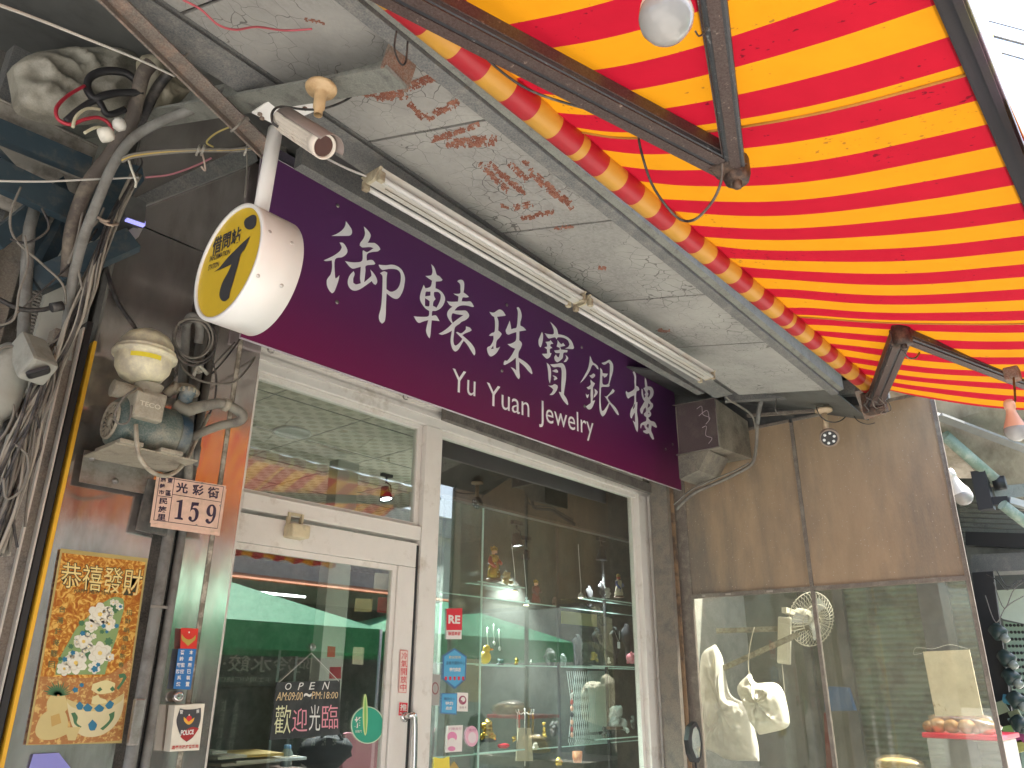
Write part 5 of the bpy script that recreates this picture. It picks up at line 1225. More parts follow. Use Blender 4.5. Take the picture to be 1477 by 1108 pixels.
for k in range(3):
    a_ = 2*math.pi*k/3; d_ = f1*math.cos(a_)+f2*math.sin(a_); e_ = fn.cross(d_); mb.face([fc+d_*.03-e_*.02, fc+d_*.15-e_*.05+fn*.01, fc+d_*.17+e_*.03-fn*.01, fc+d_*.03+e_*.03])
mb.build('blade', plain('blade', (.5, .52, .5), .3), fan)
q0, q1 = at(1132, 890, X=5.85), at(1131, 958, X=5.85)
MB().bar(q0, q1, .10, .03, up=(1, 0, 0), bev=.012).bar(q0+(q1-q0)*.15+Vector((-.018, 0, 0)), q1+(q0-q1)*.1+Vector((-.018, 0, 0)), .07, .008, up=(1, 0, 0), bev=.003).build('wall_bracket', fm, fan)
MB().bar(q0+Vector((0, 0, .05)), fc-fn*.12, .04, .04).build('neck', fm, fan)
def angle(p0, p1, X, label):
    a_, b_ = at(*p0, X=X), at(*p1, X=X+.15)
    mb = MB(); mb.bar(a_, b_, .004, .035).bar(a_+Vector((.015, 0, -.017)), b_+Vector((.015, 0, -.017)), .03, .004)
    o = mesh_thing(mb, 'slotted_angle_bar', mat('slotted_angle', (.33, .31, .23), .6, .3, dirt=(.15, .13, .09), dscale=30), label, 'bar', 'slotted angle bars behind the glass')
angle((1033, 910), (1168, 905), 5.75, 'level slotted angle bar behind the dirty glass beside the fan')
angle((1018, 975), (1152, 914), 5.6, 'slanting slotted angle bar behind the dirty glass, bags hanging from it')
def bag(pts, X, th, m, name, label, group=None, folds=True):
    """a soft bag from its outline, with real thickness and crumpled faces"""
    out = smooth_outline([(p_[0], p_[1]) for p_ in pts], 5)
    cxp = sum(p_[0] for p_ in out)/len(out); cyp = sum(p_[1] for p_ in out)/len(out)
    mb = MB(); rings = []
    for s_, d_ in [(1-k/14, min(1, (k/6)**.6)) for k in range(14)]:
        ring = []
        for (x, y) in out:
            q = at(cxp+(x-cxp)*s_, cyp+(y-cyp)*s_, X=X)
            nn = .9*(.5-abs(noise.noise(q*13)))+.7*(.4-abs(noise.noise(q*27)))+.25*math.sin(x*.5+4*noise.noise(q*6))
            q.x -= th*(d_*(1+nn)); ring.append(q)
        rings.append(ring)
    V = [[mb.bm.verts.new(q) for q in r] for r in rings]; n_ = len(out)
    for a_, b_ in zip(V, V[1:]):
        for k in range(n_): mb.bm.faces.new((a_[k], a_[(k+1) % n_], b_[(k+1) % n_], b_[k])).smooth = True
    mb.bm.faces.new(V[-1]).smooth = True
    bk = [mb.bm.verts.new(v.co+Vector((th*.6, 0, 0))) for v in V[0]]
    for k in range(n_): mb.bm.faces.new((V[0][k], V[0][(k+1) % n_], bk[(k+1) % n_], bk[k]))
    mb.bm.faces.new(bk)
    return mesh_thing(mb, name, m, label, 'bag', group)
plas = mat('white_plastic_bag', (.80, .78, .71), .4, bump=.5, bscale=18, trans=.3)
bag([(1012, 945), (1030, 930), (1040, 950), (1050, 1000), (1075, 1020), (1090, 1070), (1093, 1098), (1050, 1096), (1030, 1085), (1015, 1080), (1010, 1000)], 5.62, .05, plas, 'plastic_bag', 'large crumpled white plastic bag hanging lowest behind the dirty glass', 'bags hanging behind the glass')
bag([(1064, 990), (1080, 972), (1088, 985), (1115, 985), (1128, 1000), (1136, 1042), (1128, 1052), (1095, 1060), (1082, 1040), (1070, 1010)], 5.55, .06, mat('stacked_paper_bag', (.80, .77, .66), .6, bump=.4, bscale=22), 'paper_bag_bundle', 'bundle of cream paper bags tied up behind the dirty glass', 'bags hanging behind the glass')
flex([at(1088, 905, X=5.62), at(1082, 930, X=5.6), at(1079, 960, X=5.58), at(1082, 975, X=5.56)], .003, flat((.6, .55, .42)), 'pale string holding the paper bag bundle behind the dirty glass', 'string', 'string')
flex([at(1128, 958, X=5.85), at(1132, 1000, X=5.85), at(1136, 1045, X=5.85)], .0025, flat((.6, .55, .42)), 'thin pull cord hanging down from the wall fan', 'cord', 'cord')
# blue carton, red pole
mesh_thing(MB().prism([at(1188, 1000, X=6.3), at(1196, 990, X=6.3), at(1222, 992, X=6.3), at(1232, 1025, X=6.3), at(1190, 1026, X=6.3)], (.06, 0, 0)), 'blue_cap_cover', flat((.05, .12, .25)), 'blue cover hanging behind the middle post of the glass screen', 'cover')
mesh_thing(MB().prism([at(1188, 1028, X=6.35), at(1197, 1028, X=6.35), at(1203, 1108, X=6.35), at(1192, 1108, X=6.35)], (.03, 0, 0)), 'red_post', flat((.2, .05, .04)), 'dull red post under the blue cover in the stall', 'post')
# cream board hung inside
cbm = mat('cream_board', (.84, .74, .55), .7, dirt=(.45, .32, .2), dscale=13, dlo=.62, dhi=.68)
XQ = 5.38
bd = mesh_thing(MB().prism([at(1331, 940, X=XQ), at(1398, 937, X=XQ), at(1418, 1032, X=XQ), at(1349, 1033, X=XQ)], (.01, 0, 0)), 'blank_board', cbm, 'blank cream board with brown specks hung behind the glass', 'board')
flex([at(1330, 942, X=XQ), at(1318, 944, X=XQ), at(1322, 934, X=XQ), at(1345, 936, X=XQ-.01), at(1370, 930, X=XQ), at(1396, 936, X=XQ)], .0015, flat((.5, .5, .45)), 'loose nylon tie along the top of the blank cream board', 'string', 'string')
# red lidded box, onions on top, bread bag
XR_ = 5.75
def onX(px, py, X=XR_): return at(px, py, X=X)
pb_ = thing('storage_box', 'clear plastic storage box with a red lid behind the glass', 'box', tuple(onX(1385, 1108)))
bxm = glassmat('clear_plastic', (.8, .82, .8), .05, .1, .35, (.6, .6, .56))
zl0 = onX(1330, 1064).z; 
y0_, y1_ = onX(1445, 1060).y, onX(1330, 1060).y
MB().b(XR_, XR_+.5, y0_+.02, y1_-.02, zl0-.5, zl0-.0, .01).build('clear_body', bxm, pb_)
MB().b(XR_-.01, XR_+.52, y0_, y1_, zl0+.001, zl0+.03, .008).build('lid', flat((.75, .04, .08), .35), pb_)
onm = mat('golden_bun', (.42, .22, .07), .5, bump=.3, bscale=50, dirt=(.25, .12, .04), dscale=20)
for k, (px, py, r_) in enumerate(((1352, 1040, .05), (1372, 1043, .048), (1394, 1044, .05), (1420, 1040, .055), (1340, 1046, .04), (1408, 1050, .036))):
    q = onX(px, py, XR_+.08); mesh_thing(MB().blob((q.x, q.y, zl0+.03+r_*.8), (r_, r_, r_*.85), 14, .12, k), 'brown_bun', onm, 'round golden brown bun bagged on the red box lid', 'bun', 'buns on the red lidded box')
bm_ = glassmat('cling_bag', (.9, .88, .8), .12, .12, .3, (.6, .5, .35), 12)
mesh_thing(MB().blob((XR_+.08, (y0_+y1_)/2, zl0+.075), (.13, (y1_-y0_)/2*.95, .075), 22, .25, 5), 'clear_food_bag', bm_, 'shiny clear bag wrapped round the buns on the red lid', 'bag')
q = onX(1295, 1100, 5.7)
yb_ = thing('bread_pack', 'wrapped pack of pale yellow bread at the bottom behind the glass', 'bread', (q.x, q.y, q.z-.06))
mb = MB()
for k in range(4): mb.blob((q.x+.02*k, q.y, q.z+.0-.03*k), (.06, .125, .028), 16, .1, k)
mb.build('loaf', mat('pale_bread', (.66, .52, .22), .6, bump=.3, bscale=40), yb_)
MB().blob((q.x+.02, q.y, q.z-.02), (.09, .15, .062), 18, .2, 9).build('wrapper', bm_, yb_)
q = onX(1285, 1125, 5.7); 
mesh_thing(MB().b(5.62, 6.4, ya+.1, 2.3, q.z-.12, q.z-.05), 'stall_shelf', M['steel_dull'], 'steel shelf behind the screen carrying bread and the red lidded box', 'shelf')
# scooter mirror in front of the rails
q = at(1003, 1072, Y=2.35)
mr_ = thing('scooter_mirror', 'black scooter mirror edge on, by the brown rails at the foot of the picture', 'mirror', (q.x, 2.35, q.z-.08))
pts = [(1004, 1041), (1009, 1050), (1013, 1072), (1012, 1092), (1008, 1100), (1002, 1100), (996, 1088), (993, 1068), (996, 1048)]
MB().prism([at(x_, y_, Y=2.35) for x_, y_ in pts], (.01, .035, 0)).build('shell', M['black'], mr_)
MB().prism([at(x_, y_, Y=2.348) for x_, y_ in [(1004, 1048), (1008, 1056), (1010.5, 1074), (1009, 1092), (1005, 1094), (999.5, 1080), (998, 1064), (1000, 1052)]], (0, .002, 0)).build('mirror_glass', mat('mirror', (.85, .88, .85), .03, 1), mr_)
MB().tube([at(1003, 1098, Y=2.36), at(1005, 1115, Y=2.36), at(1004, 1180, Y=2.36)], .006, 8).build('stem', M['black'], mr_)

# ================================================================ THINGS UNDER THE FAR END OF THE CANOPY
eb = M['greybeam']
mesh_thing(MB().bar(at(1045, 570, Y=2.2), at(1238, 560, Y=1.45), .05, .1), 'channel_beam', eb, 'dusty dark channel beam under the far end of the canopy', 'beam')
mesh_thing(MB().bar(at(1078, 600, X=5.2), at(1240, 588, X=5.2), .03, .02), 'angle_rail', bronze, 'thin dusty rail just above the brown film panes', 'rail')
mesh_thing(MB().prism([at(990, 540, Y=2.8), at(1140, 575, Y=2.8), at(1135, 640, Y=2.8), at(990, 590, Y=2.8)], (0, .02, 0)), 'soot_sheet', M['darkwall'], 'soot covered sheet above the metal box at the end of the purple sign', 'sheet')
MB2 = MB().bar(at(1240, 560, Y=1.3), at(1255, 600, Y=1.3), .05, .08).box(at(1262, 583, Y=1.2), (.09, .09, .12), bev=.01)
mesh_thing(MB2, 'end_bracket', M['rusty'], 'greasy bracket at the far end of the striped roller', 'bracket')
mesh_thing(MB().bar(at(1215, 545, Y=1.6), at(1222, 590, Y=1.6), .04, .05), 'hanger_strut', M['rusty'], 'short upright strut beside the far roller end', 'strut')
gc = M['greyconduit']
pipe([at(1205, 548, Y=1.5), at(1160, 555, Y=1.7), at(1120, 558, Y=1.9), at(1103, 566, Y=2.0), at(1096, 585, Y=2.05), at(1092, 612, Y=2.1)], .017, gc, 'grey conduit bending down under the far end of the canopy', sub=6)
pipe([at(1092, 612, Y=2.1), at(1091, 640, Y=2.15), at(1085, 668, Y=2.2), at(1060, 684, Y=2.3), at(1035, 696, Y=2.45), at(1000, 712, Y=2.6), at(975, 735, Y=2.75)], .012, M['dustcable'], 'pair of grey cables running down under the metal box', name='cable', cat='cable', sub=6)
flex([at(1080, 668, Y=2.2), at(1058, 680, Y=2.3), at(1033, 690, Y=2.45), at(998, 706, Y=2.6), at(972, 728, Y=2.75)], .006, M['dustcable'], 'thinner cable lying on the pair under the metal box')
flex([at(1018, 545, Y=2.0), at(1038, 560, Y=2.1), at(1050, 575, Y=2.1), at(1070, 588, Y=2.1), at(1085, 600, Y=2.1), at(1090, 618, Y=2.1)], .008, M['dustcable'], 'dusty cable from the second tube light to the grey conduit')
flex([at(1118, 560, Y=1.9), at(1120, 575, Y=1.9), at(1118, 590, Y=1.9), at(1125, 598, Y=1.9), at(1145, 600, Y=1.9)], .003, M['dustcable'], 'thin wire hooking down from the bent grey conduit')
flex([at(1188, 550, Y=1.6), at(1193, 575, Y=1.6), at(1200, 592, Y=1.6)], .003, M['dustcable'], 'thin wire from the roof down to the small round camera')
flex([at(1177, 587, Y=1.6), at(1183, 600, Y=1.58), at(1195, 608, Y=1.58), at(1210, 608, Y=1.58), at(1222, 598, Y=1.58), at(1224, 585, Y=1.58), at(1210, 578, Y=1.58), at(1195, 583, Y=1.58)], .004, M['cable'], 'curled black wire round the foot of the small camera')
flex([at(1224, 585, Y=1.55), at(1235, 605, Y=1.5), at(1250, 612, Y=1.45), at(1262, 610, Y=1.4)], .003, M['cable'], 'thin black wire drooping toward the greasy bracket')
mb = MB(); rg_ = random.Random(4)
tg = thing('wire_tangle', 'tangle of thin wires at the greasy bracket under the far roller end', 'wires', tuple(at(1265, 585, Y=1.15)))
for k in range(9):
    x_, y_ = 1255+rg_.uniform(-6, 22), 570+rg_.uniform(-8, 12)
    MB().tube([at(x_, y_, Y=1.1), at(x_+rg_.uniform(-10, 10), y_+8, Y=1.08), at(x_+rg_.uniform(-10, 14), y_+18, Y=1.1), at(x_+rg_.uniform(-14, 14), y_+rg_.uniform(14, 34), Y=1.12)], .0022, 5, sub=5).build('wire', M['dustcable'] if k % 2 else M['cable'], tg)
pipe([at(1322, 470, Y=.72)+Vector((0, 0, -.05)), at(1298, 480, Y=.78), at(1283, 520, Y=.95), at(1268, 570, Y=1.12)], .005, M['cable'], 'cable tied along the upper part of the far awning arm', name='cable', cat='cable', sub=5)
# small round camera with LED ring
q = at(1196, 632, X=5.0)
sc = thing('dome_camera', 'small round camera with a ring of white dots in front of the brown film', 'security camera', tuple(q))
dv = (Vector((0, 0, H))-q).normalized(); dv = (dv+Vector((-.1, 0, -.35))).normalized()
MB().lathe([(0, -.05), (.05, -.045), (.062, -.02), (.062, .0), (.055, .006), (.05, .002)], q, dv, 24).build('shell', mat('brown_shell', (.28, .21, .16), .4), sc)
MB().lathe([(0, .003), (.05, .003)], q, dv, 24).build('lens_plate', M['black'], sc)
e1_ = dv.orthogonal().normalized(); e2_ = dv.cross(e1_); mb = MB()
for k in range(6):
    a_ = 2*math.pi*k/6; mb.lathe([(.0095, 0), (.007, .004), (0, .005)], q+dv*.003+(e1_*math.cos(a_)+e2_*math.sin(a_))*.033, dv, 10)
mb.build('led_lens', plain('white_led', (.85, .87, .88), .15), sc)
MB().tube([q-dv*.03, q+Vector((0, .01, .07)), q+Vector((0, .01, .17))], .018, 14).lathe([(0, .2), (.055, .2), (.055, .185), (.02, .17)], q+Vector((0, .01, 0)), (0, 0, 1), 20).build('stem', mat('peach_stem', (.6, .45, .3), .5), sc)

# ================================================================ LIGHT BULBS
frost = plain('frosted_bulb', (.31, .30, .29), .08)
def bulb(c, r, label, m_base, axis=(0, 0, 1), group='unlit bulbs under the awnings', cordto=None):
    t = thing('light_bulb', label, 'light bulb', tuple(c), group); c = Vector(c)
    MB().lathe([(0, -r), (.35*r, -.94*r), (.7*r, -.71*r), (.93*r, -.36*r), (r, 0), (.97*r, .25*r), (.95*r, .33*r)], c, axis, 32).build('globe', frost, t)
    MB().lathe([(.955*r, .33*r), (.9*r, .6*r), (.62*r, 1.3*r), (.45*r, 1.9*r), (.42*r, 2.3*r), (.5*r, 2.32*r), (.5*r, 2.9*r), (.35*r, 3.2*r), (0, 3.2*r)], c, axis, 28).build('housing', m_base, t)
    if cordto: MB().tube([c+Vector(axis)*3.1*r, (c+Vector(cordto))*.5+Vector((.01, 0, 0)), cordto], .004, 6, sub=4).build('cord', M['cable'], t)
    return t
bulb((.652, .329, 2.245), .033, 'big frosted bulb hanging close under the striped canvas at the top', plain('bulb_base', (.75, .66, .58), .4), cordto=(.66, .34, H+1.33))
q2 = at(1465, 622, Y=.32)
bulb(tuple(q2), .031, 'frosted bulb with orange base hanging from the far awning arm', plain('bulb_base_orange', (.72, .38, .26), .4), cordto=tuple(at(1462, 545, Y=.40)))
MB_ = MB().box(at(1460, 540, Y=.41), (.06, .06, .06), bev=.012); mesh_thing(MB_, 'arm_clamp', M['rusty'], 'greasy clamp on the far awning arm holding the bulb with the orange base', 'clamp')

# ================================================================ NEIGHBOURING STALLS AT THE RIGHT EDGE
beige = mat('beige_canvas', (.42, .37, .30), .8, dirt=(.26, .22, .17), dscale=1.5, trans=.35, stretch=(1, 2.5, 1))
XA = 7.5
na = thing('beige_awning', 'faded beige awning of the next stall beyond the brown screen', 'awning', (8, 1.5, H+1.9))
MB().b(6.6, 10.5, -.3, 3.3, H+2.30, H+2.32).build('sun_blocker_slab', beige, na)  # slab added overhead to keep direct sun off the screen and stall
Pn = [at(1338, 560, X=6.2), at(1490, 572, X=7.0), at(1490, 770, X=8.6), at(1400, 668, X=7.6), at(1345, 615, X=6.4)]
mb = MB(); mb.prism(Pn, (0, 0, .01)); mb.build('canvas', beige, na)
MB().bar(at(1352, 600, X=6.3), at(1490, 652, X=7.2), .09, .02).build('rail', mat('grey_rail', (.3, .3, .29), .5, .3), na)
MB().bar(at(1352, 597, X=6.28), at(1490, 648, X=7.15), .008, .02).build('rail_lip', flat((.75, .75, .72)), na)
gpm = mat('pale_green_pipe', (.22, .31, .25), .45, dirt=(.4, .45, .38), dscale=10)
pipe([at(1362, 628, X=6.5), at(1440, 696, X=6.9)], .045, gpm, 'pale green pipe under the beige awning, upper one', name='green_pipe', group='green pipes at the right edge')
pipe([at(1446, 728, X=6.7), at(1490, 762, X=6.9)], .04, gpm, 'pale green pipe under the beige awning, lower one', name='green_pipe', group='green pipes at the right edge')
mesh_thing(MB().box(at(1418, 708, X=6.8), (.1, .1, .30)).bar(at(1410, 725, X=6.8), at(1455, 722, X=6.8), .06, .06).lathe([(0, -.04), (.055, -.04), (.055, .04), (0, .04)], at(1442, 697, X=6.88), (0, 1, 0), 14), 'pipe_bracket', M['black'], 'black bracket holding the end of the upper green pipe', 'bracket')
mesh_thing(MB().bar(at(1430, 712, X=6.9), at(1490, 706, X=7.4), .05, .1), 'grey_bar', M['greygreen'], 'short grey bar right of the black pipe bracket', 'bar')
mesh_thing(MB().bar(at(1455, 722, X=6.8), at(1490, 732, X=6.9), .05, .05), 'pale_bar', flat((.5, .5, .47)), 'short pale bar below the grey bar at the right edge', 'bar')
q = at(1389, 716, X=6.0)
bulb(tuple(q), .085*.75, 'bigger white bulb peeking out beyond the edge of the brown screen', plain('bulb_base_white', (.75, .74, .7), .3), axis=(-.12, .25, .9))
rb = thing('far_stall', 'dark cluttered hardware stall at the right edge behind the brown screen', 'stall', (9.5, 1.5, 0))
mb = MB(); 
XF = 9.6
MB().prism([at(1340, 690, X=XF), at(1500, 690, X=XF), at(1500, 1150, X=XF), at(1340, 1150, X=XF)], (.05, 0, 0)).build('back_wall', M['darksheet'], rb)
mb = MB()
for k in range(9):
    y_ = 722+k*7; mb.bar(at(1385, y_, X=8.0), at(1500, y_+5, X=8.0), .04, .03)
mb.build('louver', M['greygreen'], rb)
MB().bar(at(1395, 778, X=7.8), at(1500, 782, X=7.8), .12, .12).build('dark_beam', M['black'], rb)
MB().prism([at(1400, 800, X=7.7), at(1500, 796, X=7.7), at(1500, 822, X=7.7), at(1400, 826, X=7.7)], (.3, 0, 0)).build('fascia', M['greybeam'], rb)
MB().prism([at(1402, 826, X=7.4), at(1432, 824, X=7.4), at(1475, 1150, X=7.4), at(1440, 1150, X=7.4)], (.05, 0, 0)).build('side_post', M['black'], rb)
lp_ = mat('pale_green_panel', (.42, .5, .42), .5, emit=(.5, .62, .5), estr=.05)
MB().prism([at(1430, 852, X=8.2), at(1500, 848, X=8.2), at(1500, 905, X=8.2), at(1447, 893, X=8.2), at(1436, 885, X=8.2)], (.03, 0, 0)).build('light_panel', plain('pale_panel', (.55, .62, .52), .5), rb)
mb = MB().prism([at(1447, 896, X=8.3), at(1500, 905, X=8.3), at(1500, 1150, X=8.3), at(1480, 1150, X=8.3)], (.03, 0, 0)); mb.build('pegboard', plain('pegboard', (.28, .38, .30), .6), rb)
for i in range(8):
    for j in range(14):
        x_ = 1452+i*5.5+j*1.2; y_ = 902+j*10
        if x_ < 1480: MB().lathe([(.014, 0), (0, .001)], at(x_, y_, X=8.295), (-1, 0, 0), 6).build('peg_hole', M['black'], rb)
for k, (px, py) in enumerate(((1440, 912), (1452, 950), (1459, 977), (1466, 1010), (1471, 1045))):
    q = at(px, py, X=7.3)
    lt = thing('hanging_plug', ('green black plug socket hanging, topmost of the column at the right edge', 'second dark plug socket from the top of the column at the right edge', 'third dark plug socket from the top of the column at the right edge', 'fourth dark plug socket from the top of the column at the right edge', 'lowest dark plug socket of the column at the right edge')[k], 'socket', tuple(q), 'sockets hanging at the right edge')
    MB().lathe([(0, -.05), (.05, -.05), (.062, .03), (.03, .05), (0, .05)], q, (-.3, -.5, -.6), 14).build('body', plain('dark_teal', (.025, .045, .042), .4), lt)
    MB().lathe([(0, .05), (.035, .05), (.03, .09), (0, .1)], q, (-.3, -.5, -.6), 12).build('clear_cap', plain('pale_cap', (.22, .25, .22), .2), lt)
rg_ = random.Random(11)
tg = thing('cable_tangle', 'thin dark cables drooping in front of the dark stall at the right edge', 'wires', tuple(at(1450, 850, X=7.2)))
for k in range(4):
    x_, y_ = rg_.uniform(1420, 1450), rg_.uniform(815, 860); MB().tube([at(x_, y_, X=7.2), at(x_+15, y_+rg_.uniform(5, 40), X=7.15), at(x_+30, y_+rg_.uniform(-10, 30), X=7.2), at(x_+55, y_+rg_.uniform(-30, 20), X=7.3)], .004, 5, sub=5).build('wire', M['cable'] if k % 3 else M['dustcable'], tg)
mb = MB(); rg_ = random.Random(9)
jn = thing('hanging_goods', 'string of small packaged goods hanging below the plug sockets', 'goods', tuple(at(1455, 1090, X=7.3)))
for k in range(9):
    q = at(1440+rg_.uniform(0, 34), 1010+k*11, X=7.35); MB().box(q, (.03, .07+.05*rg_.random(), .06+.04*rg_.random()), Matrix.Rotation(rg_.uniform(-.4, .4), 3, 'X'), .006).build('packet', flat((rg_.uniform(.05, .6), rg_.uniform(.05, .4), rg_.uniform(.05, .35))), jn)
# overhead wires in the sky
for k, (a_, b_, r_) in enumerate((((1425, 30), (1500, 50), .012), ((1440, 54), (1500, 70), .025), ((1447, 77), (1500, 92), .016), ((1464, 144), (1500, 142), .014))):
    flex([at(*a_, X=14)+(at(*a_, X=14)-at(*b_, X=16))*4, at(*a_, X=14), at(*b_, X=16), at(*b_, X=16)+(at(*b_, X=16)-at(*a_, X=14))*4], r_, M['cable'], ('overhead street wire, highest of the four at the top right', 'thick overhead street wire, second from the top right', 'overhead street wire, third from the top right', 'overhead street wire, lowest of the four at the top right')[k], 'wire', 'street_wire', 'overhead wires', sub=0)

# ================================================================ ACROSS THE STREET (seen in the glass and steel)
opp = thing('opposite_building', 'row of shops across the street, seen only mirrored in the door glass', 'building', (6, -5, 0))
MB().b(5.0, 9.6, -5.2, -4.9, 0, 2.7).build('dark_front', mat('opposite_dark', (.08, .075, .07), .8, dirt=(.14, .13, .12), dscale=1), opp)
MB().b(-6, 5.0, -5.2, -4.88, 0, 4.2).b(9.6, 22, -5.2, -4.88, 0, 4.2).b(5.0, 9.6, -5.2, -4.9, 2.7, 4.2).build('wall', mat('opposite_wall', (.58, .55, .48), .8, dirt=(.42, .4, .36), dscale=1), opp)
MB().b(-6, 22, -5.3, -4.8, 4.2, 4.6).build('parapet', mat('opposite_parapet', (.45, .43, .4), .8), opp)
MB().prism([(4.2, -4.88, 3.05), (10, -4.88, 3.05), (10, -3.4, 2.78), (4.2, -3.4, 2.78)], (0, 0, .02)).build('orange_awning', mat('orange_sheet', (.75, .28, .12), .6, trans=.3), opp)
mesh_thing(MB().b(5.45, 6.75, -3.46, -3.42, 2.62, 2.65), 'street_tube_light', plain('lit_tube', (1, 1, 1), .3, emit=(.95, 1, 1), estr=6), 'lit tube light under the orange awning across the street', 'tube light')
bs = thing('dumpling_shop_sign', 'dark shop sign across the street with pale dumpling shop characters', 'sign', (6.6, -4.6, 1.5))
MB().b(5.3, 8.1, -4.62, -4.6, 1.42, 1.95, .01).build('board', flat((.03, .028, .03), .35), bs)
ff = Frame((8.0, -4.597, 1.5), (-1, 0, 0), (0, 0, 1))
mb = MB(); put_text(mb, ff, '阿冷水餃·煎餃', .2, .12, 2.5, .36, .001, .01); put_text(mb, ff, '手工現包傳統口味', .9, -.02, 1.9, .05, .001, .01); mb.build('lettering', flat((.62, .57, .5)), bs)
for x_ in (5.2, 7.2):
    mbd = thing('menu_board', 'dark menu board under the dumpling sign, ' + ('one with the small photo' if x_ < 6 else 'one further along the wall'), 'board', (x_, -4.5, .6), 'menu boards across the street')
    MB().b(x_, x_+1.6, -4.62, -4.6, .3, 1.38).build('board', flat((.035, .03, .035), .4), mbd)
    f2_ = Frame((x_+1.6, -4.597, .3), (-1, 0, 0), (0, 0, 1)); mb = MB()
    for k in range(6): put_text(mb, f2_, '水餃煎餃酸辣湯'[k % 3:k % 3+4], .2+k*.2, .25, .28+k*.2, .95, .001, .01, vertical=True)
    mb.build('menu_text', flat((.5, .42, .38)), mbd)
def tent(x0, x1, y0, y1, ze, zr, zv, label):
    t = thing('market_tent', label, 'tent', ((x0+x1)/2, (y0+y1)/2, 0), 'green market tents across the street')
    gt = mat('green_tent', (.02, .30, .11), .6, trans=.3); g2 = mat('pale_green_tent', (.12, .52, .30), .5, trans=.35)
    xm, ym_ = (x0+x1)/2, (y0+y1)/2
    mb = MB(); c_ = [(x0, y0, ze), (x1, y0, ze), (x1, y1, ze), (x0, y1, ze)]; ap = (xm, ym_, zr)
    for k in range(4): mb.face([c_[k], c_[(k+1) % 4], ap])
    mb.build('roof', g2, t)
    mb = MB(); n_ = 60
    for (ax0, ay0, ax1, ay1) in ((x0, y1, x1, y1), (x0, y0, x1, y0), (x0, y0, x0, y1), (x1, y0, x1, y1)):
        for k in range(n_):
            def P2(u, z): 
                o_ = .012*math.sin(u*n_*.9)*(1 if z < ze else 0); return (ax0+(ax1-ax0)*u+(o_ if ax0 == ax1 else 0), ay0+(ay1-ay0)*u+(o_ if ay0 == ay1 else 0), z)
            mb.face([P2(k/n_, zv), P2((k+1)/n_, zv), P2((k+1)/n_, ze), P2(k/n_, ze)], True)
    mb.build('valance', gt, t)
    for x_, y_ in ((x0, y0), (x1, y0), (x1, y1), (x0, y1)): MB().tube([(x_, y_, 0), (x_, y_, ze)], .02, 8).build('leg', flat((.6, .6, .6), .4), t)
tent(3.2, 7.0, -4.3, -2.0, 2.15, 2.75, 1.84, 'green market tent mirrored in the door glass, the left one')
tent(7.3, 11.3, -4.3, -2.0, 2.15, 2.75, 1.84, 'green market tent mirrored in the display window, the right one')
# left side: neighbour wall that closes the view

# ================================================================ CLUTTER AT THE LEFT EDGE
lw = thing('grimy_side_wall', 'grimy dark wall with rails behind the cable bundles left of the pillar', 'wall', (.3, 3.5, 0))
MB().b(-3, .80, 3.1, 3.2, 0, 6).build('wall', M['darkwall'], lw)
MB().b(.62, .70, 3.02, 3.1, 0, 3.2).build('post', M['dustysteel'], lw)
# wire lattice in the wall
mb = MB()
c0, c1 = at(45, 405, Y=3.05), at(105, 500, Y=3.05)
for k in range(9):
    x = c0.x+(c1.x-c0.x)*k/8; mb.tube([(x, 3.06, c1.z), (x, 3.06, c0.z)], .006, 5)
for k in range(16):
    z = c1.z+(c0.z-c1.z)*k/15; mb.tube([(c0.x, 3.052, z), (c1.x, 3.052, z)], .005, 5)
mesh_thing(mb, 'wire_lattice', M['dustcable'], 'dusty wire lattice behind the cable bundle at the left edge', 'grille')
# overhead sheet at top left and the dark fascia
MB_ = MB().prism([(-3, 2.0, H+1.98), (.95, 2.0, H+1.98), (.95, 3.2, H+2.35), (-3, 3.2, H+2.35)], (0, 0, .03))
mesh_thing(MB_, 'overhead_sheet', M['darksheet'], 'smooth dark grey sheet overhead at the top left corner', 'sheet')
# rusty brace
mesh_thing(MB().bar(at(142, -20, Y=1.75), at(386, 216, Y=2.1), .055, .012, up=(0, .5, 1)).bar(at(134, -14, Y=1.75), at(376, 222, Y=2.1), .006, .05, up=(0, .5, 1)), 'rusty_brace', mat('brown_scaled_steel', (.15, .12, .105), .7, .2, bump=.5, bscale=60, dirt=(.26, .17, .13), dscale=16, dlo=.46, dhi=.62, fine=.35), 'long rusty angle brace slanting down from the top edge to the sign pole', 'brace')
for k, (px, py) in enumerate(((262, 85), (345, 178))):
    q = at(px, py, Y=1.95); mesh_thing(MB().tube([at(px-12, py+12, Y=1.93), at(px, py+2, Y=1.90), at(px+10, py-8, Y=1.93), at(px+14, py-5, Y=1.97)], .004, 6, sub=3), 'wire_tie', M['dustcable'], ('wire tie round the upper part of the rusty brace', 'wire tie round the lower part of the rusty brace')[k], 'tie', 'wire ties on the brace')
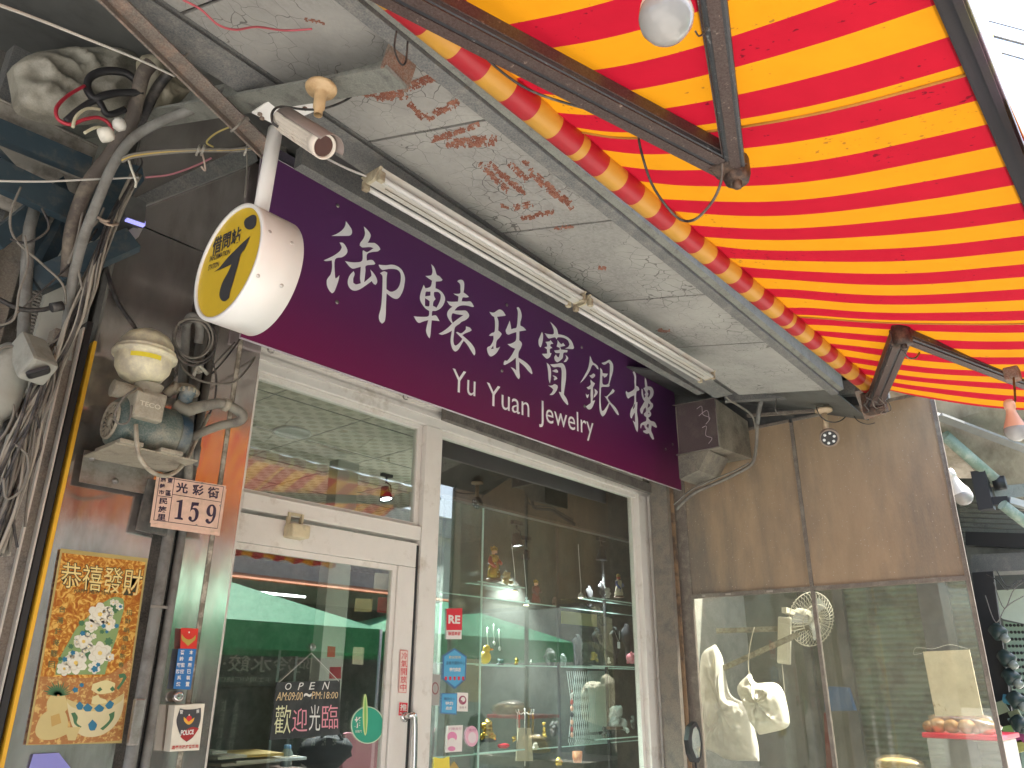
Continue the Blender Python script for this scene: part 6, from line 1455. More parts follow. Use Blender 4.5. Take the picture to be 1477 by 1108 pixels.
# corrugated sheets
def corr(p0, p1, depth, label, z_up=(0, 0, 1)):
    """corrugated sheet: edge from p0 to p1, running back along depth"""
    p0, p1, depth = Vector(p0), Vector(p1), Vector(depth); mb = MB(); n_ = 40; rows = []
    for i in range(13):
        rows.append([])
        for j in range(n_+1):
            q = p0.lerp(p1, i/12)+depth*(j/n_)+Vector((0, 0, .022*math.sin(j*math.pi*2/8)))
            rows[-1].append(mb.bm.verts.new(q))
    for a_, b_ in zip(rows, rows[1:]):
        for j in range(n_): mb.bm.faces.new((a_[j], a_[j+1], b_[j+1], b_[j])).smooth = True
    o = mesh_thing(mb, 'corrugated_sheet', M['corr'], label, 'roof sheet', 'corrugated sheets at the left')
    md = o.modifiers.new('s', 'SOLIDIFY'); md.thickness = .006
corr(at(-30, 128, Y=2.75), at(142, 212, Y=2.75), Vector((-.0, .16, -.30)), 'upper corrugated sheet at the left edge under the plastic bag')
corr(at(-30, 205, Y=2.9), at(92, 248, Y=2.9), Vector((-.0, .2, -.34)), 'lower corrugated sheet at the left edge between the blue beams')
bl = M['bluesteel']
def beam(a_, b_, Ya, Yb, w_, h_, label, name='blue_beam'):
    mesh_thing(MB().bar(at(*a_, Y=Ya), at(*b_, Y=Yb), w_, h_), name, bl, label, 'beam', 'blue green steel beams at the left')
beam((-20, 182), (128, 243), 2.7, 2.7, .04, .075, 'blue green steel beam running under the upper corrugated sheet')
beam((-20, 245), (125, 312), 2.62, 2.7, .04, .10, 'wide blue green steel beam crossing below the corrugated sheets')
beam((-10, 350), (100, 262), 2.8, 2.85, .04, .06, 'blue green strut rising to the right behind the conduits')
beam((45, 400), (60, 290), 2.9, 2.9, .05, .05, 'upright blue green strut near the left edge')
beam((108, 290), (45, 412), 2.9, 2.85, .04, .05, 'slanting blue green strut right of the upright one')
beam((50, 408), (192, 346), 2.82, 2.72, .05, .085, 'blue green bracket beam reaching right to the pillar top')
beam((-10, 212), (36, 262), 2.68, 2.68, .02, .02, 'thin grey blue rod across the corrugated sheets', 'thin_rod')
mesh_thing(MB().prism([at(150, 230, Y=2.75), at(205, 240, Y=2.75), at(208, 260, Y=2.75), at(190, 285, Y=2.75), at(140, 345, Y=2.75), at(100, 330, Y=2.75)], (0, .03, 0)), 'gusset_plate', bl, 'blue green gusset plate where the cables bend', 'plate')
# dark steel head above the pillar and box channel
mesh_thing(MB().prism([at(196, 285, Y=2.86), at(365, 205, Y=2.86), at(372, 232, Y=2.86), at(212, 295, Y=2.86)], (0, .05, 0)), 'ledge_angle', M['greybeam'], 'dark angle along the head of the steel pillar', 'angle')
mesh_thing(MB().prism([at(181, 278, Y=2.72), at(211, 292, Y=2.72), at(209, 322, Y=2.72), at(180, 312, Y=2.72)], (0, .15, 0)), 'bracket_box', M['darksheet'], 'small dark bracket box at the top left corner of the pillar', 'bracket')
q = at(197, 319, Y=2.74)
mesh_thing(MB().bar(at(182, 315, Y=2.735), at(208, 324, Y=2.735), .02, .018), 'violet_lamp_strip', plain('violet_reflector', (.25, .25, .7), .2, emit=(.3, .3, .9), estr=.4), 'short violet glowing strip under the bracket box', 'lamp')
MB_ = MB().prism([at(165, 345, Y=2.78), at(192, 328, Y=2.78), at(206, 330, Y=2.78), at(200, 342, Y=2.78), at(158, 365, Y=2.78)], (0, .06, 0))
mesh_thing(MB_, 'mortar_lump', mat('rough_mortar', (.3, .29, .25), .9, bump=.8, bscale=30), 'rough grey mortar lump at the pillar top under the bracket box', 'mortar')
# plastic wrapped bundle
def bagY(pts, Y, th, m, name, label):
    out = smooth_outline(pts, 5); cxp = sum(p_[0] for p_ in out)/len(out); cyp = sum(p_[1] for p_ in out)/len(out); mb = MB(); V = []
    for s_, d_ in [(1-k/16, min(1, (k/5)**.6)) for k in range(16)]:
        r_ = []
        for x, y in out:
            q = at(cxp+(x-cxp)*s_, cyp+(y-cyp)*s_, Y=Y); nn = -.55+.9*(1-abs(noise.noise(Vector((q.x*7, q.z*13, 0))))*2)*.6+.5*(1-abs(noise.noise(q*17))*2.2)*.5+.25*(.5-abs(noise.noise(q*40)))
            q.y -= th*d_*(1+nn); r_.append(mb.bm.verts.new(q))
        V.append(r_)
    n_ = len(out)
    for a_, b_ in zip(V, V[1:]):
        for k in range(n_): mb.bm.faces.new((a_[k], a_[(k+1) % n_], b_[(k+1) % n_], b_[k])).smooth = True
    mb.bm.faces.new(V[-1]).smooth = True
    bk = [mb.bm.verts.new(v.co+Vector((0, th, 0))) for v in V[0]]
    for k in range(n_): mb.bm.faces.new((V[0][k], V[0][(k+1) % n_], bk[(k+1) % n_], bk[k]))
    mb.bm.faces.new(bk)
    return mesh_thing(mb, name, m, label, 'bundle')
bagY([(18, 95), (40, 80), (75, 72), (120, 68), (165, 70), (210, 74), (218, 92), (212, 130), (200, 150), (160, 165), (110, 172), (60, 165), (30, 150), (24, 125)], 2.55, .055, mat('dirty_plastic_wrap', (.27, .26, .215), .45, bump=.7, bscale=26, dirt=(.15, .14, .11), dscale=6, dlo=.42, dhi=.62, fine=.2, spec=.6), 'plastic_wrapped_bundle', 'dirty grey plastic sheet wrapped over cables at the top left')
bagY([(205, 80), (230, 92), (262, 110), (280, 125), (278, 150), (258, 150), (240, 157), (225, 145), (208, 120)], 2.4, .05, mat('torn_wrap', (.33, .30, .22), .5, bump=.7, bscale=26, dirt=(.15, .13, .1), dscale=7), 'torn_wrapping', 'torn end of plastic wrapping hanging beside the rusty brace')
# thick conduits
pipe([P_(218, 92, 2.3), P_(206, 108, 2.32), P_(198, 140, 2.36), P_(188, 178, 2.42), P_(160, 222, 2.5), P_(128, 265, 2.56), P_(110, 310, 2.6), P_(102, 345, 2.62), P_(98, 400, 2.66)], .024, M['brownconduit'], 'thick brown conduit curving down past the plastic bundle', sub=6)
pipe([P_(244, 105, 2.3), P_(225, 130, 2.36), P_(200, 180, 2.42), P_(178, 212, 2.5), P_(150, 240, 2.56)], .018, M['cable'], 'black conduit close beside the thick brown one', sub=6)
pipe([P_(430, 68, 2.0), P_(370, 102, 2.1), P_(300, 148, 2.2), P_(240, 172, 2.3), P_(195, 197, 2.4), P_(165, 235, 2.45), P_(143, 285, 2.5), P_(120, 345, 2.56), P_(106, 400, 2.6), P_(98, 460, 2.66), P_(95, 520, 2.7)], .017, M['greyconduit'], 'long grey conduit sweeping from the cross beam down the left side', sub=6)
pipe([P_(52, 292, 2.8), P_(42, 330, 2.8), P_(38, 400, 2.8), P_(34, 480, 2.8), P_(30, 560, 2.8)], .02, M['greyconduit'], 'straight grey conduit near the left edge', sub=0)
pipe([P_(10, 545, 2.75), P_(6, 640, 2.75), P_(2, 760, 2.75)], .02, M['cable'], 'black pipe stub below the grey dome at the left edge', sub=0)
# corrugated black sleeve loops and coloured cables under the bundle
flex([P_(198, 118, 2.35), P_(180, 105, 2.35), P_(150, 103, 2.36), P_(130, 112, 2.37), P_(126, 128, 2.37), P_(136, 142, 2.36), P_(150, 138, 2.35), P_(170, 134, 2.35), P_(205, 134, 2.34)], .013, M['black'], 'ribbed black sleeve looping under the plastic bundle')
flex([P_(95, 175, 2.4), P_(115, 158, 2.38), P_(140, 145, 2.36), P_(155, 165, 2.35), P_(180, 158, 2.35)], .011, M['black'], 'second ribbed black sleeve below the first loop')
flex([P_(122, 124, 2.36), P_(98, 138, 2.35), P_(82, 155, 2.33), P_(84, 172, 2.32), P_(102, 180, 2.31), P_(120, 173, 2.3), P_(142, 170, 2.3), P_(158, 180, 2.3), P_(163, 200, 2.3)], .006, flat((.40, .03, .05), .4), 'dark red cable curling under the plastic bundle')
flex([P_(144, 158, 2.32), P_(125, 157, 2.31), P_(110, 168, 2.3), P_(105, 184, 2.3)], .005, flat((.62, .58, .42), .4), 'cream cable arching beside the dark red one')
flex([P_(160, 204, 2.29), P_(150, 187, 2.29), P_(138, 184, 2.29), P_(122, 192, 2.29)], .005, flat((.62, .58, .42), .4), 'short cream cable ending in the white connector')
mesh_thing(MB().lathe([(0, -.02), (.022, -.02), (.024, .0), (.02, .015), (.012, .02), (0, .02)], P_(154, 194, 2.27), (.6, -.7, .3), 18), 'white_connector', flat((.7, .68, .6), .4), 'round white connector under the plastic bundle', 'connector')
mesh_thing(MB().blob(P_(172, 180, 2.28), (.022, .018, .022), 12, .2), 'connector_end', flat((.66, .65, .6), .4), 'white cable cap right of the round connector', 'cap')
flex([P_(-10, 4, 1.6), P_(60, 30, 1.8), P_(130, 58, 1.9), P_(200, 86, 2.0), P_(252, 110, 2.05)], .004, flat((.68, .66, .6), .5), 'white cable stretched from the top left corner to the rusty brace')
flex([P_(-10, 261, 2.5), P_(60, 262, 2.5), P_(130, 259, 2.5), P_(200, 256, 2.5)], .0035, flat((.55, .54, .5), .5), 'pale level cable over the blue green beams')
flex([P_(264, 0, 1.55), P_(290, 14, 1.55), P_(315, 36, 1.56), P_(340, 43, 1.56), P_(370, 39, 1.56), P_(410, 44, 1.56), P_(450, 42, 1.5)], .003, flat((.45, .09, .11), .5), 'thin red wire drooping under the nearest ceiling boards')
# arm of thin cables tied in the middle, running to the sign pole
ab = thing('tied_cable_arm', 'arm of tied cables reaching from the bundle to the sign pole', 'cables', tuple(P_(285, 222, 2.2)))
rg_ = random.Random(8)
for k in range(5):
    o_ = rg_.uniform(-3, 3)
    MB().tube([P_(176, 231+o_, 2.4), P_(195, 224+o_, 2.36), P_(240, 219+o_*.8, 2.3), P_(290, 217+o_*.5, 2.2), P_(345, 216+o_*.6, 2.15), P_(390, 208+o_*.6, 2.1)], rg_.uniform(.003, .006), 6, sub=5).build('cable', [M['dustcable'], M['cable'], M['brownconduit'], M['dustcable'], flat((.5, .36, .08))][k], ab)
for x_ in (285, 292, 354): MB().tube([P_(x_-2, 224, 2.15), P_(x_+1, 217, 2.12), P_(x_+3, 210, 2.18)], .004, 5).build('tie', flat((.5, .48, .42)), ab)
flex([P_(290, 215, 2.2), P_(294, 230, 2.18), P_(296, 246, 2.18), P_(290, 240, 2.18)], .003, flat((.45, .36, .3)), 'short tie end dangling from the tied cable arm')
flex([P_(308, 212, 2.2), P_(298, 205, 2.2), P_(312, 192, 2.18), P_(332, 183, 2.15)], .003, flat((.4, .32, .1)), 'thin yellowish wire rising from the tied cable arm')
flex([P_(305, 228, 2.25), P_(280, 240, 2.3), P_(245, 252, 2.35), P_(210, 256, 2.4)], .0035, flat((.28, .1, .12)), 'thin dull red wire under the tied cable arm')
flex([P_(186, 232, 2.35), P_(190, 245, 2.33), P_(196, 262, 2.33), P_(195, 270, 2.33)], .004, flat((.6, .58, .5)), 'short cream wire hanging at the head of the cable bundle')
flex([P_(356, 218, 2.3), P_(356, 245, 2.3), P_(353, 285, 2.3)], .003, M['dustcable'], 'thin straight wire hanging left of the sign pole')
# the main bundle
bnd = thing('cable_bundle', 'thick bundle of dusty telephone cables running down the left side of the picture', 'cables', tuple(P_(60, 560, 2.6)))
path = [(196, 252), (178, 290), (160, 330), (142, 372), (126, 420), (108, 465), (88, 510), (62, 560), (40, 610), (22, 670), (8, 730), (-10, 800)]
rg_ = random.Random(21)
for k in range(48):
    ph = rg_.uniform(-1, 1); fan = rg_.uniform(.6, 1.6); dd = rg_.uniform(-.05, .05); wob = rg_.uniform(0, 6)
    pts = []
    for i, (x, y) in enumerate(path):
        t_ = i/(len(path)-1); w_ = (3+9*abs(t_-.1)+14*max(0, t_-.4))*fan
        pts.append(P_(x+ph*w_+3.0*math.sin(i*1.4+wob)*(1+2.2*t_), y+rg_.uniform(-4, 4), 2.62+dd+.02*math.sin(i+wob)))
    MB().tube(pts, rg_.uniform(.0032, .0058), 6, sub=4).build('cable', [M['dustcable'], M['dustcable'], M['cable']][k % 3] if k % 5 else flat((.33, .30, .25), .6), bnd)
for x_, y_ in ((152, 316), (158, 322)): MB().tube([P_(x_-14, y_-4, 2.58), P_(x_, y_+3, 2.55), P_(x_+12, y_+1, 2.58)], .005, 6, sub=3).build('tie', flat((.42, .33, .26)), bnd)
strays = [[(196, 250), (205, 235), (198, 220)], [(150, 300), (140, 320), (118, 345), (112, 380), (120, 420), (126, 430)], [(30, 270), (15, 310), (22, 345), (60, 380), (90, 410), (95, 440)],
  [(-5, 430), (30, 446), (60, 447), (78, 442)], [(-5, 470), (20, 460), (28, 420), (40, 380), (35, 340)], [(120, 300), (110, 350), (98, 380)], [(15, 345), (40, 350), (70, 330), (60, 300)],
  [(60, 530), (50, 560), (30, 575), (25, 600), (40, 600), (45, 580)], [(20, 640), (40, 660), (35, 700), (10, 720), (5, 690)], [(50, 590), (60, 640), (40, 690), (20, 740), (25, 790)], [(5, 560), (20, 590), (10, 620), (-5, 640)],
  [(60, 560), (65, 600), (50, 660), (40, 720), (36, 760)], [(70, 530), (55, 590), (15, 650), (-5, 690)], [(80, 500), (76, 560), (60, 610)], [(100, 480), (60, 500), (10, 500), (-5, 510)], [(140, 330), (110, 372), (60, 420), (-5, 478)]]
names_ = ['hooked stray cable at the head of the bundle', 'stray cable bowing left off the upper bundle', 'long black stray cable looping at the blue green beams', 'thick pale stray cable ending in a plug by the lattice', 'stray cable rising along the left edge', 'short stray cable beside the grey conduit', 'stray cable slung between the blue green struts', 'small curled stray cable by the ribbed pipe', 'tight stray curl low in the bundle', 'long stray cable low in the bundle, right side', 'stray cable bowing past the grey dome', 'stray cable parallel to the shutter channel', 'stray cable crossing the bundle to the left edge', 'short stray cable right of the ribbed pipe', 'stray cable crossing level behind the bundle', 'stray cable crossing from the tie down to the left edge']
for k, s_ in enumerate(strays):
    flex([P_(x, y, 2.56+.02*(k % 4)) for x, y in s_], .004 if k != 3 else .008, M['dustcable'] if k % 3 else M['cable'], names_[k])
mesh_thing(MB().tube([P_(74, 444, 2.6), P_(90, 441, 2.6)], .016, 12), 'cable_plug', M['cable'], 'dark plug on the end of the thick pale cable', 'plug')
# grey dome and ribbed pipe cowl
dome = mat('dusty_grey_cast', (.30, .30, .265), .8, bump=.3, bscale=40, dirt=(.2, .19, .16), dscale=8, dlo=.5, dhi=.7)
q = P_(6, 548, 2.65)
MB_ = MB().lathe([(0, .12), (.03, .115), (.054, .09), (.063, .05), (.064, -.06), (.06, -.1), (.04, -.12), (.034, -.13), (.034, -.2), (0, -.2)], q, (.06, 0, 1), 28)
mesh_thing(MB_, 'grey_cylinder_cover', dome, 'dusty grey dome ended cover at the left edge under the cables', 'cover')
q = P_(45, 515, 2.58)
t = thing('cable_cowl', 'bent square grey cowl pipe with cables coming out, beside the grey dome', 'cowl', tuple(q))
MB().bar(P_(38, 497, 2.62), P_(56, 538, 2.52), .085, .085, bev=.014).build('cowl', dome, t)
MB().bar(P_(54.5, 535, 2.52), P_(57, 541, 2.517), .065, .065, bev=.01).build('opening', M['black'], t)
mesh_thing(MB().box(P_(16, 660, 2.62), (.05, .03, .14), bev=.008).box(P_(18, 640, 2.62), (.03, .03, .06), bev=.004), 'junction_block', dome, 'small dusty junction block hanging low in the cable bundle', 'connector')
# nearer post of the street at far left, dull
mesh_thing(MB().b(.48, .60, 2.98, 3.09, 0, 4.5), 'dull_post', M['greybeam'], 'dull grey post behind the cable bundle, next to the shutter rail', 'post')

# ================================================================ DISPLAY WINDOW AND INSIDE THE SHOP
YD = 3.5
def W(px, py, Y=YD): return at(px, py, Y=Y)
dk = mat('dark_reflection', (.035, .028, .026), .35, dirt=(.06, .05, .045), dscale=2)
zb1 = W(800, 755, 3.37).z
MB().b(3.08, 5.9, 3.37, 3.42, zb1, CEIL-.002).build('reflection_board', dk, shop)  # dark board added to stand for a dark reflection across the window top
MB().b(3.08, 5.9, 3.36, 3.368, zb1-.004, zb1+.012).build('reflection_board_edge', plain('reflection_edge', (.12, .1, .09), .4), shop)
glg = glassmat('shelf_glass', (.86, .94, .90), .06)
edge = mat('glass_edge', (.45, .62, .56), .1, emit=(.5, .7, .62), estr=.03)  # glass edges given a faint glow of their own to look bright
cab = thing('display_cabinet', 'glass display cabinet with shelves inside the shop window', 'cabinet', (4.1, 3.7, 0))
q = W(693, 900, 3.42)
MB().b(q.x-.003, q.x+.003, 3.42, 3.95, .4, CEIL-.01).build('side_glass', glg, cab)
MB().b(q.x-.005, q.x+.005, 3.412, 3.42, .4, CEIL-.01).build('side_glass_edge', edge, cab)
xr_ = 6.4
shelf_z = []
def shelf(name, xa_, xb_, y0, y1, z, front=True):
    s_ = MB().b(xa_, xb_, y0+.004, y1, z-.005, z).build(name, glg, cab)
    if front: MB().b(xa_, xb_, y0-.003, y0+.003, z-.007, z+.001).build('shelf_edge', edge, s_)
    return z
zA = W(725, 843, 3.45).z; zB = W(725, 960, 3.45).z; zC = W(725, 1083, 3.45).z
xa0, xa1 = q.x, W(757, 960, 3.45).x
for z in (zA, zB, zC): shelf('shelf', xa0, xa1, 3.45, 3.72, z)
zR = W(885, 866, 3.45).z; zR2 = W(910, 962, 3.45).z; zR3 = W(918, 1062, 3.45).z
xb0_, xb1_ = W(852, 868, 3.45).x, W(928, 868, 3.45).x
for z in (zR, zR2, zR3): shelf('shelf', xb0_, xb1_, 3.45, 3.75, z)
zM = W(830, 962, 3.8).z; zM1 = W(800, 874, 3.8).z; zM3 = W(830, 1075, 3.8).z
for z in (zM1, zM, zM3): shelf('shelf', xa0, xr_, 3.8, 4.0, z)
mb = MB()
for x_ in (W(806, 960, 3.78).x, W(876, 1000, 3.78).x): mb = MB().b(x_-.008, x_+.008, 3.77, 3.79, .4, CEIL-.01).build('upright', flat((.03, .03, .03), .4), cab)
MB().b(3.05, 6.6, 3.4, 4.0, .42, .55).build('plinth', flat((.3, .28, .22)), cab)
# rear partition of the window: mirror-like greenish panels with openings
MB().b(4.3, 7.6, 4.45, 4.48, .5, CEIL-.01).build('rear_panel', mat('smoky_panel', (.15, .16, .14), .12, .2, dirt=(.09, .10, .085), dscale=1.2), cab)
# deeper interior
grn = mat('back_green', (.33, .40, .34), .5, dirt=(.2, .25, .21), dscale=1.3)
cabw = thing('wall_cabinet', 'tall pale cabinet deep inside the shop', 'cabinet', (2.2, 8.7, 0))
MB().b(1.0, 3.0, 8.5, 9.15, 0, 2.2, .01).build('body', grn, cabw)
for k in range(4): MB().b(1.05+k*.48, 1.5+k*.48, 8.47, 8.5, .1, 2.1).build('door', plain('cab_door', (.30, .33, .28), .4), cabw)
# spotlights in the window
spot(745, 779, 3.72, 'lit black spotlight hanging over the left shelves of the display window', .95, (.1, -.1, -1), 1.5, drop=.11)
spot(868, 800, 3.72, 'black spotlight over the right shelves of the display window', .95, (.0, .1, -1), 7, drop=.11)
spot(759, 800, 4.25, 'second lit spotlight, smaller looking, behind the left one of the display window', .8, (0, .2, -1), 6, drop=.12)
spot(480, 640, 7.6, 'added fill spotlight deep in the shop over the back cabinet', 1.2, (0, -.2, -1), 45, drop=.1)  # this and the next lamp are added as fill for the shop interior
spot(600, 700, 7.0, 'added fill spotlight deep in the shop right of the other one', 1.2, (0, .2, -1), 45, drop=.1)
def cone(px, py, Y, ytop, label):
    c = W(px, py, Y); t = thing('pendant_lamp', label, 'lamp', tuple(c), 'little cone pendants in the display window')
    MB().lathe([(.006, .035), (.014, .03), (.024, .008), (.026, 0), (.022, -.001)], c, (0, 0, 1), 20).build('shade', plain('pendant_silver', (.6, .6, .58), .25, .4), t)
    MB().lathe([(0, -.004), (.021, -.002)], c, (0, 0, 1), 16).build('bulb_face', plain('pendant_face', (1, .9, .7), .4, emit=(1, .82, .5), estr=5), t)
    top = W(px-4, ytop, Y); MB().tube([c+Vector((0, 0, .03)), c+Vector((.004, 0, .1)), c+Vector((-.004, 0, .16)), top], .0028, 6, sub=4).build('flex', flat((.6, .6, .58)), t)
cone(742, 853, 3.62, 785, 'little cone pendant hanging at the left over the gold figures')
cone(838, 862, 3.6, 785, 'little cone pendant hanging in the middle beside the black busts')
cone(759, 873, 3.9, 800, 'little cone pendant hanging farther back behind the left one')

# figurines: shaped from lathes, blobs and tubes
red_ = flat((.42, .05, .03), .35); goldm = mat('gold_figure', (.65, .42, .08), .25, .9, bump=.4, bscale=90); silv = mat('silver_figure', (.62, .6, .56), .3, .7, bump=.5, bscale=90); brn = mat('dark_brown_wood', (.10, .05, .03), .4, bump=.3); blk = mat('black_velvet', (.012, .012, .014), .9); navy = flat((.04, .06, .2), .35); peach = flat((.66, .36, .24), .4)
def figure(px, py, Y, h, label, robe, trim, face, seed=0, name='deity_figurine'):
    c = W(px, py, Y); t = thing(name, label, 'figurine', tuple(c), 'figurines in the display window'); r = h*.17; rg = random.Random(seed)
    MB().lathe([(0, 0), (r*1.3, 0), (r*1.3, h*.05), (r*1.1, h*.07), (0, h*.07)], c, (0, 0, 1), 16).build('base', brn, t)
    mb = MB(); mb.lathe([(r*1.05, h*.07), (r*1.15, h*.18), (r*.85, h*.38), (r*.75, h*.5), (r*.95, h*.62), (r*.8, h*.7), (r*.3, h*.74), (0, h*.75)], c, (0, 0, 1), 18)
    for v in mb.bm.verts:
        d = v.co-c; k = 1+.22*noise.noise(d*60+Vector((seed, 0, 0))); v.co = c+Vector((d.x*k*1.1, d.y*k*.8, d.z))
    mb.build('robe', robe, t)
    mb = MB()
    for s_ in (-1, 1): mb.tube([c+Vector((s_*r*.8, 0, h*.64)), c+Vector((s_*r*1.35, -r*.4, h*.5)), c+Vector((s_*r*.5, -r*1.0, h*.44+.02*s_))], [r*.34, r*.3, r*.2], 8, sub=4)
    mb.build('sleeve', trim, t)
    MB().blob(c+Vector((0, -r*.1, h*.8)), (r*.5, r*.48, r*.6), 14).blob(c+Vector((0, -r*.55, h*.79)), (r*.09, r*.12, r*.1), 6).build('head', face, t)
    mb = MB().lathe([(r*.55, 0), (r*.6, .02*h), (r*.45, .08*h), (r*.2, .12*h), (0, .17*h)], c+Vector((0, 0, h*.84)), (0, 0, 1), 14)
    for s_ in (-1, 1): mb.blob(c+Vector((s_*r*.7, 0, h*.9)), (r*.22, r*.12, r*.35), 8)
    mb.build('crown', goldm, t)
    MB().blob(c+Vector((0, -r*.45, h*.68)), (r*.3, r*.15, r*.55), 10, .3, seed).build('beard', flat((.05, .03, .03)), t)
    mb = MB()
    for k in range(7): a_ = rg.uniform(0, 6.28); zz = rg.uniform(.12, .55); mb.blob(c+Vector((math.cos(a_)*r*1.0, math.sin(a_)*r*.8, h*zz)), (r*.2, r*.2, r*.14), 7)
    mb.build('ornament', [goldm, silv, navy][seed % 3], t)
    return t
figure(712, 838, 3.55, .235, 'tall warrior figurine in red and gold on the top left glass shelf', goldm, red_, peach, 1)
figure(893, 862, 3.55, .19, 'red faced figurine on the top right glass shelf', flat((.5, .42, .3)), navy, red_, 2)
figure(773, 872, 3.88, .19, 'dim dark red figurine behind, in the middle of the upper row', flat((.2, .05, .05)), flat((.12, .05, .05)), peach, 3)
def lumps(px, py, Y, w_, h, m, label, name, n=18, seed=0, cat='ornament', base=None, group=None):
    c = W(px, py, Y); t = thing(name, label, cat, tuple(c), group); rg = random.Random(seed); mb = MB()
    for k in range(n):
        u = rg.uniform(-1, 1); v = rg.random(); r = w_*rg.uniform(.13, .26)
        mb.blob(c+Vector((u*w_*.42*(1-v*.65), rg.uniform(-.3, .3)*w_*.6, h*.15+v*h*.7)), (r, r, r*rg.uniform(.6, 1.2)), 9, .4, k)
    mb.build('carved_body', m, t)
    if base: MB().b(c.x-w_*.55, c.x+w_*.55, c.y-w_*.3, c.y+w_*.3, c.z-.0, c.z+h*.14, .003).build('base', base, t)
    return t
lumps(731, 843, 3.55, .075, .085, mat('pale_gold', (.62, .48, .26), .3, .5, bump=.3), 'pale gold dragon carving right of the tall warrior figurine', 'dragon_carving', 22, 2)
lumps(877, 864, 3.52, .06, .09, silv, 'small silvery figure left of the red faced figurine', 'silver_carving', 18, 3)
lumps(760, 871, 3.86, .04, .06, flat((.6, .75, .7), .3), 'small pale flower ornament by the farther cone pendant', 'flower_ornament', 12, 5)
# gold toad in its glass box
c = W(858, 959, 3.6)
lumps(857, 955, 3.6, .075, .07, goldm, 'gold toad ornament on a black base under a clear cover', 'gold_toad', 24, 6, base=blk)
tt = mesh_thing(MB().b(c.x-.065, c.x+.065, 3.55, 3.67, c.z, c.z+.16), 'clear_cover', glg, 'clear square cover standing over the gold toad', 'cover')
lumps(878, 958, 3.5, .032, .05, silv, 'tiny silver statuette right of the gold toad', 'silver_statuette', 14, 8)
lumps(766, 959, 3.85, .026, .045, silv, 'tiny silver statuette alone in the middle of the second row', 'silver_statuette', 14, 9)
# pink piggy bank
c = W(911, 949, 3.5); pink = flat((.75, .22, .28), .3)
pg_ = thing('piggy_bank', 'pink piggy bank on the second shelf at the right of the window', 'piggy bank', tuple(c-Vector((0, 0, .035))))
mb = MB().blob(c, (.042, .045, .036), 20)
for sx_ in (-1, 1):
    for sy_ in (-1, 1): mb.lathe([(.011, 0), (.012, .02)], c+Vector((sx_*.022, sy_*.02, -.043)), (0, 0, 1), 10)
mb.build('body', pink, pg_)
MB().lathe([(0, .004), (.016, .004), (.018, -.002), (.018, -.02)], c+Vector((-.008, -.047, .0)), (-.3, -1, .0), 16).build('snout', flat((.6, .12, .18), .3), pg_)
mb = MB()
for s_ in (-1, 1): mb.lathe([(.012, 0), (.008, .012), (0, .022)], c+Vector((s_*.024, -.015, .028)), (s_*.4, -.2, 1), 8)
mb.build('ear', pink, pg_)
MB().blob(c+Vector((-.026, -.036, .014)), (.004, .004, .004), 8).build('eye', blk, pg_)
MB().blob(c+Vector((.016, -.044, .014)), (.004, .004, .004), 8).build('eye', blk, pg_)
# necklace busts
def bust(px, py, Y, h, label, pend=None):
    c = W(px, py, Y); t = thing('necklace_bust', label, 'display stand', tuple(c), 'black necklace busts in the display window')
    out = [(-.10, 1), (.10, 1), (.12, .90), (.30, .78), (.33, .66), (.24, .4), (.12, .16), (.03, 0), (-.03, 0), (-.12, .16), (-.24, .4), (-.33, .66), (-.30, .78), (-.12, .90)]
    so = smooth_outline(out, 3); mb = MB(); V = []
    for s_, d_ in ((1, 0), (.9, .5), (.7, .85), (.4, 1), (.15, 1.04)):
        V.append([mb.bm.verts.new(c+Vector((x*h*s_, -h*.11*d_, (.5+(z-.5)*s_)*h))) for x, z in so])
    for a_, b_ in zip(V, V[1:]):
        for k in range(len(so)): mb.bm.faces.new((a_[k], a_[(k+1) % len(so)], b_[(k+1) % len(so)], b_[k])).smooth = True
    mb.bm.faces.new(V[-1]); mb.bm.faces.new(V[0][::-1])
    mb.b(c.x-.012, c.x+.012, c.y-.01, c.y+.012, c.z-h*.12, c.z+.04)
    mb.build('velvet_form', blk, t)
    if pend:
        MB().tube([c+Vector((-h*.14, -h*.09, h*.88)), c+Vector((-h*.08, -h*.125, h*.68)), c+Vector((0, -h*.13, h*.56)), c+Vector((h*.08, -h*.125, h*.68)), c+Vector((h*.14, -h*.09, h*.88))], .0014, 5, sub=5).build('chain', silv, t)
        MB().b(c.x-h*.055, c.x+h*.055, c.y-h*.145, c.y-h*.13, c.z+h*.34, c.z+h*.54, .006).build('pendant', flat((.72, .76, .85), .2), t)
bust(888, 952, 3.56, .245, 'black necklace bust with a white oblong pendant on the second right shelf', True)
bust(862, 948, 3.72, .22, 'black necklace bust behind the gold toad cover')
bust(905, 945, 3.74, .25, 'black necklace bust half hidden behind the pink piggy bank')
bust(868, 868, 3.72, .16, 'black necklace bust on the top shelf left of the silvery figure')
bust(850, 872, 3.86, .15, 'black necklace bust farther back on the top row')
bust(833, 955, 3.9, .21, 'grey sheened necklace bust at the middle of the second row')
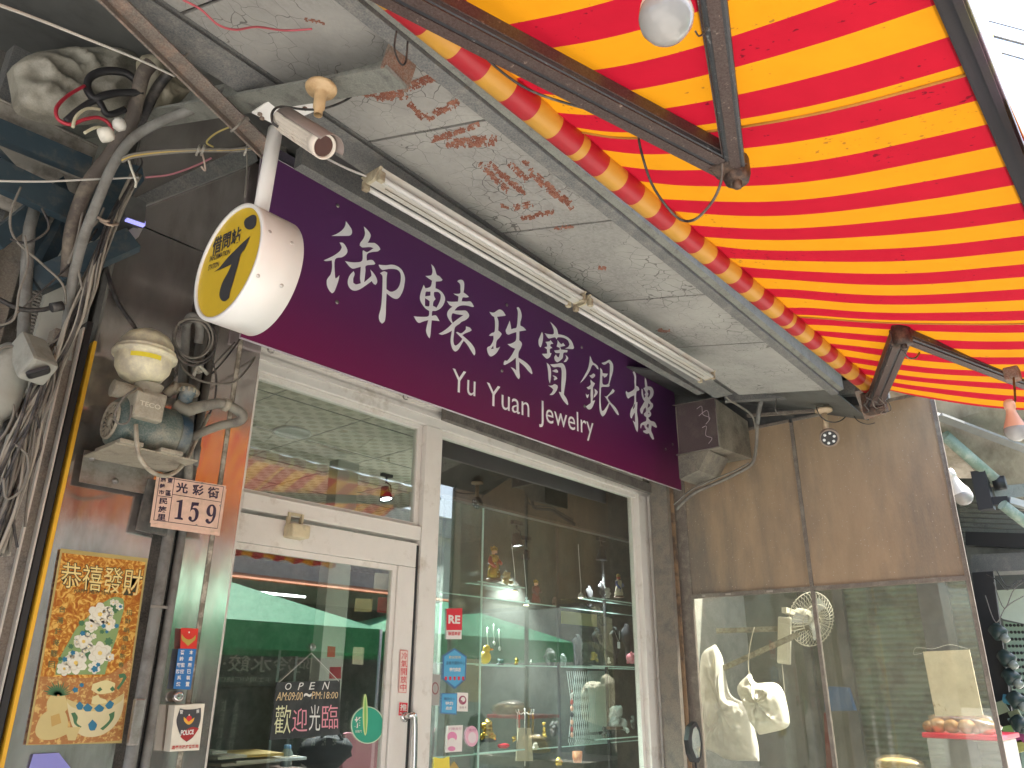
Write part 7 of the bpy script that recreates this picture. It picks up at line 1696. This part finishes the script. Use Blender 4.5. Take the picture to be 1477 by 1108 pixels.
# duck, gold pot, red charm, jewelry tree
c = W(700, 948, 3.5); yel = flat((.85, .5, .06), .4)
dk_ = thing('yellow_duck', 'yellow and orange toy duck at the left end of the second shelf', 'toy', tuple(c))
MB().blob(c+Vector((0, 0, .0)), (.032, .04, .04), 16).blob(c+Vector((0, -.01, .048)), (.024, .026, .026), 14).build('body', yel, dk_)
MB().blob(c+Vector((.012, -.036, .045)), (.014, .018, .006), 10).build('beak', flat((.8, .25, .03)), dk_)
lumps(704, 1070, 3.55, .09, .13, goldm, 'gold treasure pot ornament on the bottom left shelf', 'treasure_pot', 30, 12, base=blk)
c = W(727, 1076, 3.5); mesh_thing(MB().blob(c, (.05, .02, .014), 14, .3).blob(c+Vector((-.04, 0, .004)), (.014, .014, .01), 8), 'red_charm', flat((.7, .03, .06), .25), 'shiny red charm lying right of the gold treasure pot', 'charm')
lumps(742, 1072, 3.6, .04, .05, goldm, 'small gold cups right of the red charm', 'gold_cups', 10, 14)
c = W(757, 1105, 3.6)
jt = thing('jewelry_tree', 'silver jewelry tree stand with necklaces hung on it', 'display stand', tuple(c))
zt3 = W(757, 1022, 3.6).z
MB().tube([c, (c.x, c.y, zt3)], .004, 8).build('stem', silv, jt)
mb = MB()
for k in range(8):
    a_ = 2*math.pi*k/8; mb.tube([(c.x, c.y, zt3-.02), (c.x+.035*math.cos(a_), c.y+.035*math.sin(a_), zt3-.035), (c.x+.062*math.cos(a_), c.y+.05*math.sin(a_), zt3-.025), (c.x+.068*math.cos(a_), c.y+.055*math.sin(a_), zt3-.006)], .0022, 5, sub=3)
mb.build('branches', silv, jt)
for k in range(5):
    a_ = 2*math.pi*k/5+.3; x_, y_ = c.x+.06*math.cos(a_), c.y+.05*math.sin(a_); MB().tube([(x_, y_, zt3-.02), (x_+.006, y_, zt3-.09), (x_, y_, zt3-.16), (x_-.006, y_, zt3-.09), (x_, y_, zt3-.02)], .002, 5, sub=4).build('necklace', [goldm, red_, silv, flat((.1, .1, .1)), goldm][k], jt)
mesh_thing(MB().prism([W(748, 1050, 3.58), W(766, 1050, 3.58), W(769, 1098, 3.58), W(745, 1098, 3.58)], (0, .01, 0)), 'beaded_pouch', mat('beige_beads', (.45, .38, .28), .6, bump=.8, bscale=120), 'beige beaded pouch hanging in front of the jewelry tree', 'pouch')
# crystal carving on wooden base, chain with charms, orange cup
lumps(890, 1052, 3.6, .15, .15, mat('grey_crystal', (.42, .42, .40), .12, bump=.3, spec=.8), 'grey crystal carving on a brown base, third shelf at the right', 'crystal_carving', 34, 20, base=brn)
lumps(914, 1054, 3.7, .06, .12, flat((.06, .07, .06)), 'dark little tree carving right of the crystal carving', 'dark_carving', 18, 22)
lumps(800, 1062, 3.86, .10, .10, flat((.05, .045, .04)), 'dark low carving in the middle of the third row', 'low_carving', 22, 23)
ch_ = thing('charm_string', 'string of jade and coral charms hanging in the middle of the window', 'charms', tuple(W(825, 1062, 3.55)))
MB().tube([W(825, 995, 3.55), W(825, 1062, 3.55)], .0018, 5).build('cord', red_, ch_)
for k, (yy, m_) in enumerate(((1003, silv), (1013, red_), (1022, peach), (1031, blk), (1042, peach), (1052, red_), (1060, peach))): MB().blob(W(825, yy, 3.55), (.014, .01, .018), 9, .3, k).build('charm', m_, ch_)
c = W(833, 1100, 3.5); mesh_thing(MB().lathe([(0, 0), (.028, 0), (.034, .03), (.034, .07), (.03, .07), (.028, .02), (0, .02)], c, (0, 0, 1), 20), 'orange_cup', mat('orange_glaze', (.65, .2, .08), .3, dirt=(.7, .4, .2), dscale=30), 'orange glazed cup at the bottom middle of the window', 'cup')
c = W(806, 1104, 3.6); mesh_thing(MB().lathe([(0, 0), (.02, 0), (.03, .02), (.012, .05), (0, .05)], c, (0, 0, 1), 16), 'yellow_ornament', goldm, 'small yellow ornament left of the orange cup', 'ornament')
# more small goods
for px, py, Y, w_, h, m_, lab, nm, sd in (
  (700, 960, 3.62, .05, .07, flat((.5, .3, .1)), 'brown carved block behind the yellow toy duck', 'carved_block', 31),
  (722, 962, 3.55, .05, .05, flat((.12, .14, .16)), 'small dark stone on the second left shelf right of the toy duck', 'dark_stone', 32),
  (745, 962, 3.6, .045, .06, goldm, 'small gold lump at the right end of the second left shelf', 'gold_lump', 33),
  (793, 962, 3.85, .13, .12, flat((.10, .09, .09)), 'dark rocky carving in the middle of the second row', 'rocky_carving', 34),
  (812, 962, 3.85, .07, .10, mat('dull_silver', (.3, .32, .32), .3, .4), 'dull silver heap right of the dark rocky carving', 'silver_heap', 35),
  (785, 1066, 3.86, .04, .12, goldm, 'thin gold branch ornament left of the low carving', 'gold_branch', 36),
  (850, 876, 3.88, .07, .10, flat((.06, .06, .07)), 'dark lump on the top rear row left of the necklace busts', 'dark_lump', 37),
  (800, 876, 3.88, .05, .09, flat((.30, .2, .16)), 'brownish small figure on the top rear row', 'brown_carving', 38),
  (872, 1062, 3.7, .05, .08, flat((.12, .11, .1)), 'dark small carving left of the grey crystal', 'small_dark_carving', 39),
  (772, 1082, 3.5, .05, .04, flat((.62, .6, .5), .2), 'pale small heap right of the jewelry tree', 'pale_heap', 40),
  (905, 1058, 3.5, .04, .045, flat((.5, .5, .48), .2), 'pale pebble in front of the dark little tree carving', 'pale_pebble', 41)):
    lumps(px, py, Y, w_, h, m_, lab, nm, 20, sd)
for k, (px, py) in enumerate(((703, 905), (712, 900), (720, 908))):
    c = W(px, py, 3.9); mesh_thing(MB().tube([c, c+Vector((0, 0, -.05)), c+Vector((.01, 0, -.12))], .004, 6).blob(c+Vector((.01, 0, -.13)), (.012, .008, .016), 8), 'hanging_pendant', silv, ('hanging pendant, left of three on the rear glass', 'hanging pendant, middle of three on the rear glass', 'hanging pendant, right of three on the rear glass')[k], 'pendant', 'pendants on the rear glass')
# light panels seen deeper: lattice and pale door
t = thing('lattice_screen', 'pale lattice screen behind the third row of shelves', 'screen', tuple(W(838, 1020, 4.35)))
mb = MB(); a_, b_ = W(818, 968, 4.36), W(853, 1070, 4.36)
for k in range(12): x = a_.x+(b_.x-a_.x)*k/11; mb.bar((x, 4.36, b_.z), (x+.12, 4.36, a_.z), .004, .006).bar((x+.12, 4.362, b_.z), (x, 4.362, a_.z), .004, .006)
mb.build('lattice', flat((.5, .56, .52)), t)
MB().b(b_.x, W(880, 1000, 4.36).x, 4.37, 4.38, W(870, 1055, 4.36).z, W(870, 968, 4.36).z).build('pale_panel', plain('pale_green_door', (.42, .55, .48), .4), t)
mesh_thing(MB().b(W(812, 886, 4.36).x, W(862, 886, 4.36).x, 4.37, 4.38, W(840, 902, 4.36).z, W(840, 884, 4.36).z), 'yellow_calendar', flat((.62, .58, .25)), 'pale yellow printed strip behind the middle shelves', 'poster')

# ---- things seen through the door
YI = 3.6
mesh_thing(MB().b(W(470, 870, 4.2).x, W(502, 870, 4.2).x, 4.2, 4.3, .2, 2.9), 'white_column', plain('white_column', (.5, .5, .46), .6), 'pale column inside the shop behind the chalk board', 'column')
def sheet(q, Y, m, label, name='hung_card', group=None):
    return mesh_thing(MB().prism([W(*p_, Y) for p_ in q], (0, .002, 0)), name, m, label, 'card', group)
sheet([(541, 826), (563, 828), (561, 852), (539, 850)], 3.26, flat((.62, .6, .5)), 'pale card with a dark drawing in the top right corner of the door glass', group='cards stuck inside the door')
sheet([(513, 863), (538, 864), (536, 883), (511, 882)], 3.26, flat((.48, .42, .22)), 'yellowish card below the pale one inside the door glass', group='cards stuck inside the door')
sheet([(546, 861), (562, 862), (560, 885), (544, 883)], 3.26, flat((.45, .06, .06)), 'red card right of the yellowish one inside the door glass', group='cards stuck inside the door')
sheet([(510, 933), (525, 934), (524, 959), (508, 958)], 3.26, flat((.6, .56, .42)), 'small cream card with an ink figure inside the door glass', group='cards stuck inside the door')
sheet([(476, 962), (492, 962), (492, 979), (475, 979)], 3.3, flat((.5, .05, .07)), 'dark red card beside the chalk board string', group='cards stuck inside the door')
sheet([(473, 932), (484, 933), (483, 948), (472, 948)], 3.26, flat((.62, .05, .07)), 'small red label left of the cream card inside the door', group='cards stuck inside the door')
mb = MB(); rg_ = random.Random(2)
np_ = thing('newspaper_pile', 'pile of newspapers and envelopes on the counter inside the door', 'papers', tuple(W(370, 1100, 3.7)))
for k, (x0_2, x1_2, y_, col) in enumerate(((305, 350, 1094, (.6, .56, .45)), (330, 430, 1100, (.55, .5, .4)), (352, 408, 1091, (.65, .45, .12)), (372, 440, 1098, (.55, .6, .62)), (310, 400, 1104, (.45, .38, .3)), (300, 322, 1086, (.6, .6, .55)))):
    a_, b_ = W(x0_2, y_, 3.55), W(x1_2, y_, 3.55); MB().box(((a_.x+b_.x)/2, 3.68, a_.z), (b_.x-a_.x, .3, .012), Matrix.Rotation(rg_.uniform(-.12, .12), 3, 'Z')).build('paper', flat(col), np_)
zc_ = W(370, 1110, 3.55).z
mesh_thing(MB().b(1.85, 2.6, 3.5, 4.1, zc_-.4, zc_-.02), 'shop_counter', brn, 'dark counter inside the door under the newspapers', 'counter')
c = W(414, 1086, 3.6); bt = thing('water_bottle', 'blue capped water bottle standing on the counter', 'bottle', tuple(c)); MB().lathe([(0, -.06), (.028, -.06), (.028, .0), (.014, .02), (.014, .025)], c, (0, 0, 1), 16).build('body', flat((.35, .42, .42), .2), bt); MB().lathe([(.018, .02), (.018, .035), (0, .035)], c, (0, 0, 1), 14).build('cap', flat((.1, .3, .6)), bt)
c = W(525, 1095, 4.0); chp = thing('pink_chair', 'pink chair back inside the shop right of the chalk board', 'chair', (c.x, 4.0, 0))
MB().box((c.x, 4.0, c.z-.02), (.34, .04, .34), bev=.03).build('backrest', flat((.45, .18, .22)), chp); MB().box((c.x, 4.2, c.z-.3), (.38, .4, .06), bev=.02).build('seat', flat((.45, .18, .22)), chp)
for sx_ in (-1, 1):
    for y_ in (4.02, 4.38): MB().tube([(c.x+sx_*.16, y_, c.z-.3), (c.x+sx_*.18, y_, .02)], .012, 8).build('leg', M['steel'], chp)
bb = W(470, 1085, 3.9); mesh_thing(MB().blob(bb, (.16, .1, .09), 18, .35, 3).tube([bb+Vector((-.1, -.05, .05)), bb+Vector((-.02, -.06, .13)), bb+Vector((.08, -.05, .05))], .008, 6, sub=4), 'black_bag', blk, 'black bag behind the newspapers inside the door', 'bag')

# ---- chalk board hanging behind the door glass
YBd = YF-.012
bdf = Frame((0, YBd-.001, H), (1, 0, 0), (0, 0, 1))
s13 = 1081/320
def CZ(x, y): return frame_of(bdf, at(300+x/s13, 780+y/s13, Y=YBd))
cbd = thing('open_board', 'black chalk board reading OPEN hung on the door glass by a string', 'sign', tuple(at(440, 1068, Y=YBd)))
MB().prism([bdf.p(*CZ(*q), 0) for q in ((300, 972), (640, 945), (643, 680), (335, 690))], (0, .006, 0)).build('board', mat('chalk_black', (.018, .022, .024), .5, dirt=(.05, .055, .055), dscale=5), cbd)
chw = flat((.72, .74, .7), .8); chp_ = flat((.72, .30, .36), .8); chy = flat((.70, .72, .45), .8); cho = flat((.75, .58, .32), .8)
def CT(name, m, items, bold=0):
    mb = MB()
    for body, qd in items: put_between(mb, bdf, body, qd, CZ, bold)
    mb.build(name, m, cbd, fix=False)
CT('open_lettering', chw, [('O', [(378, 694), (408, 692), (403, 726), (372, 728)]), ('P', [(446, 692), (468, 690), (458, 726), (436, 728)]), ('E', [(500, 690), (522, 689), (516, 724), (490, 726)]), ('N', [(566, 688), (592, 686), (584, 724), (554, 726)])])
CT('opening_hour', cho, [('AM:09:00', [(340, 738), (462, 738), (458, 776), (330, 780)])], -.005)
CT('closing_hour', cho, [('PM:18:00', [(508, 735), (634, 737), (630, 768), (504, 772)])], -.005)
CT('tilde', chw, [('~', [(466, 742), (504, 742), (504, 762), (466, 762)])], .02)
CT('welcome_first', chy, [('歡', [(330, 805), (405, 800), (400, 940), (318, 942)])], -.004)
CT('welcome_second', chp_, [('迎', [(415, 818), (482, 815), (482, 930), (405, 930)])], -.002)
CT('welcome_third', chw, [('光', [(495, 800), (545, 800), (545, 925), (490, 925)])], -.002)
CT('welcome_fourth', chp_, [('臨', [(556, 800), (632, 798), (632, 915), (552, 920)])], -.004)
MB().tube([bdf.p(*CZ(345, 690)), bdf.p(*CZ(503, 548)), bdf.p(*CZ(637, 685))], .0016, 5).build('string', flat((.6, .6, .56)), cbd)
q = bdf.p(*CZ(509, 518)); MB().lathe([(.018, 0), (.015, .006), (.006, .010), (.006, .018), (0, .02)], q, (0, -1, 0), 20).build('suction_cup', glassmat('clear_rubber', (.8, .85, .8), .15, .05, .2, (.6, .65, .6)), cbd)

# ---- stickers on door and window
def stk(name, label, quads, Yp_, texts=(), cat='sticker', group=None):
    """quads: (colour, outline in pixels of the photograph on the plane Yp_)"""
    fr = Frame((0, Yp_-.001, H), (1, 0, 0), (0, 0, 1)); Z_ = lambda x, y: frame_of(fr, at(x, y, Y=Yp_))
    allp = [p_ for c_, o_ in quads for p_ in o_]; cx_ = sum(p_[0] for p_ in allp)/len(allp); my = max(p_[1] for p_ in allp)
    t = thing(name, label, cat, tuple(at(cx_, my, Y=Yp_)), group)
    for k, (c_, o_) in enumerate(quads):
        mb = MB(); mb.face([fr.p(*Z_(*p_), .0004*k) for p_ in o_]); mb.build('backing' if k == 0 else 'printed_area', flat(c_, .4), t)
    for k, (c_, body, qd, bold) in enumerate(texts):
        mb = MB(); put_between(mb, fr, body, qd, Z_, bold)
        for v in mb.bm.verts: v.co.y -= .0004*len(quads)
        mb.build('lettering', flat(c_, .4), t, fix=False)
    return t
def vtext(col, body, x0, x1, y0, y1, lean, bold=.01):
    n = len(body); out = []
    for k, chx in enumerate(body):
        a_, b_ = y0+(y1-y0)*k/n, y0+(y1-y0)*(k+.88)/n; sx_ = lean*(k/n); out.append((col, chx, [(x0+sx_, a_), (x1+sx_, a_), (x1+sx_, b_), (x0+sx_, b_)], bold))
    return out
def oval(cx_, cy_, rx_, ry_, n=32, rot=0): return [(cx_+rx_*math.cos(2*math.pi*k/n)*math.cos(rot)-ry_*math.sin(2*math.pi*k/n)*math.sin(rot), cy_+rx_*math.cos(2*math.pi*k/n)*math.sin(rot)+ry_*math.sin(2*math.pi*k/n)*math.cos(rot)) for k in range(n)]
YSt = YF-.034
WH = (.76, .72, .68); RD_ = (.66, .03, .05)
stk('air_conditioning_sticker', 'tall narrow sticker with red characters for air conditioning on the door stile', [(( .66, .25, .22), [(577, 937), (588.5, 938.5), (586, 1000), (574.5, 999)]), ((.76, .62, .56), [(577.8, 938.5), (587.7, 939.8), (585.2, 998.8), (575.3, 997.8)])], YSt, vtext(RD_, '冷氣開放中', 578.6, 587, 941, 998, -2.2, .0))
stk('push_sticker', 'small red push sticker above the door handle', [(WH, [(575, 1012), (588.5, 1013), (587.5, 1034), (573.5, 1033)]), (RD_, [(575.8, 1013), (587.8, 1014), (586.8, 1033), (574.4, 1032)])], YSt, [(WH, '推', [(577, 1015), (586.5, 1016), (586, 1026), (576.3, 1025)], .02), (WH, 'PUSH', [(576.2, 1027.5), (585.8, 1028.5), (585.5, 1031.5), (576, 1030.5)], .02)])
YGl = YF-.009
stk('round_push_sticker', 'round green push sticker with a pale door bar on the door glass', [((.55, .68, .5), oval(530, 1046, 24, 27)), ((.03, .34, .22), oval(530, 1046, 22.6, 25.6)), ((.60, .72, .30), oval(526.5, 1031, 3.6, 30)), ((.22, .50, .12), oval(526.5, 1031, 1.6, 27))], YGl, [(WH, '推', [(511, 1034), (523.5, 1034), (522.5, 1050), (510.5, 1050)], .03), (WH, '自動門', [(512, 1053), (521, 1053), (521, 1057), (512, 1057)], .0)])
YWg = YF-.001
stk('card_sticker', 'red and white sticker with bold letters near the top left of the display window', [(WH, [(644, 880), (666.5, 877.5), (665.5, 922), (643.5, 922)]), (RD_, [(644, 878), (666.5, 877.5), (666, 909), (643.7, 909)])], YWg, [(WH, 'RE', [(646.5, 887), (663.5, 888), (663, 900), (646, 899.5)], .04), (RD_, '聯盟商家', [(646, 911), (664, 911), (663.5, 917), (645.8, 917)], .01)])
hexo = [(655.5, 935), (673, 947), (671.5, 980), (656, 994), (638, 979), (639, 946)]
hexi = [(655.5, 937.5), (671, 948), (669.8, 979), (656, 991), (639.8, 978), (640.8, 947)]
BL_ = (.10, .38, .62)
stk('hexagon_sticker', 'blue hexagonal travel shop sticker on the display window', [((.06, .14, .3), hexo), (BL_, hexi)], YWg, [((.75, .6, .35), '歡迎使用', [(647, 946), (664, 946), (664, 950), (647, 950)], 0), ((.05, .1, .2), '嘉義市購物中心', [(643, 954), (670, 954), (670, 959), (643, 959)], 0), (WH, '特約商店', [(648, 963), (664, 963), (664, 969), (648, 969)], .03), (RD_, '▪▪▪▪▪', [(641, 976), (669, 976), (669, 981), (641, 981)], .0)])
stk('blue_square_sticker', 'small square blue sticker under the blue hexagonal one', [((.07, .17, .35), [(637, 1000), (659.5, 1000), (658.5, 1031), (635.5, 1029)]), (BL_, [(638, 1001.5), (658.5, 1001.5), (657.5, 1029), (636.8, 1027.5)])], YWg, [((.06, .1, .2), '購物中心', [(640, 1006), (656, 1006), (656, 1010), (640, 1010)], 0), (WH, '特約', [(642, 1012), (653, 1012), (653, 1017), (642, 1017)], .02), (WH, '商店', [(643, 1019), (652, 1019), (651, 1024), (642, 1024)], .02)])
stk('white_card_sticker', 'small white card with a dark flower mark beside the square blue sticker', [(WH, [(659.5, 999), (675, 999.5), (674.5, 1026.5), (659, 1026)]), ((.30, .06, .12), oval(667, 1010, 5.5, 6.5)), (WH, oval(667.5, 1009, 3.2, 3.6)), ((.35, .12, .16), oval(665, 1013, 2, 3))], YWg, [((.2, .08, .1), '悠遊卡', [(662, 1019), (672, 1019), (672, 1022), (662, 1022)], 0)])
stk('pink_pay_card', 'white rounded payment card sticker with a pink shape on the display window', [(WH, [(645.5, 1047), (667.5, 1046), (666, 1084), (643, 1085.5)]), ((.70, .25, .42), oval(652, 1063, 7, 7.5)), (WH, oval(652, 1070, 5.6, 5.5)), ((.70, .25, .42), oval(651, 1080, 5.5, 3.5))], YWg, [((.5, .2, .3), '行動支付', [(647, 1049.5), (665, 1049), (665, 1053), (647, 1053.5)], 0)])
stk('pink_oval_sticker', 'pink oval sticker right of the white payment card', [((.74, .42, .52), oval(680.5, 1062, 9.2, 15)), ((.72, .62, .64), oval(681, 1064, 6, 8))], YWg, [((.4, .1, .2), '支付', [(675, 1051), (686, 1051), (686, 1055), (675, 1055)], 0)])
stk('yellow_sticker', 'yellow rounded sticker at the very bottom of the display window', [((.75, .62, .08), [(626, 1092), (634, 1094), (640, 1094), (648, 1091), (648.5, 1112), (625, 1112)])], YWg)
stk('gold_diamond_sticker', 'small dark gold diamond sticker at the bottom of the display window', [((.40, .28, .08), [(655, 1098), (662, 1108), (655, 1118), (648, 1108)])], YWg)
stk('dull_notice', 'dull grey notice at the left edge of the display window', [((.35, .34, .32), [(622, 972), (635.5, 973), (633, 1018), (621, 1017)]), ((.25, .09, .1), oval(627.5, 993, 5, 9)), ((.35, .34, .32), oval(627.5, 993, 3.6, 7))], YWg)
